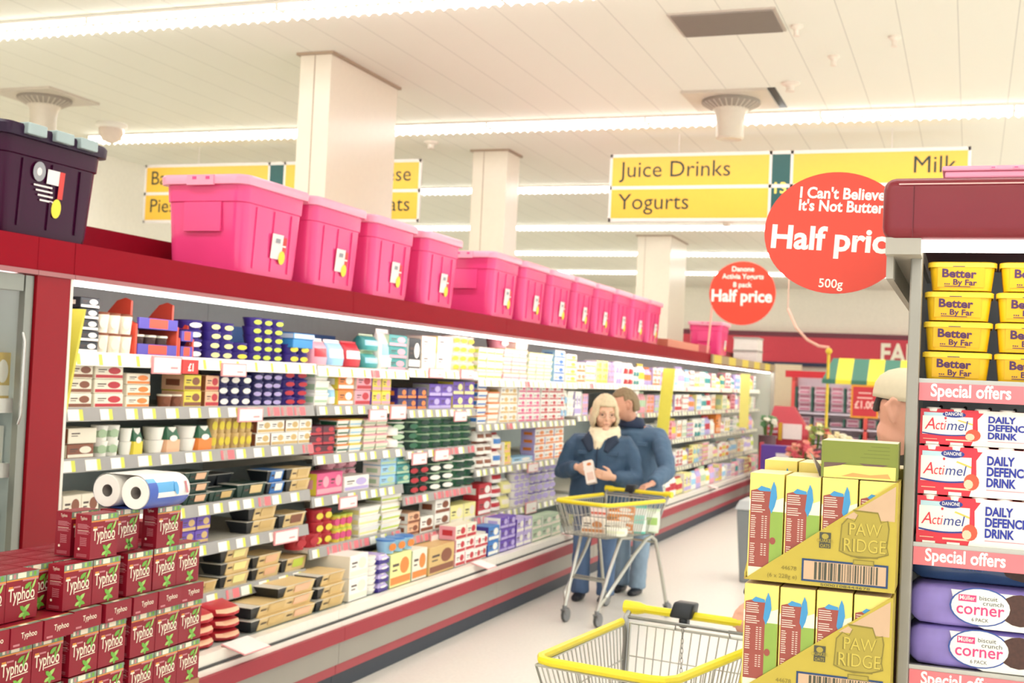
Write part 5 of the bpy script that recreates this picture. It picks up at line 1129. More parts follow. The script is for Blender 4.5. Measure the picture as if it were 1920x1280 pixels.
# flow-wrapped yogurt packs
m_cpur = mat('8d7cc4', .32, spec=.5, var=.28, scale=22); m_cblu = mat('2f4f9c', .4); m_cpnk = mat('d8407a', .4); m_cchoc = mat('4a2c22', .5, var=.4, scale=160); m_ctan = mat('c9a878', .5); m_cdark = mat('3f5a86', .22, spec=.6, var=.2, scale=25)
def corner_pack(h, dark):
    p = MB(); L = .36; dp = .15; n = 16; vs = []; fs = []
    lv = [(-.01, .55), (.0, .8), (.01, .96), (.05, 1.0), (.31, 1.0), (.35, .95), (.36, .5)]
    for x, s_ in lv:
        for k in range(n):
            a = 2 * math.pi * k / n; ca, sa = math.cos(a), math.sin(a)
            wob = 1 + .015 * math.sin(3 * a + x * 40)
            vs.append((x, dp / 2 + math.copysign(abs(ca) ** .25, ca) * dp / 2 * s_ ** .5 * wob, h / 2 + math.copysign(abs(sa) ** .25, sa) * h / 2 * s_ * wob))
    fs = [(i * n + k, (i + 1) * n + k, (i + 1) * n + (k + 1) % n, i * n + (k + 1) % n) for i in range(len(lv) - 1) for k in range(n)]
    p.add(vs, fs + [tuple(range(n)), tuple((len(lv) - 1) * n + k for k in range(n - 1, -1, -1))], 0)
    X, Z_ = (1, 0, 0), (0, 0, 1)
    if not dark:
        p.shape((0, -.0035, 0), X, Z_, [(.062, h * .92), (.36, h * .9), (.36, h * .05), (.12, h * .04), (.075, h * .25)], 1)
        p.oval((0, -.0038, 0), X, Z_, .112, h * .55, .052, h * .46, 2, 24); p.oval((0, -.0041, 0), X, Z_, .112, h * .55, .049, h * .43, 1, 24)
        p.oval((0, -.004, 0), X, Z_, .178, h * .55, .034, h * .38, 4, 16); p.oval((0, -.0042, 0), X, Z_, .215, h * .6, .016, h * .25, 5, 12)
        p.rect((0, -.0043, 0), X, Z_, .075, .105, h * .66, h * .82, 3); p.text('Müller', .011, (.09, -.0047, h * .70), X, Z_, 1, align='c', fit=.026, bold=.01)
        p.text('biscuit', .011, (.11, -.0044, h * .72), X, Z_, 6, fit=.03); p.text('crunch', .011, (.116, -.0044, h * .60), X, Z_, 6, fit=.034)
        p.text('corner', .03, (.072, -.0044, h * .36), X, Z_, 3, bold=.012, fit=.08); p.text('6 PACK', .009, (.098, -.0044, h * .2), X, Z_, 6, fit=.028)
    else:
        p.text('corner', .02, (.06, -.0035, h * .45), X, Z_, 2, fit=.06); p.oval((0, -.0038, 0), X, Z_, .2, h * .5, .05, h * .3, 4, 16); p.rect((0, -.0036, 0), X, Z_, .26, .34, h * .1, h * .9, 1)
    return p.mesh('yogurt_multipack', [m_cdark if dark else m_cpur, m_foil, m_cblu, m_cpnk, m_cchoc, m_ctan, m_black], 50)
cp = corner_pack(.074, False); cd = corner_pack(.05, True)
for z, me, y, lab in ((1.166, cp, 2.36, 'lower purple film-wrapped yogurt six-pack on the cooler shelf'), (1.2405, cp, 2.358, 'upper purple film-wrapped yogurt six-pack on the cooler shelf'), (1.315, cd, 2.40, 'dark blue film-wrapped yogurt pack lying on the purple six-packs')):
    tag(put('yogurt_multipack', me, None, (-.084, y, z)), lab, 'multipack', 'film-wrapped yogurt packs in the end cooler')
p = MB(); p.box(-.055, .4, 2.28, 2.6, 2.037, 2.049, 0); p.box(-.06, .41, 2.275, 2.61, 2.049, 2.058, 0)
for x in (.018, .055, .14): p.box(x, x + .012, 2.2735, 2.28, 2.05, 2.0575, 1)
tag(p.build('box_lid', [m_plid, m_pink], smooth=0, bevel=.003), 'pale pink storage box lid lying on top of the end cooler canopy', 'lid')
# ------------------------------------------------------------------ porridge sachet cases
m_pyel = mat('ecd672', .42, var=.04); m_pcr = mat('f4ecc8', .42); m_pgr = mat('8aa644', .42, var=.06); m_pbr = mat('98483c', .42); m_ptx = mat('f0d9c8', .5); m_pbl = mat('3f8fc0', .42, var=.1); m_ptop = mat('f6e6b4', .45); m_pnv = mat('1c3c66', .45)
PW, PD, PH = .0612, .118, .188
p = MB(); p.box(-PW / 2, PW / 2, 0, PD, 0, PH, [0, 5, 0, 0, 0, 0])
o = (0, -.0004, 0); X, Z_ = (1, 0, 0), (0, 0, 1); w, h = PW, PH
p.rect(o, X, Z_, 0, w / 2, h * .1, h * .64, 2); p.shape(o, X, Z_, [(-w / 2, h * .64), (w / 2, h * .64), (w / 2, h * .78), (w * .05, h * .72), (-w / 2, h * .75)], 1)
p.rect((0, -.0006, 0), X, Z_, -w * .46, w * .13, h * .1, h * .83, 3); p.rect((0, -.0006, 0), X, Z_, -w * .46, w * .13, 0, h * .1, 1)
p.shape((0, -.0007, 0), X, Z_, [(-w * .46, h * .83), (-w * .2, h * .855), (-w * .08, h * .84), (w * .13, h * .835), (w * .13, h * .8), (-w * .46, h * .8)], 3)
p.shape((0, -.0009, 0), X, Z_, [(w * .08, h * .68), (w * .13, h * .86), (w * .2, h * .93), (w * .27, h * .88), (w * .31, h * .78), (w * .25, h * .69), (w * .16, h * .62)], 6)
p.shape((0, -.0008, 0), X, Z_, [(-w * .28, h * .845), (-w * .16, h * .88), (-w * .05, h * .87), (w * .1, h * .86), (w * .12, h * .83), (-w * .2, h * .83)], 6)
p.oval((0, -.0009, 0), X, Z_, w * .22, h * .36, w * .09, h * .035, 3, 10)
random.seed(3)
for k in range(34):
    z = h * (.81 - .0205 * k)
    if k in (5, 10, 22, 23): continue
    a = -w * .43; L = w * (.40 if k < 10 else .14) * random.uniform(.75, 1.05)
    p.rect((0, -.0009, 0), X, Z_, a, a + L, z, z + h * .007, 4)
    if 10 < k < 30:
        for q in (.0, .08): p.rect((0, -.0009, 0), X, Z_, -w * (.12 - q * 1.2), -w * (.12 - q * 1.2) + w * .06, z, z + h * .007, 4)
pk = p.mesh('porridge_carton', [m_pyel, m_pcr, m_pgr, m_pbr, m_ptx, m_ptop, m_pbl], 0, .0008, 1)
m_case = mat('baa53c', .55, var=.05); m_kraft = mat('c9a888', .7); m_emb = mat('84762e', .6); m_embl = mat('a8963a', .55)
def porridge_case(x0, y0, z0, lab, back=False, art=True):
    W, D, Hh = .262, .125, .192
    t = thing('display_case', lab, 'cardboard case', (x0, y0, z0))
    p = MB(); p.box(0, W, .001, D, 0, .003, 1)
    def slab(pts, y, th, mi):
        n = len(pts); p.add([(a, y, b) for a, b in pts] + [(a, y + th, b) for a, b in pts], [tuple(range(n)), tuple(range(2 * n - 1, n - 1, -1))] + [(k, k + n, (k + 1) % n + n, (k + 1) % n) for k in range(n)], mi)
    slab([(.0, 0), (W, 0), (W, Hh), (W - .004, Hh)], 0, .003, 0)
    p.box(W - .003, W, .003, D, 0, Hh, 0); p.box(0, W, D - .003, D, 0, Hh * .55, 0); p.hull([(0, .003, 0), (.003, .003, 0), (.003, D, 0), (0, D, 0)], [(0, .003, .012), (.003, .003, .012), (.003, D, Hh * .5), (0, D, Hh * .5)], 0)
    y = -.0004
    if art:
        dz = lambda x: Hh * x / W
        p.shape((0, y, 0), (1, 0, 0), (0, 0, 1), [(W * .655, Hh * .645), (W * .985, Hh * .645), (W * .985, Hh * .965)], 2)
        y = -.0008; X, Z_ = (1, 0, 0), (0, 0, 1)
        em = [(a_, b_ + .003) for a_, b_ in [(.165, .062), (.168, .11), (.178, .122), (.19, .117), (.196, .13), (.186, .137), (.23, .135), (.236, .118), (.247, .122), (.25, .108), (.247, .075), (.25, .062), (.23, .055), (.2, .052), (.18, .056)]]
        p.shape((0, y, 0), X, Z_, em, 3); p.shape((0, y - .0002, 0), X, Z_, [(.2085 + (a - .2085) * .95, .094 + (b - .094) * .94) for a, b in em], 4)
        p.text('PAW', .031, (.2085, y - .0005, .095), X, Z_, 3, align='c', bold=.01, fit=.058); p.text('RIDGE', .033, (.2085, y - .0005, .066), X, Z_, 3, align='c', bold=.01, fit=.076)
        p.text('PAW', .031, (.2092, y - .0008, .0957), X, Z_, 7, align='c', bold=-.004, fit=.054); p.text('RIDGE', .033, (.2092, y - .0008, .0667), X, Z_, 7, align='c', bold=-.004, fit=.071)
        p.rect((0, y - .0004, 0), X, Z_, .185, .232, .057, .0595, 3); p.rect((0, y - .0003, 0), X, Z_, .19, .226, .044, .053, 3); p.rect((0, y - .0005, 0), X, Z_, .192, .224, .0455, .0515, 4)
        p.rect((0, y, 0), X, Z_, .131, .151, .068, .096, 6); p.oval((0, y - .0003, 0), X, Z_, .141, .089, .006, .005, 4, 12)
        p.text('QUAKER', .0085, (.141, y - .0006, .0785), X, Z_, 4, align='c', bold=.012, fit=.029); p.text('OATS', .0085, (.141, y - .0006, .0695), X, Z_, 4, align='c', bold=.012, fit=.016)
        p.rect((0, y, 0), X, Z_, .102, .250, .007, .047, 5); p.rect((0, y - .0002, 0), X, Z_, .1055, .2465, .0105, .0435, 2)
        random.seed(11); x = .124
        while x < .233:
            b_ = random.choice((.0012, .0018, .003, .0045)); p.rect((0, y - .0004, 0), X, Z_, x, min(x + b_, .236), .0115, .0425, 6); x += b_ + random.choice((.0012, .002, .003))
        p.text('5000108444678', .0062, (.178, y - .0002, .0013), X, Z_, 6, align='c', fit=.085)
        p.text('44678', .0105, (.066, y - .0002, .0235), X, Z_, 3, fit=.027); p.text('(6 x 228g e)', .0105, (.042, y - .0002, .0085), X, Z_, 3, fit=.052)
    p.build('tray', [m_case, mat('b98d5c', .7), m_kraft, m_emb, m_embl, m_pnv, mat('4a4a3c', .6), mat('c6b24a', .55)], t, smooth=0)
    return t
def fill_case(x0, y0, z0, word, n=4):
    for i in range(n):
        tag(put('porridge_carton', pk, None, (x0 + .0345 + i * .0642, y0 + .0045, z0 + .0035 + (.0 if i % 2 else .001))), 'yellow and brown porridge carton in the %s case, %s from left' % (word, ORD[i]), 'carton', 'porridge cartons in the yellow cases')
for (x, y, z, word, lab) in ((-.375, 2.25, 1.306, 'upper front', 'yellow diagonal-cut porridge display case, uppermost of the front stack'), (-.377, 2.248, 1.106, 'lower front', 'yellow diagonal-cut porridge display case under another in front'), (-.37, 2.382, 1.324, 'rear', 'yellow porridge display case standing behind the front stack')):
    porridge_case(x, y, z, lab, art=(word != 'rear')); fill_case(x, y, z, word)
p = MB(); p.box(-.382, -.112, 2.246, 2.51, 0, 1.105); tag(p.build('display_plinth', mat('9a8a5a', .7), smooth=0), 'cardboard plinth under the yellow porridge cases', 'plinth')
p = MB(); p.box(-.378, -.112, 2.38, 2.51, 1.106, 1.322); tag(p.build('shipping_carton', mat('8a5a48', .7), smooth=0), 'brown shipping carton under the rear porridge case', 'carton')
t = thing('sachet_box', 'olive green and yellow box lying on top of the porridge cartons', 'carton', (-.182, 2.262, 1.4995), .02)
p = MB(); w, d, h = .132, .12, .0655
p.box(-w / 2 + .001, w / 2, 0, d, 0, h, [1, 2, 0, 0, 0, 3]); o = (0, -.0004, 0)
p.rect(o, X, Z_, -w / 2 + .006, w / 2 - .003, h * .42, h * .97, 0); p.rect(o, X, Z_, -w / 2 + .006, w / 2 - .003, 0, h * .36, 1)
p.shape((0, -.0005, 0), X, Z_, [(-w / 2 + .006, h * .40), (-.02, h * .42), (-.03, h * .35), (-w / 2 + .006, h * .26)], 4); p.shape((0, -.0005, 0), X, Z_, [(.0, h * .42), (.05, h * .41), (.04, h * .36), (.01, h * .36)], 4)
p.shape((0, -.0006, 0), X, Z_, [(-.03, h * .05), (-.01, h * .16), (.02, h * .12), (.05, h * .18), (.055, h * .05)], 5)
for k in range(4): p.rect((0, -.0006, 0), X, Z_, .02 - .006 * k, .052, h * (.88 - .1 * k), h * (.895 - .1 * k), 6)
p.build('carton_body', [mat('7d8630', .45, var=.04), m_pyel, mat('f0e4cc', .5), mat('b0a89a', .5), mat('6a5048', .5), mat('eea05a', .5), mat('6a7228', .5)], t, smooth=0, bevel=.001)
p = MB(); p.add([(-w / 2 - .0005, 0, 0), (-w / 2 - .0005, d, 0), (-w / 2 - .03, d * .8, h * .6), (-w / 2 - .012, .0, h * .55)], [(0, 1, 2, 3)], 0); p.add([(-w / 2 - .0015, 0, 0), (-w / 2 - .0015, d, 0), (-w / 2 - .031, d * .8, h * .6), (-w / 2 - .013, .0, h * .55)], [(3, 2, 1, 0)], 0)
p.build('open_flap', mat('c4b8b0', .5), t, smooth=0)
# grey bin by the aisle
t = thing('waste_bin', 'grey plastic bin standing on the floor behind the porridge cases', 'bin', (-1.62, 10.75, 0))
p = MB(); p.hull([(-.18, -.18, 0), (.18, -.18, 0), (.18, .18, 0), (-.18, .18, 0)], [(-.22, -.22, .62), (.22, -.22, .62), (.22, .22, .62), (-.22, .22, .62)]); p.build('body', mat('868a8c', .5), t, smooth=0, bevel=.01)
p = MB(); p.hull([(-.24, -.24, .62), (.24, -.24, .62), (.24, .24, .62), (-.24, .24, .62)], [(-.2, -.2, .70), (.2, -.2, .70), (.2, .2, .70), (-.2, .2, .70)]); p.build('lid', mat('b9bcbc', .45), t, smooth=0, bevel=.01)
# ------------------------------------------------------------------ shopping trolleys
m_wire = mat('b9b9b0', .28, .75); m_wire2 = mat('8f908c', .3, .75); m_hand = mat('f0dc28', .35, var=.03); m_coin = mat('22262c', .35); m_rub = mat('4a4c4a', .6); m_cast = mat('86888a', .35, .6)
def trolley(loc, rz, lab, lock_x):
    """local frame: front towards -y, origin on the floor midway between the front wheels"""
    t = thing('shopping_trolley', lab, 'shopping trolley', loc, rz, 'yellow-rimmed shopping trolleys')
    zr, zb = .83, .60
    F, B = -.06, .66; wf, wb = .205, .255          # rim front/back y and half widths
    fb, bb = .02, .60; vf, vb = .165, .215         # basket floor
    # rim: padded yellow on front and sides
    p = MB(); p.loft([(-wb, B - .02, zr), (-wf - .01, F + .05, zr), (-wf + .012, F + .012, zr), (-wf + .05, F, zr), (wf - .05, F, zr), (wf - .012, F + .012, zr), (wf + .01, F + .05, zr), (wb, B - .02, zr)], .0135, 8)
    p.build('rim_guard', m_hand, t)
    def ln(a, b, k): return tuple(a[i] + (b[i] - a[i]) * k for i in range(3))
    def grid(name, c, nv, nh, r=.0025, thick=.004):
        """c: top-left, top-right, bottom-right, bottom-left"""
        q = MB()
        for k in range(nv + 1): q.tube([ln(c[0], c[1], k / nv), ln(c[3], c[2], k / nv)], r if 0 < k < nv else thick, 5)
        for k in range(nh + 1): q.tube([ln(c[0], c[3], k / nh), ln(c[1], c[2], k / nh)], r if 0 < k < nh else thick, 5)
        return q.build(name, m_wire, t)
    fl, fr, br, bl = (-wf, F, zr - .015), (wf, F, zr - .015), (wb, B, zr - .015), (-wb, B, zr - .015)
    gfl, gfr, gbr, gbl = (-vf, fb, zb), (vf, fb, zb), (vb, bb, zb), (-vb, bb, zb)
    grid('front_grid', (fl, fr, gfr, gfl), 12, 3); grid('side_grid', (bl, fl, gfl, gbl), 22, 2); grid('side_grid', (fr, br, gbr, gfr), 22, 2); grid('floor_grid', (gfl, gfr, gbr, gbl), 10, 6)
    g = grid('rear_gate', ((-wb + .03, B - .01, zr - .0), (wb - .03, B - .01, zr - .0), (vb - .01, bb - .01, zb + .02), (-vb + .01, bb - .01, zb + .02)), 14, 2, .0022, .0045)
    q = MB(); q.tube([(-.06, B - .012, zr), (-.055, B - .018, zr + .022), (.13, B - .018, zr + .022), (.135, B - .012, zr)], .003, 5); q.build('seat_loop', m_wire2, g)
    # rear uprights, handle
    q = MB()
    for s_ in (-1, 1): q.loft([(s_ * vb, bb - .03, zb - .02), (s_ * (wb - .015), B - .01, zr - .06), (s_ * wb, B + .02, zr + .01), (s_ * wb, B + .05, zr + .035)], .0095, 8)
    q.tube([(-wb, B + .02, zr + .012), (wb, B + .02, zr + .012)], .006, 6); q.build('handle_frame', m_wire2, t)
    q = MB(); q.loft([(-wb - .012, B + .055, zr + .04), (wb + .012, B + .055, zr + .04)], .0145, 10)
    for s_ in (-1, 1): q.loft([(s_ * (wb + .022), B + .055, zr + .04), (s_ * (wb - .03), B + .055, zr + .04), (s_ * (wb - .055), B + .055, zr + .04)], [.023, .022, .015], 10)
    h = q.build('handle', m_hand, t)
    q = MB(); q.hull([(lock_x - .045, B + .02, zr + .03), (lock_x + .035, B + .02, zr + .03), (lock_x + .035, B + .085, zr + .03), (lock_x - .045, B + .085, zr + .03)], [(lock_x - .03, B + .025, zr + .085), (lock_x + .045, B + .025, zr + .085), (lock_x + .045, B + .08, zr + .085), (lock_x - .03, B + .08, zr + .085)])
    q.box(lock_x - .012, lock_x + .018, B + .03, B + .07, zr - .002, zr + .035); q.build('coin_lock', m_coin, h, smooth=40, bevel=.009, seg=3)
    q = MB()
    for k in range(11):
        z = zr - .0 - k * .0165; a = Matrix.Translation((lock_x + .025, B - .018, z)) @ Matrix.Rotation((k % 2) * 1.4, 4, 'Z'); q.T = a
        q.tube([(.004 * math.cos(v), 0, .0105 * math.sin(v)) for v in [i * math.pi / 4 for i in range(8)]], .0013, 4, closed=True)
    q.T = None; q.box(lock_x + .014, lock_x + .036, B - .026, B - .010, zr - .215, zr - .19); q.build('coin_chain', m_wire2, h)
    # chassis: front V pair and rear hoops
    q = MB()
    for s_ in (-1, 1):
        q.loft([(s_ * .13, .0, .105), (s_ * .145, .12, .38), (s_ * .16, .22, zb - .015), (s_ * .18, .34, zb - .012)], .0125, 8)
        q.loft([(s_ * .165, .05, .20), (s_ * .2, .35, .47), (s_ * .225, .46, zb - .03), (s_ * .23, .52, zb - .015), (s_ * .235, .575, zb - .045), (s_ * .25, .66, .30), (s_ * .258, .72, .11)], .0125, 8)
    q.tube([(-.14, .09, .30), (.14, .09, .30)], .009, 6); q.tube([(-.14, .1, .315), (.14, .1, .315)], .006, 6); q.tube([(-.24, .58, zb - .06), (.24, .58, zb - .06)], .008, 6)
    q.tube([(-.165, .05, .20), (-.13, .01, .13)], .0115, 6); q.tube([(.165, .05, .20), (.13, .01, .13)], .0115, 6)
    q.build('chassis', m_wire, t)
    for s_, y, w in ((-1, 0, .13), (1, 0, .13), (-1, .73, .258), (1, .73, .258)):
        x = s_ * w; c = MB(); c.lathe([(.016, .085), (.016, .115)], 10, (x, y, 0)); c.hull([(x - .016, y - .006, .05), (x + .016, y - .006, .05), (x + .016, y + .03, .05), (x - .016, y + .03, .05)], [(x - .02, y - .022, .09), (x + .02, y - .022, .09), (x + .02, y + .032, .09), (x - .02, y + .032, .09)])
        co = c.build('caster', m_cast, t)
        w_ = MB(); ax = Matrix.Rotation(math.pi / 2, 3, 'Y'); w_.lathe([(.02, -.013), (.044, -.012), (.05, -.006), (.05, .006), (.044, .012), (.02, .013)], 20, (x, y + .018, .05), [1, 0, 0, 0, 1], (True, True), ax); w_.build('wheel', [m_rub, m_cast], co)
    return t
T1 = trolley((-.955, 3.455, 0), -.165, 'yellow-rimmed shopping trolley in the foreground beside the porridge cases', -.055)
T2 = trolley((-2.43, 8.03, 0), -.27, 'yellow-rimmed shopping trolley with groceries in front of the couple', -.06)
# shopping in the far trolley
M2 = Matrix.Translation((-2.43, 8.03, 0)) @ Matrix.Rotation(-.27, 4, 'Z')
for kind, col, w, d, h, x, y, z, lab in (('box', ('ece4d6', 'e0d6c6', 'c98a5a'), .16, .10, .10, -.03, .16, .606, 'white carton at the front of the far trolley'), ('box', ('f4efe2', 'e8e0d0', 'd8d0c0'), .15, .10, .085, .09, .22, .606, 'cream carton beside the white carton in the far trolley'),
                                        ('tub', ('f0e0dc', 'f0dad4', 'd86a5a'), .12, .11, .07, -.05, .26, .71, 'pale tub stacked on cartons in the far trolley'), ('box', ('e8883a', 'f2ece0', 'f6efe2'), .2, .12, .06, .06, .36, .606, 'orange and white carton low in the far trolley'),
                                        ('box', ('ea9a4a', 'f2ece0', 'f6efe2'), .2, .12, .06, .06, .36, .668, 'orange and white carton in the middle of the trolley pile'), ('box', ('e8903f', 'f4efe2', 'f6efe2'), .2, .12, .06, .065, .36, .73, 'orange and white carton on top of the trolley pile'),
                                        ('bag', ('dfe6d8', 'd3e4c6', '9fc46a'), .17, .12, .17, .2, .50, .606, 'bag of green salad at the back of the far trolley'), ('bag', ('e6ece6', '5cc8b4', '9adfce'), .15, .08, .20, .165, .40, .606, 'teal and clear vegetable bag in the far trolley'), ('bag', ('f2f2e2', 'eef0dc', 'e6ecc8'), .16, .10, .06, .17, .12, .606, 'small white bag at the right of the far trolley')):
    me, kids = product(kind, col, w, d, h, False)
    o = put({'box': 'grocery_carton', 'tub': 'grocery_tub', 'bag': 'grocery_bag'}[kind], me, None, tuple(M2 @ Vector((x, y, z))), -.27 - 1.2)
    for nm, km in kids: put(nm, km, o)
    tag(o, lab, CATS[kind])
# ------------------------------------------------------------------ people
m_skin = mat('e6b89c', .5, spec=.35, var=.04); m_skin2 = mat('dba58c', .5, spec=.35, var=.04); m_eye = mat('3a2f2a', .3); m_mouth = mat('b06a5c', .5); m_brow = mat('9a8260', .7)
def seg(mb, pts, rad, n=14, **k): mb.loft(pts, rad, n, **k)
def hand(mb, wr, fwd, palm, side, curl=.7, k=1.0):
    """palm, four unequal fingers and a thumb leaving the palm's edge; side = unit vector towards the thumb"""
    wr, f, pm, sd = Vector(wr), Vector(fwd).normalized(), Vector(palm).normalized(), Vector(side).normalized()
    sd = (sd - f * sd.dot(f)).normalized(); pm = f.cross(sd) * (1 if f.cross(sd).dot(pm) > 0 else -1)
    L = .082 * k
    mb.loft([wr - f * .02, wr + f * .01, wr + f * L * .5, wr + f * L], [(.024 * k, .017 * k), (.026 * k, .016 * k), (.036 * k, .0155 * k), (.035 * k, .012 * k)], 12, up=tuple(pm))
    for i, (o, ln_) in enumerate(((.028, .066), (.0095, .074), (-.0095, .070), (-.028, .055))):
        p0 = wr + f * (L * .93) + sd * o * k; ln_ *= k; c1, c2, c3 = curl * .5, curl * 1.1, curl * 1.6
        spread = sd * (o * .12)
        d1 = (f * math.cos(c1) + pm * math.sin(c1) + spread).normalized(); d2 = (f * math.cos(c2) + pm * math.sin(c2) + spread).normalized(); d3 = (f * math.cos(c3) + pm * math.sin(c3)).normalized()
        a = p0 + d1 * ln_ * .45; b_ = a + d2 * ln_ * .33; c = b_ + d3 * ln_ * .25
        mb.loft([p0 - f * .02, p0, a, b_, c], [.0082 * k, .0085 * k, .0078 * k, .007 * k, .0055 * k], 8)
    t0 = wr + f * L * .28 + sd * .026 * k
    d1 = (f * .65 + sd * .7 + pm * .35).normalized(); d2 = (f * .9 + sd * .15 + pm * .5).normalized()
    a = t0 + d1 * .034 * k; b_ = a + d2 * .032 * k; c = b_ + d2 * .02 * k
    mb.loft([wr + f * L * .2, t0, a, b_, c], [.011 * k, .0125 * k, .0105 * k, .0085 * k, .006 * k], 8)
def head_fn(p):
    """skull to face: narrower jaw, flatter back, brow and chin"""
    x, y, z = p
    if z < 0:
        k = 1 - .30 * (-z) ** 1.3; x *= k
        if y < 0: y = y * (1 - .06 * -z)
        else: y *= 1 - .38 * (-z)
    if y < -.4 and -.25 < z < .25: y *= .97
    return Vector((x, y, z))
def make_person(P):
    """P holds joints in a frame where the figure faces -y and its left is +x"""
    t = thing('person', P['label'], 'person', P['loc'], P.get('rz', 0))
    hs = P.get('hs', 1.0)
    HM = Matrix.Translation(P['head']) @ Matrix.Rotation(P.get('yaw', 0), 4, 'Z') @ Matrix.Rotation(P.get('pitch', 0), 4, 'X') @ Matrix.Rotation(P.get('roll', 0), 4, 'Y')
    hx, hy, hz = .073 * hs, .092 * hs, .112 * hs
    hv = lambda v: tuple(HM @ Vector(v))
    b = MB(); b.T = HM
    b.ball((0, 0, 0), (hx, hy, hz), 0, 24, 16, head_fn)
    b.loft([(0, -hy * .93, .028 * hs), (0, -hy * 1.06, .004 * hs), (0, -hy * 1.17, -.018 * hs), (0, -hy * .98, -.03 * hs)], [.008 * hs, .010 * hs, .0145 * hs, .009 * hs], 10)        # nose
    b.ball((0, -hy * .78, -.088 * hs), (.027 * hs, .022 * hs, .02 * hs)); b.ball((0, -hy * .92, -.055 * hs), (.024 * hs, .011 * hs, .012 * hs))        # chin, lips
    for s_ in (-1, 1):
        b.ball((s_ * .03 * hs, -hy * .83, .025 * hs), (.024 * hs, .013 * hs, .009 * hs)); b.ball((s_ * .042 * hs, -hy * .72, -.022 * hs), (.022 * hs, .02 * hs, .024 * hs))
        b.loft([(s_ * hx * .97, .008 * hs, -.036 * hs), (s_ * hx * 1.14, .018 * hs, -.022 * hs), (s_ * hx * 1.27, .032 * hs, .012 * hs), (s_ * hx * 1.2, .018 * hs, .036 * hs), (s_ * hx * 1.0, -.006 * hs, .026 * hs)], [.0075 * hs, .0085 * hs, .0095 * hs, .008 * hs, .006 * hs], 8)
        b.ball((s_ * hx * 1.04, .016 * hs, .002 * hs), (.009 * hs, .018 * hs, .031 * hs))
    b.T = None
    nb = Vector(P['neck']); hc = Vector(P['head'])
    b.loft([tuple(nb - Vector((0, 0, .06))), tuple(nb), hv((0, .018 * hs, -.06 * hs)), hv((0, .01, 0))], [.062 * P.get('nk', 1), .054 * P.get('nk', 1), .052 * hs * P.get('nk', 1), .05 * hs], 14)
    pel = Vector(P['pelvis']); ch = nb + (pel - nb) * .28
    b.loft([tuple(pel - Vector((0, 0, .05))), tuple(pel + Vector((0, 0, .06))), tuple(pel + (ch - pel) * .5), tuple(ch), tuple(nb - Vector((0, 0, .03)))], [(.13, .09), (.14, .1), (.13, .095), (.15, .1), (.07, .05)], 16, up=(0, -1, 0))
    for s_ in ('R', 'L'):
        S_, E_, W_ = (Vector(P[k + s_]) for k in ('sh', 'el', 'wr'))
        b.loft([tuple(nb + (S_ - nb) * .3 - Vector((0, 0, .03))), tuple(S_), tuple((S_ + E_) / 2), tuple(E_), tuple((E_ + W_) / 2), tuple(W_), tuple(W_ + (W_ - E_).normalized() * .01)], [.05, .048, .042, .036, .034, .023, .022], 12)
        hd = P['hand' + s_]; hand(b, W_, *hd)
        H_, K_, A_ = (Vector(P[k + s_]) for k in ('hip', 'kn', 'an'))
        b.loft([tuple(H_ + Vector((0, 0, .04))), tuple(H_), tuple((H_ + K_) / 2), tuple(K_), tuple(K_ + (A_ - K_) * .35), tuple(A_), tuple(A_ - Vector((0, 0, .03)))], [.08, .08, .066, .05, .048, .034, .034], 12)
        ft = Vector(P.get('toe' + s_, (0, -1, 0))); b.loft([tuple(A_ - Vector((0, 0, .02))), tuple(A_ - Vector((0, 0, .045)) + ft * .05), tuple(A_ - Vector((0, 0, .05)) + ft * .12)], [.032, (.036, .024), (.026, .014)], 10)
    body = put('body', fused(b, .0055, 3, .5), t); body.data.materials.clear(); body.data.materials.append(P.get('skin', m_skin))
    for s_ in (-1, 1):
        q = MB(); q.T = HM; q.ball((s_ * .031 * hs, -hy * .845, .006 * hs), (.0105 * hs, .007 * hs, .0062 * hs)); q.build('eye', m_eye, body)
        q = MB(); q.T = HM; q.loft([(s_ * .015 * hs, -hy * .955, .028 * hs), (s_ * .032 * hs, -hy * .935, .033 * hs), (s_ * .05 * hs, -hy * .8, .026 * hs)], .0032 * hs, 6); q.build('eyebrow', P.get('brow', m_brow), body)
    q = MB(); q.T = HM; q.loft([(-.022 * hs, -hy * .93, -.055 * hs), (0, -hy * 1.05, -.053 * hs), (.022 * hs, -hy * .93, -.055 * hs)], [.002 * hs, .0042 * hs, .002 * hs], 6); q.build('mouth', m_mouth, body)
    # jacket
    j = MB(); hem = P['hem']; tw = P.get('tw', 1.0)
    zs = [hem, hem + .06, pel.z + .12, (pel.z + ch.z) / 2 + .02, ch.z, ch.z + .10, nb.z - .02, nb.z + .02]
    cen = lambda z: pel + (nb - pel) * ((z - pel.z) / (nb.z - pel.z))
    rad = [(.205, .15), (.205, .152), (.195, .148), (.19, .145), (.195, .145), (.18, .125), (.10, .085), (.08, .075)]
    j.loft([tuple(cen(z)) for z in zs], [(a * tw, c * tw) for a, c in rad], 22, up=(0, -1, 0))
    for s_ in ('R', 'L'):
        S_, E_, W_ = (Vector(P[k + s_]) for k in ('sh', 'el', 'wr'))
        fw = (W_ - E_).normalized(); base = nb + (S_ - nb) * .35 - Vector((0, 0, .07))
        j.loft([tuple(base), tuple(S_ - Vector((0, 0, .015))), tuple(S_ + (E_ - S_) * .25), tuple(S_ + (E_ - S_) * .65), tuple(E_), tuple(E_ + (W_ - E_) * .3), tuple(E_ + (W_ - E_) * .7), tuple(W_ - fw * .012)], [.085, .078, .078, .072, .068, .066, .058, .046], 14)
    jo = put('jacket', fused(j, .011, 5, .5, .022, .09), t); jo.data.materials.clear(); jo.data.materials.append(P['coat'])
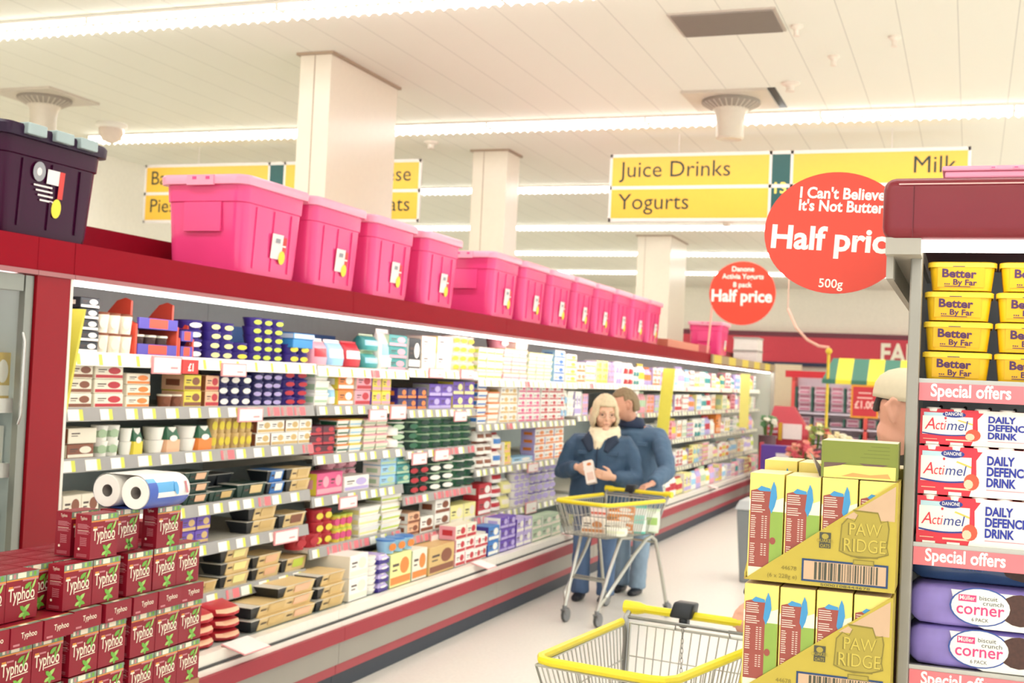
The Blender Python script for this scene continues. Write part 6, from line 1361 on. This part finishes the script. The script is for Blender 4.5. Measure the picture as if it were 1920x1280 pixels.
    q = MB(); n0 = cen(nb.z - .005); q.loft([tuple(n0 + Vector((0, .0, -.035))), tuple(n0 + Vector((0, .004, .01))), tuple(n0 + Vector((0, .012, .04)))], [(.11, .095), (.088, .078), (.076, .07)], 20, up=(0, -1, 0)); q.f = q.f[:-2]; q.m = q.m[:-2]
    co = q.build('collar', P.get('collar', P['coat']), jo, smooth=60); md = co.modifiers.new('thick', 'SOLIDIFY'); md.thickness = .012
    fy = lambda z: cen(z).y - .152 * tw
    q = MB()
    q.loft([(cen(z).x + P.get('zipx', 0), fy(z) + dy, z) for z, dy in ((hem + .02, .0), (pel.z + .12, .002), (ch.z - .05, .004), (ch.z + .05, .006))], .006, 6); q.build('zip', mat('1e3048', .5), jo)
    for s_ in (-1, 1):
        q = MB(); q.hull([(cen(ch.z).x + s_ * .10 - .055, fy(ch.z) + .012, ch.z - .03), (cen(ch.z).x + s_ * .10 + .055, fy(ch.z) + .022, ch.z - .03), (cen(ch.z).x + s_ * .10 + .055, fy(ch.z) + .045, ch.z - .03), (cen(ch.z).x + s_ * .10 - .055, fy(ch.z) + .035, ch.z - .03)], [(cen(ch.z).x + s_ * .10 - .055, fy(ch.z) + .015, ch.z + .0), (cen(ch.z).x + s_ * .10 + .055, fy(ch.z) + .025, ch.z + .0), (cen(ch.z).x + s_ * .10 + .055, fy(ch.z) + .05, ch.z + .0), (cen(ch.z).x + s_ * .10 - .055, fy(ch.z) + .04, ch.z + .0)]); q.build('pocket_flap', P['coat'], jo, smooth=0, bevel=.004)
    # trousers and shoes
    j = MB(); j.loft([tuple(pel - Vector((0, 0, .07))), tuple(pel + Vector((0, 0, .02))), tuple(pel + Vector((0, 0, .12)))], [(.15, .105), (.165, .115), (.15, .11)], 18, up=(0, -1, 0))
    for s_ in ('R', 'L'):
        H_, K_, A_ = (Vector(P[k + s_]) for k in ('hip', 'kn', 'an'))
        j.loft([tuple(H_ + Vector((0, 0, .03))), tuple(H_ - Vector((0, 0, .05))), tuple((H_ + K_) / 2), tuple(K_), tuple(K_ + (A_ - K_) * .5), tuple(A_ + Vector((0, 0, .02))), tuple(A_ - Vector((0, 0, .03)))], [.092, .092, .084, .07, .068, .068, .07], 14)
    tr = put('trousers', fused(j, .011, 4, .5, .016, .07), t); tr.data.materials.clear(); tr.data.materials.append(P['legs'])
    for s_ in ('R', 'L'):
        A_ = Vector(P['an' + s_]); ft = Vector(P.get('toe' + s_, (0, -1, 0))).normalized()
        q = MB(); q.loft([tuple(A_ + Vector((0, 0, -.01)) - ft * .02), tuple(A_ + Vector((0, 0, -.035)) - ft * .015), tuple(A_ + Vector((0, 0, -.045)) + ft * .03), tuple(A_ + Vector((0, 0, -.052)) + ft * .10), tuple(A_ + Vector((0, 0, -.056)) + ft * .15)], [.04, .044, (.043, .034), (.044, .026), (.028, .018)], 12, up=(0, 0, 1))
        q.box(A_.x - .03, A_.x + .03, A_.y - .05, A_.y + .05, .001, .012); s_o = put('shoe', fused(q, .007, 4), t); s_o.data.materials.clear(); s_o.data.materials.append(P['shoe'])
    # hair
    if 'hair' in P:
        q = MB(); q.T = HM; hf = P['hair']
        vs, fs = [], []; nu, nv = 40, 26
        for i in range(nv + 1):
            e_ = -math.pi / 2 + math.pi * i / nv
            for k in range(nu):
                a = 2 * math.pi * k / nu; d = Vector((math.cos(e_) * math.cos(a), math.cos(e_) * math.sin(a), math.sin(e_))); vs.append(hf(d, hx, hy, hz))
        for i in range(nv):
            for k in range(nu):
                qd = (i * nu + k, i * nu + (k + 1) % nu, (i + 1) * nu + (k + 1) % nu, (i + 1) * nu + k)
                if all(vs[m_] is not None for m_ in qd): fs.append(qd)
        vs = [v if v is not None else Vector((0, 0, 0)) for v in vs]
        used = sorted({i for f in fs for i in f}); mp = {u: i for i, u in enumerate(used)}
        q.add([vs[u] for u in used], [tuple(mp[i] for i in f) for f in fs])
        ho = q.build('hair', P['hairm'], body, smooth=180); md = ho.modifiers.new('thick', 'SOLIDIFY'); md.thickness = P.get('hairth', .022) * hs; md.offset = -.6
        sb = ho.modifiers.new('sub', 'SUBSURF'); sb.levels = 1; sb.render_levels = 1
        tx = bpy.data.textures.new('strands', 'CLOUDS'); tx.noise_scale = .022; dp = ho.modifiers.new('lock', 'DISPLACE'); dp.texture = tx; dp.strength = .012; dp.texture_coords = 'LOCAL'
    P['HM'] = HM; P['body'] = body; P['root'] = t
    return t
def bob(d, hx, hy, hz):
    """chin-length bob with a fringe"""
    if d.y < -.30 and abs(d.x) < .62 and d.z < .42: return None
    if d.y < .1 and d.z < .34 and abs(d.x) < .5: return None
    if d.z < -.78: return None
    k = 1.20 + .03 * math.sin(9 * d.x + 4 * d.z)
    v = Vector((d.x * hx * k, d.y * hy * k + .006, d.z * hz * 1.16 + .004))
    if d.z < 0: v.x = math.copysign(max(abs(v.x), hx * 1.16 * min(1, abs(d.x) * 2.2)), d.x); v.y = v.y * 1.05; v.z *= .98
    return v
def crop(d, hx, hy, hz):
    """short collar-length hair, ears clear"""
    if d.y < -.25 and d.z < .50: return None
    if d.y < .36 and d.z < .16: return None
    if d.z < -.55: return None
    k = 1.12 + .03 * math.sin(11 * d.x + 7 * d.y)
    return Vector((d.x * hx * k, d.y * hy * k + .004, d.z * hz * 1.12))
def nape(d, hx, hy, hz):
    """clipped dark hair under a cap: nape and sideburns only"""
    if d.z > .45 or d.z < -.16 or d.y < -.05: return None
    if d.y < .62 and d.z < .22: return None
    return Vector((d.x * hx * 1.05, d.y * hy * 1.05 + .003, d.z * hz * 1.05))
denim = mat('566f92', .8, var=.25, scale=6)
woman = dict(label='woman with blonde bob and cream scarf reading a carton beside the far trolley', loc=(-2.62, 8.98, 0), rz=0.06,
             head=(.035, -.035, 1.415), yaw=.40, pitch=.16, hs=1.12, neck=(.02, .02, 1.265), pelvis=(0, .02, .80), tw=1.14,
             shR=(-.195, .02, 1.195), elR=(-.285, .0, .955), wrR=(-.115, -.235, 1.015), shL=(.205, .02, 1.195), elL=(.285, -.01, .93), wrL=(.16, -.24, .955),
             handR=((.82, -.35, -.30), (.3, .9, .2), (0, -.2, 1), .55), handL=((-.85, -.30, .18), (-.2, .9, .0), (0, -.2, 1), .55),
             hipR=(-.095, .02, .74), knR=(-.11, .0, .42), anR=(-.115, .03, .075), hipL=(.085, .02, .74), knL=(.09, -.02, .42), anL=(.085, .02, .075),
             hem=.64, coat=mat('36526e', .65, var=.12, scale=7), collar=mat('16263e', .7), legs=denim, shoe=mat('23252c', .5), hair=bob, hairm=mat('d6c6a2', .6, var=.2, scale=90), brow=mat('b09868', .7))
make_person(woman)
q = MB(); nb = Vector(woman['neck'])
for k, (r, z, m_) in enumerate(((.088, .015, 0), (.084, .05, 0))):
    q.loft([(nb.x + .01 + r * math.cos(a), nb.y - .02 + r * 1.0 * math.sin(a), nb.z - .01 + z - .03 * (1 - math.sin(a)) / 2) for a in [2 * math.pi * i / 18 for i in range(18)]], .042 - .004 * k, 8, closed=True)
q.loft([(nb.x + .0, nb.y - .115, nb.z), (nb.x - .005, nb.y - .155, nb.z - .06), (nb.x - .01, nb.y - .16, nb.z - .12)], [(.05, .03), (.045, .025), (.02, .015)], 10)
for s_ in (-1, 1):
    l_ = MB(); l_.loft([(nb.x + s_ * .075, nb.y - .05, nb.z + .01), (nb.x + s_ * .10, nb.y - .125, nb.z - .045), (nb.x + s_ * .06, nb.y - .17, nb.z - .13)], [(.035, .02), (.05, .016), (.02, .012)], 10)
    l_.build('lapel', mat('1a2c44', .7), [c for c in woman['root'].children if c.name.startswith('jacket')][0])
so = put('scarf', fused(q, .009, 4, .5, .012, .03), woman['root']); so.data.materials.clear(); so.data.materials.append(mat('f0e4c4', .9, var=.08, scale=60))
q = MB(); q.T = woman['HM']
for s_ in (-1, 1):
    q.tube([(s_ * .033 + .022 * math.cos(a), -.103, .006 + .017 * math.sin(a)) for a in [2 * math.pi * i / 14 for i in range(14)]], .0014, 4, closed=True); q.tube([(s_ * .055, -.100, .01), (s_ * .083, -.02, .012)], .0014, 4)
q.tube([(-.011, -.106, .008), (.011, -.106, .008)], .0014, 4); q.build('glasses', mat('8a7a6a', .3, .5), woman['body'])
# the carton she holds
p = MB(); p.T = Matrix.Translation((-2.585, 8.69, .905)) @ Matrix.Rotation(.1, 4, 'Z') @ Matrix.Rotation(-.28, 4, 'Y') @ Matrix.Rotation(-.25, 4, 'X')
p.box(-.034, .034, -.03, .03, 0, .17, 0); p.box(-.038, .038, -.034, .034, .105, .118, 0); p.rect((0, -.0305, 0), (1, 0, 0), (0, 0, 1), -.02, .03, .02, .08, 1); p.oval((0, -.0308, 0), (1, 0, 0), (0, 0, 1), .01, .14, .018, .012, 2)
tag(p.build('held_carton', [mat('f0e6dc', .5), mat('e2c4b4', .5), mat('d8803f', .5)], smooth=0), 'small white and orange carton held in both hands by the woman', 'carton')
man = dict(label='grey-haired man in blue jacket leaning over the woman\'s shoulder, hand on trolley', loc=(-2.45, 9.47, 0), rz=-.1,
           head=(-.065, -.17, 1.48), yaw=-.98, pitch=.22, hs=1.08, neck=(-.03, -.08, 1.34), pelvis=(.0, .04, .84), tw=1.0,
           shR=(-.225, -.09, 1.245), elR=(-.29, -.04, .99), wrR=(-.275, -.13, .77), shL=(.20, -.08, 1.255), elL=(.325, -.22, 1.0), wrL=(.305, -.50, .915),
           handR=((.1, -.25, -.9), (.9, 0, 0), (0, -1, 0), .5), handL=((-.45, -.8, -.25), (0, -.25, -1), (-1, .2, 0), .9),
           hipR=(-.095, .04, .78), knR=(-.11, .02, .44), anR=(-.115, .06, .075), hipL=(.09, .04, .78), knL=(.07, -.02, .44), anL=(.04, .0, .075),
           hem=.68, coat=mat('4c6884', .65, var=.12, scale=7), collar=mat('1b2c4a', .7), legs=mat('8ea4b8', .8, var=.15, scale=6), shoe=mat('1c1e24', .35), hair=crop, hairm=mat('8a7658', .7, var=.3, scale=80), skin=m_skin2)
make_person(man)
# man in the cap pushing the near trolley, mostly hidden behind the porridge cases
capman = dict(label='man in a cream baseball cap in profile behind the end cooler post', loc=(-.225, 4.28, 0), rz=-.15,
              head=(.05, -.10, 1.60), yaw=1.42, pitch=.12, hs=1.08, neck=(.02, -.03, 1.45), pelvis=(.0, .0, .90), tw=1.1,
              shR=(-.21, -.02, 1.37), elR=(-.36, -.0, 1.12), wrR=(-.425, -.135, .93), shL=(.23, -.0, 1.37), elL=(.29, -.03, 1.09), wrL=(.22, -.20, .95),
              handR=((-.12, -.75, -.35), (0, -.4, -1), (1, 0, 0), 1.1), handL=((-.2, -.9, -.3), (0, 0, -1), (-1, 0, 0), 1.0),
              hipR=(-.095, .0, .83), knR=(-.11, -.03, .47), anR=(-.115, .03, .075), hipL=(.095, .0, .83), knL=(.1, -.02, .47), anL=(.1, .05, .075),
              hem=.72, coat=mat('4a4636', .7, var=.1), collar=mat('3c3a2e', .7), legs=mat('3a3f4a', .8), shoe=mat('22201e', .5), hair=nape, hairth=.012, nk=1.25, hairm=mat('2c2420', .7, var=.2, scale=80), skin=mat('e0a78e', .5, spec=.35, var=.05), brow=mat('3a2c22', .7))
make_person(capman)
q = MB(); q.T = capman['HM']; hx, hy, hz = .073 * 1.08, .092 * 1.08, .112 * 1.08; n = 32
prof = [(1.15, .034), (1.16, .05), (1.13, .078), (1.0, .104), (.76, .124), (.45, .136), (.16, .140)]
vs = [(r * hx * math.cos(2 * math.pi * k / n), r * hy * math.sin(2 * math.pi * k / n) + .004, z) for r, z in prof for k in range(n)] + [(0, .004, .141)]
fs = [(i * n + k, i * n + (k + 1) % n, (i + 1) * n + (k + 1) % n, (i + 1) * n + k) for i in range(len(prof) - 1) for k in range(n)] + [((len(prof) - 1) * n + k, (len(prof) - 1) * n + (k + 1) % n, len(prof) * n) for k in range(n)]
q.add(vs, fs, 0); q.box(.080, .0905, -.045, -.015, .062, .075, 1)
cp_ = q.build('cap', [mat('d8cdb0', .8, var=.05, scale=60), mat('b9b09a', .8)], capman['body'], smooth=60); md = cp_.modifiers.new('thick', 'SOLIDIFY'); md.thickness = .004
q = MB(); q.T = capman['HM']; vs = []; m_ = 12
for i in range(5):
    for k in range(m_ + 1):
        a = 1.14 * math.pi + .72 * math.pi * k / m_; rr_ = 1.15 + .16 * i
        vs.append((hx * 1.12 * math.cos(a) * (1 - .03 * i), hy * (1.12 + (rr_ - 1.15) * 1.5) * math.sin(a) * (1 if True else 0), .045 - .006 * i - .012 * abs(math.cos(a))))
q.add(vs, [(i * (m_ + 1) + k, i * (m_ + 1) + k + 1, (i + 1) * (m_ + 1) + k + 1, (i + 1) * (m_ + 1) + k) for i in range(4) for k in range(m_)], 0)
pk_ = q.build('peak', mat('d8cdb0', .8, var=.05, scale=60), cp_, smooth=60); md = pk_.modifiers.new('thick', 'SOLIDIFY'); md.thickness = .005
# ------------------------------------------------------------------ far end of the store
m_hdr = mat('c4202e', .4); m_pale = mat('e6d2dc', .5); m_ppk = mat('f0ccda', .45, var=.06); m_dgrn = mat('2c5a50', .5)
t = thing('meat_cabinet', 'distant wall cabinet of pink packs under a red header', 'cabinet', (-2.4, 26.6, 0))
p = MB(); p.box(-1.25, 2.6, -.5, -.38, 1.94, 2.08, 0); p.build('header', m_hdr, t, smooth=0)
p = MB(); p.box(-1.1, 2.6, 0, .05, 0, 1.95, 0); p.box(-1.1, 2.6, -.45, 0, 0, .55, 0); p.build('carcass', m_pale, t, smooth=0)
for s_, x in ((0, -1.12), (1, .36)): 
    p = MB(); p.box(x, x + .07, -.45, 0, 0, 1.95); p.build('upright', mat('d8504a', .5), t, smooth=0)
for z in (.62, .92, 1.22):
    p = MB(); p.hull([(-1.05, -.45, z - .03), (2.6, -.45, z - .03), (2.6, 0, z - .03), (-1.05, 0, z - .03)], [(-1.05, -.45, z), (2.6, -.45, z), (2.6, 0, z + .03), (-1.05, 0, z + .03)]); p.build('shelf', mat('d6c8d6', .45), t, smooth=0)
me_a = MB(); me_a.box(-.13, .13, -.2, 0, 0, .085, 0); me_a.rect((0, -.2006, 0), (1, 0, 0), (0, 0, 1), -.1, .1, .02, .06, 1)
me_a = me_a.mesh('meat_pack', [m_ppk, mat('c86a8a', .45)], 0)
cnt = 0
for r_, (z, n_) in enumerate(((.65, 1), (.95, 2), (1.25, 6))):
    for c_ in range(7):
        for k in range(n_ if c_ % 3 != 2 or n_ > 2 else 1):
            tag(put('meat_pack', me_a, None, (-2.4 - .86 + c_ * .33, 26.52 - .015 * k + (.04 * (k % 2)), z + .088 * k)), 'pink meat pack in the distant red-headed cabinet, %s column, %s, %s shelf' % (ORD[c_], ('bottom' if k == 0 else ORD[k] + ' up'), ('lowest', 'middle', 'top')[r_]), 'meat pack', 'pink meat packs in the distant cabinet')
for z in (.65, .95, 1.25):
    for c_ in range(8):
        p = MB(); p.box(-2.4 - 1.045 + c_ * .33, -2.4 - 1.01 + c_ * .33, 26.16, 26.56, z, z + (.5 if z > 1.2 else .16))
        tag(p.build('shelf_divider', m_dgrn, smooth=0), 'dark green divider on the %s shelf of the distant cabinet, %s from left' % ({.65: 'lowest', .95: 'middle', 1.25: 'top'}[z], ORD[c_]), 'shelf divider', 'green dividers in the distant cabinet')
# striped market stall
t = thing('market_stall', 'market stall with a green and yellow striped awning near the back wall', 'stall', (-1.6, 21.0, 0))
p = MB(); p.hull([(-.72, -.12, 1.86), (1.6, -.12, 1.86), (1.6, .9, 1.86), (-.72, .9, 1.86)], [(-.6, .35, 2.24), (1.5, .35, 2.24), (1.5, .42, 2.24), (-.6, .42, 2.24)], 0)
p.box(-.72, 1.6, -.125, -.115, 1.80, 1.87, 0); p.build('awning', stripes('3f7a68', 'f0e23e', .50, 0), t, smooth=0)
for x in (-.63, 1.5):
    p = MB(); p.tube([(x, -.08, 0), (x, -.08, 2.28)], .025, 8); p.ball((x, -.08, 2.34), .055); p.build('post', mat('e6c83a', .4), t)
p = MB(); p.box(-.66, 1.5, -.05, .85, .78, .83, 0); p.build('counter', mat('e8dc6a', .5), t, smooth=0)
p = MB(); p.box(-.64, 1.48, .0, .8, 0, .78, 0); p.build('base', mat('b9b6b0', .5), t, smooth=0)
p = MB(); p.box(-.24, .20, -.16, -.13, 1.26, 1.80, 1); p.box(-.21, .17, -.165, -.16, 1.29, 1.77, 0); p.text('£1.00', .17, (-.02, -.168, 1.42), mi=2, bold=.03, align='c', fit=.32)
p.rect((0, -.167, 0), (1, 0, 0), (0, 0, 1), -.14, .1, 1.58, 1.60, 2); p.rect((0, -.167, 0), (1, 0, 0), (0, 0, 1), -.12, .08, 1.66, 1.68, 2); p.build('price_board', [mat('c8303a', .45), mat('e8a02e', .45), mat('f6c8c0', .5)], t, smooth=0)
p = MB(); p.loft([(-2.98, 21.3, 3.05), (-2.8, 21.1, 2.72), (-2.6, 21.0, 2.52), (-2.4, 20.95, 2.42), (-2.23, 20.92, 2.40)], .022, 6)
p.tube([(-2.98, 21.3, 3.05), (-2.98, 21.3, CEIL)], .008, 5); tag(p.build('pink_rope', mat('f0b8a4', .5)), 'slack pink rope looped from ceiling to the stall post', 'rope')
# cream board and red stand by the end of the run
p = MB(); p.box(-4.15, -3.55, 27.9, 27.98, .95, 2.24); tag(p.build('cream_board', mat('e6d4b4', .5), smooth=0), 'cream upright board left of the distant pink cabinet', 'board')
p = MB(); p.box(-4.1, -3.55, 27.6, 27.88, 0, 1.25); tag(p.build('red_counter', mat('b83440', .5), smooth=0), 'red counter in front of the cream board', 'counter')
t = thing('magazine_stand', 'red display stand with a white notice before the distant cabinet', 'display stand', (-2.45, 18.2, 0))
p = MB(); p.box(-.32, .27, .0, .35, 0, 1.0, 0); p.hull([(-.36, .0, 1.0), (.3, .0, 1.0), (.3, .35, 1.0), (-.36, .35, 1.0)], [(-.28, .28, 1.42), (.02, .28, 1.42), (.02, .35, 1.42), (-.28, .35, 1.42)], 0); p.build('body', mat('b8303e', .45), t, smooth=0)
p = MB(); p.box(-.1, .17, -.03, -.005, .95, 1.17, 0); p.build('notice', mat('f6e6e2', .5), t, smooth=0)
for i, x in enumerate((-.16, .27)): p = MB(); p.box(x, x + .05, -.02, 0, .93, 1.18); p.build('gold_strip', mat('e0b030', .45), t, smooth=0)
for i in range(3): p = MB(); p.box(-.31, -.18, -.06, -.003, .95 + .08 * i, .985 + .08 * i); p.build('ledge', mat('d8b8cc', .5), t, smooth=0)
p = MB(); p.box(-2.66, -2.24, 16.9, 17.15, 0, .90, 0); p.rect((-2.45, 16.895, 0), (1, 0, 0), (0, 0, 1), 0, .2, .68, .80, 1); p.box(-2.675, -2.655, 16.89, 17.16, 0, .93, 2)
tag(p.build('purple_bin', [mat('5a3a9a', .45), mat('ece4e8', .5), mat('c0303e', .5)], smooth=0), 'purple dump bin with white notice below the red stand', 'dump bin')
# flower bucket: stems are parts of each bunch
def bunch(x, y, z, cols, lab, r, n):
    t = thing('flower_bunch', lab, 'flowers', (x, y, 0), 0, 'bunches of flowers by the stall')
    p = MB(); p.lathe([(.10, 0), (.13, z - .1)], 12); p.build('bucket', mat('6a4a52', .5), t)
    random.seed(int(x * 1000) % 97)
    st = MB(); he = MB()
    for k in range(n):
        a = random.uniform(0, 6.28); d = r * math.sqrt(random.random()); hz = z + .05 + random.uniform(0, r * 1.2) * (1 - d / r * .5)
        px, py = d * math.cos(a), d * math.sin(a); st.tube([(px * .4, py * .4, z - .2), (px, py, hz)], .006, 4)
        he.T = Matrix.Translation((px, py, hz)) @ Matrix.Rotation(random.uniform(0, 3), 4, (1, .5, .2)); mi = random.randrange(len(cols))
        for q in range(5): he.ball((.03 * math.cos(q * 1.257), .03 * math.sin(q * 1.257), .01), (.028, .02, .012), mi, 6, 4)
        he.ball((0, 0, .015), .018, mi, 6, 4)
    st.build('stems', mat('5f7a3a', .6), t); o = he.build('blooms', [mat(c, .6) for c in cols], t); o['kind'] = 'stuff'
bunch(-1.98, 17.35, .98, ('e88a6a', '8a9a4a', 'b0404a', 'e6dcb0'), 'tall bunch of orange and red flowers before the distant pink cabinet', .17, 26)
bunch(-1.62, 16.9, .86, ('f0e6c4', 'f4ead0', 'e8d8a8'), 'bunch of cream flowers above the porridge cases', .2, 34)
bunch(-2.05, 16.5, .74, ('e08a7a', 'e6a88c', 'c8505a'), 'bunch of salmon flowers low beside the purple dump bin', .2, 30)
bunch(-2.72, 17.85, 1.1, ('5a8a5a', 'e6e2d0', '7a9a6a'), 'leafy bunch on the red display stand', .12, 14)
# ------------------------------------------------------------------ survey units to metres
_seen = set()
for o in SC.objects:
    if o.type == 'CAMERA': continue
    o.location = o.location * UNIT
    if o.type == 'MESH' and o.data.name not in _seen:
        _seen.add(o.data.name); o.data.transform(Matrix.Scale(UNIT, 4))
    for m in o.modifiers:
        if m.type == 'SOLIDIFY': m.thickness *= UNIT
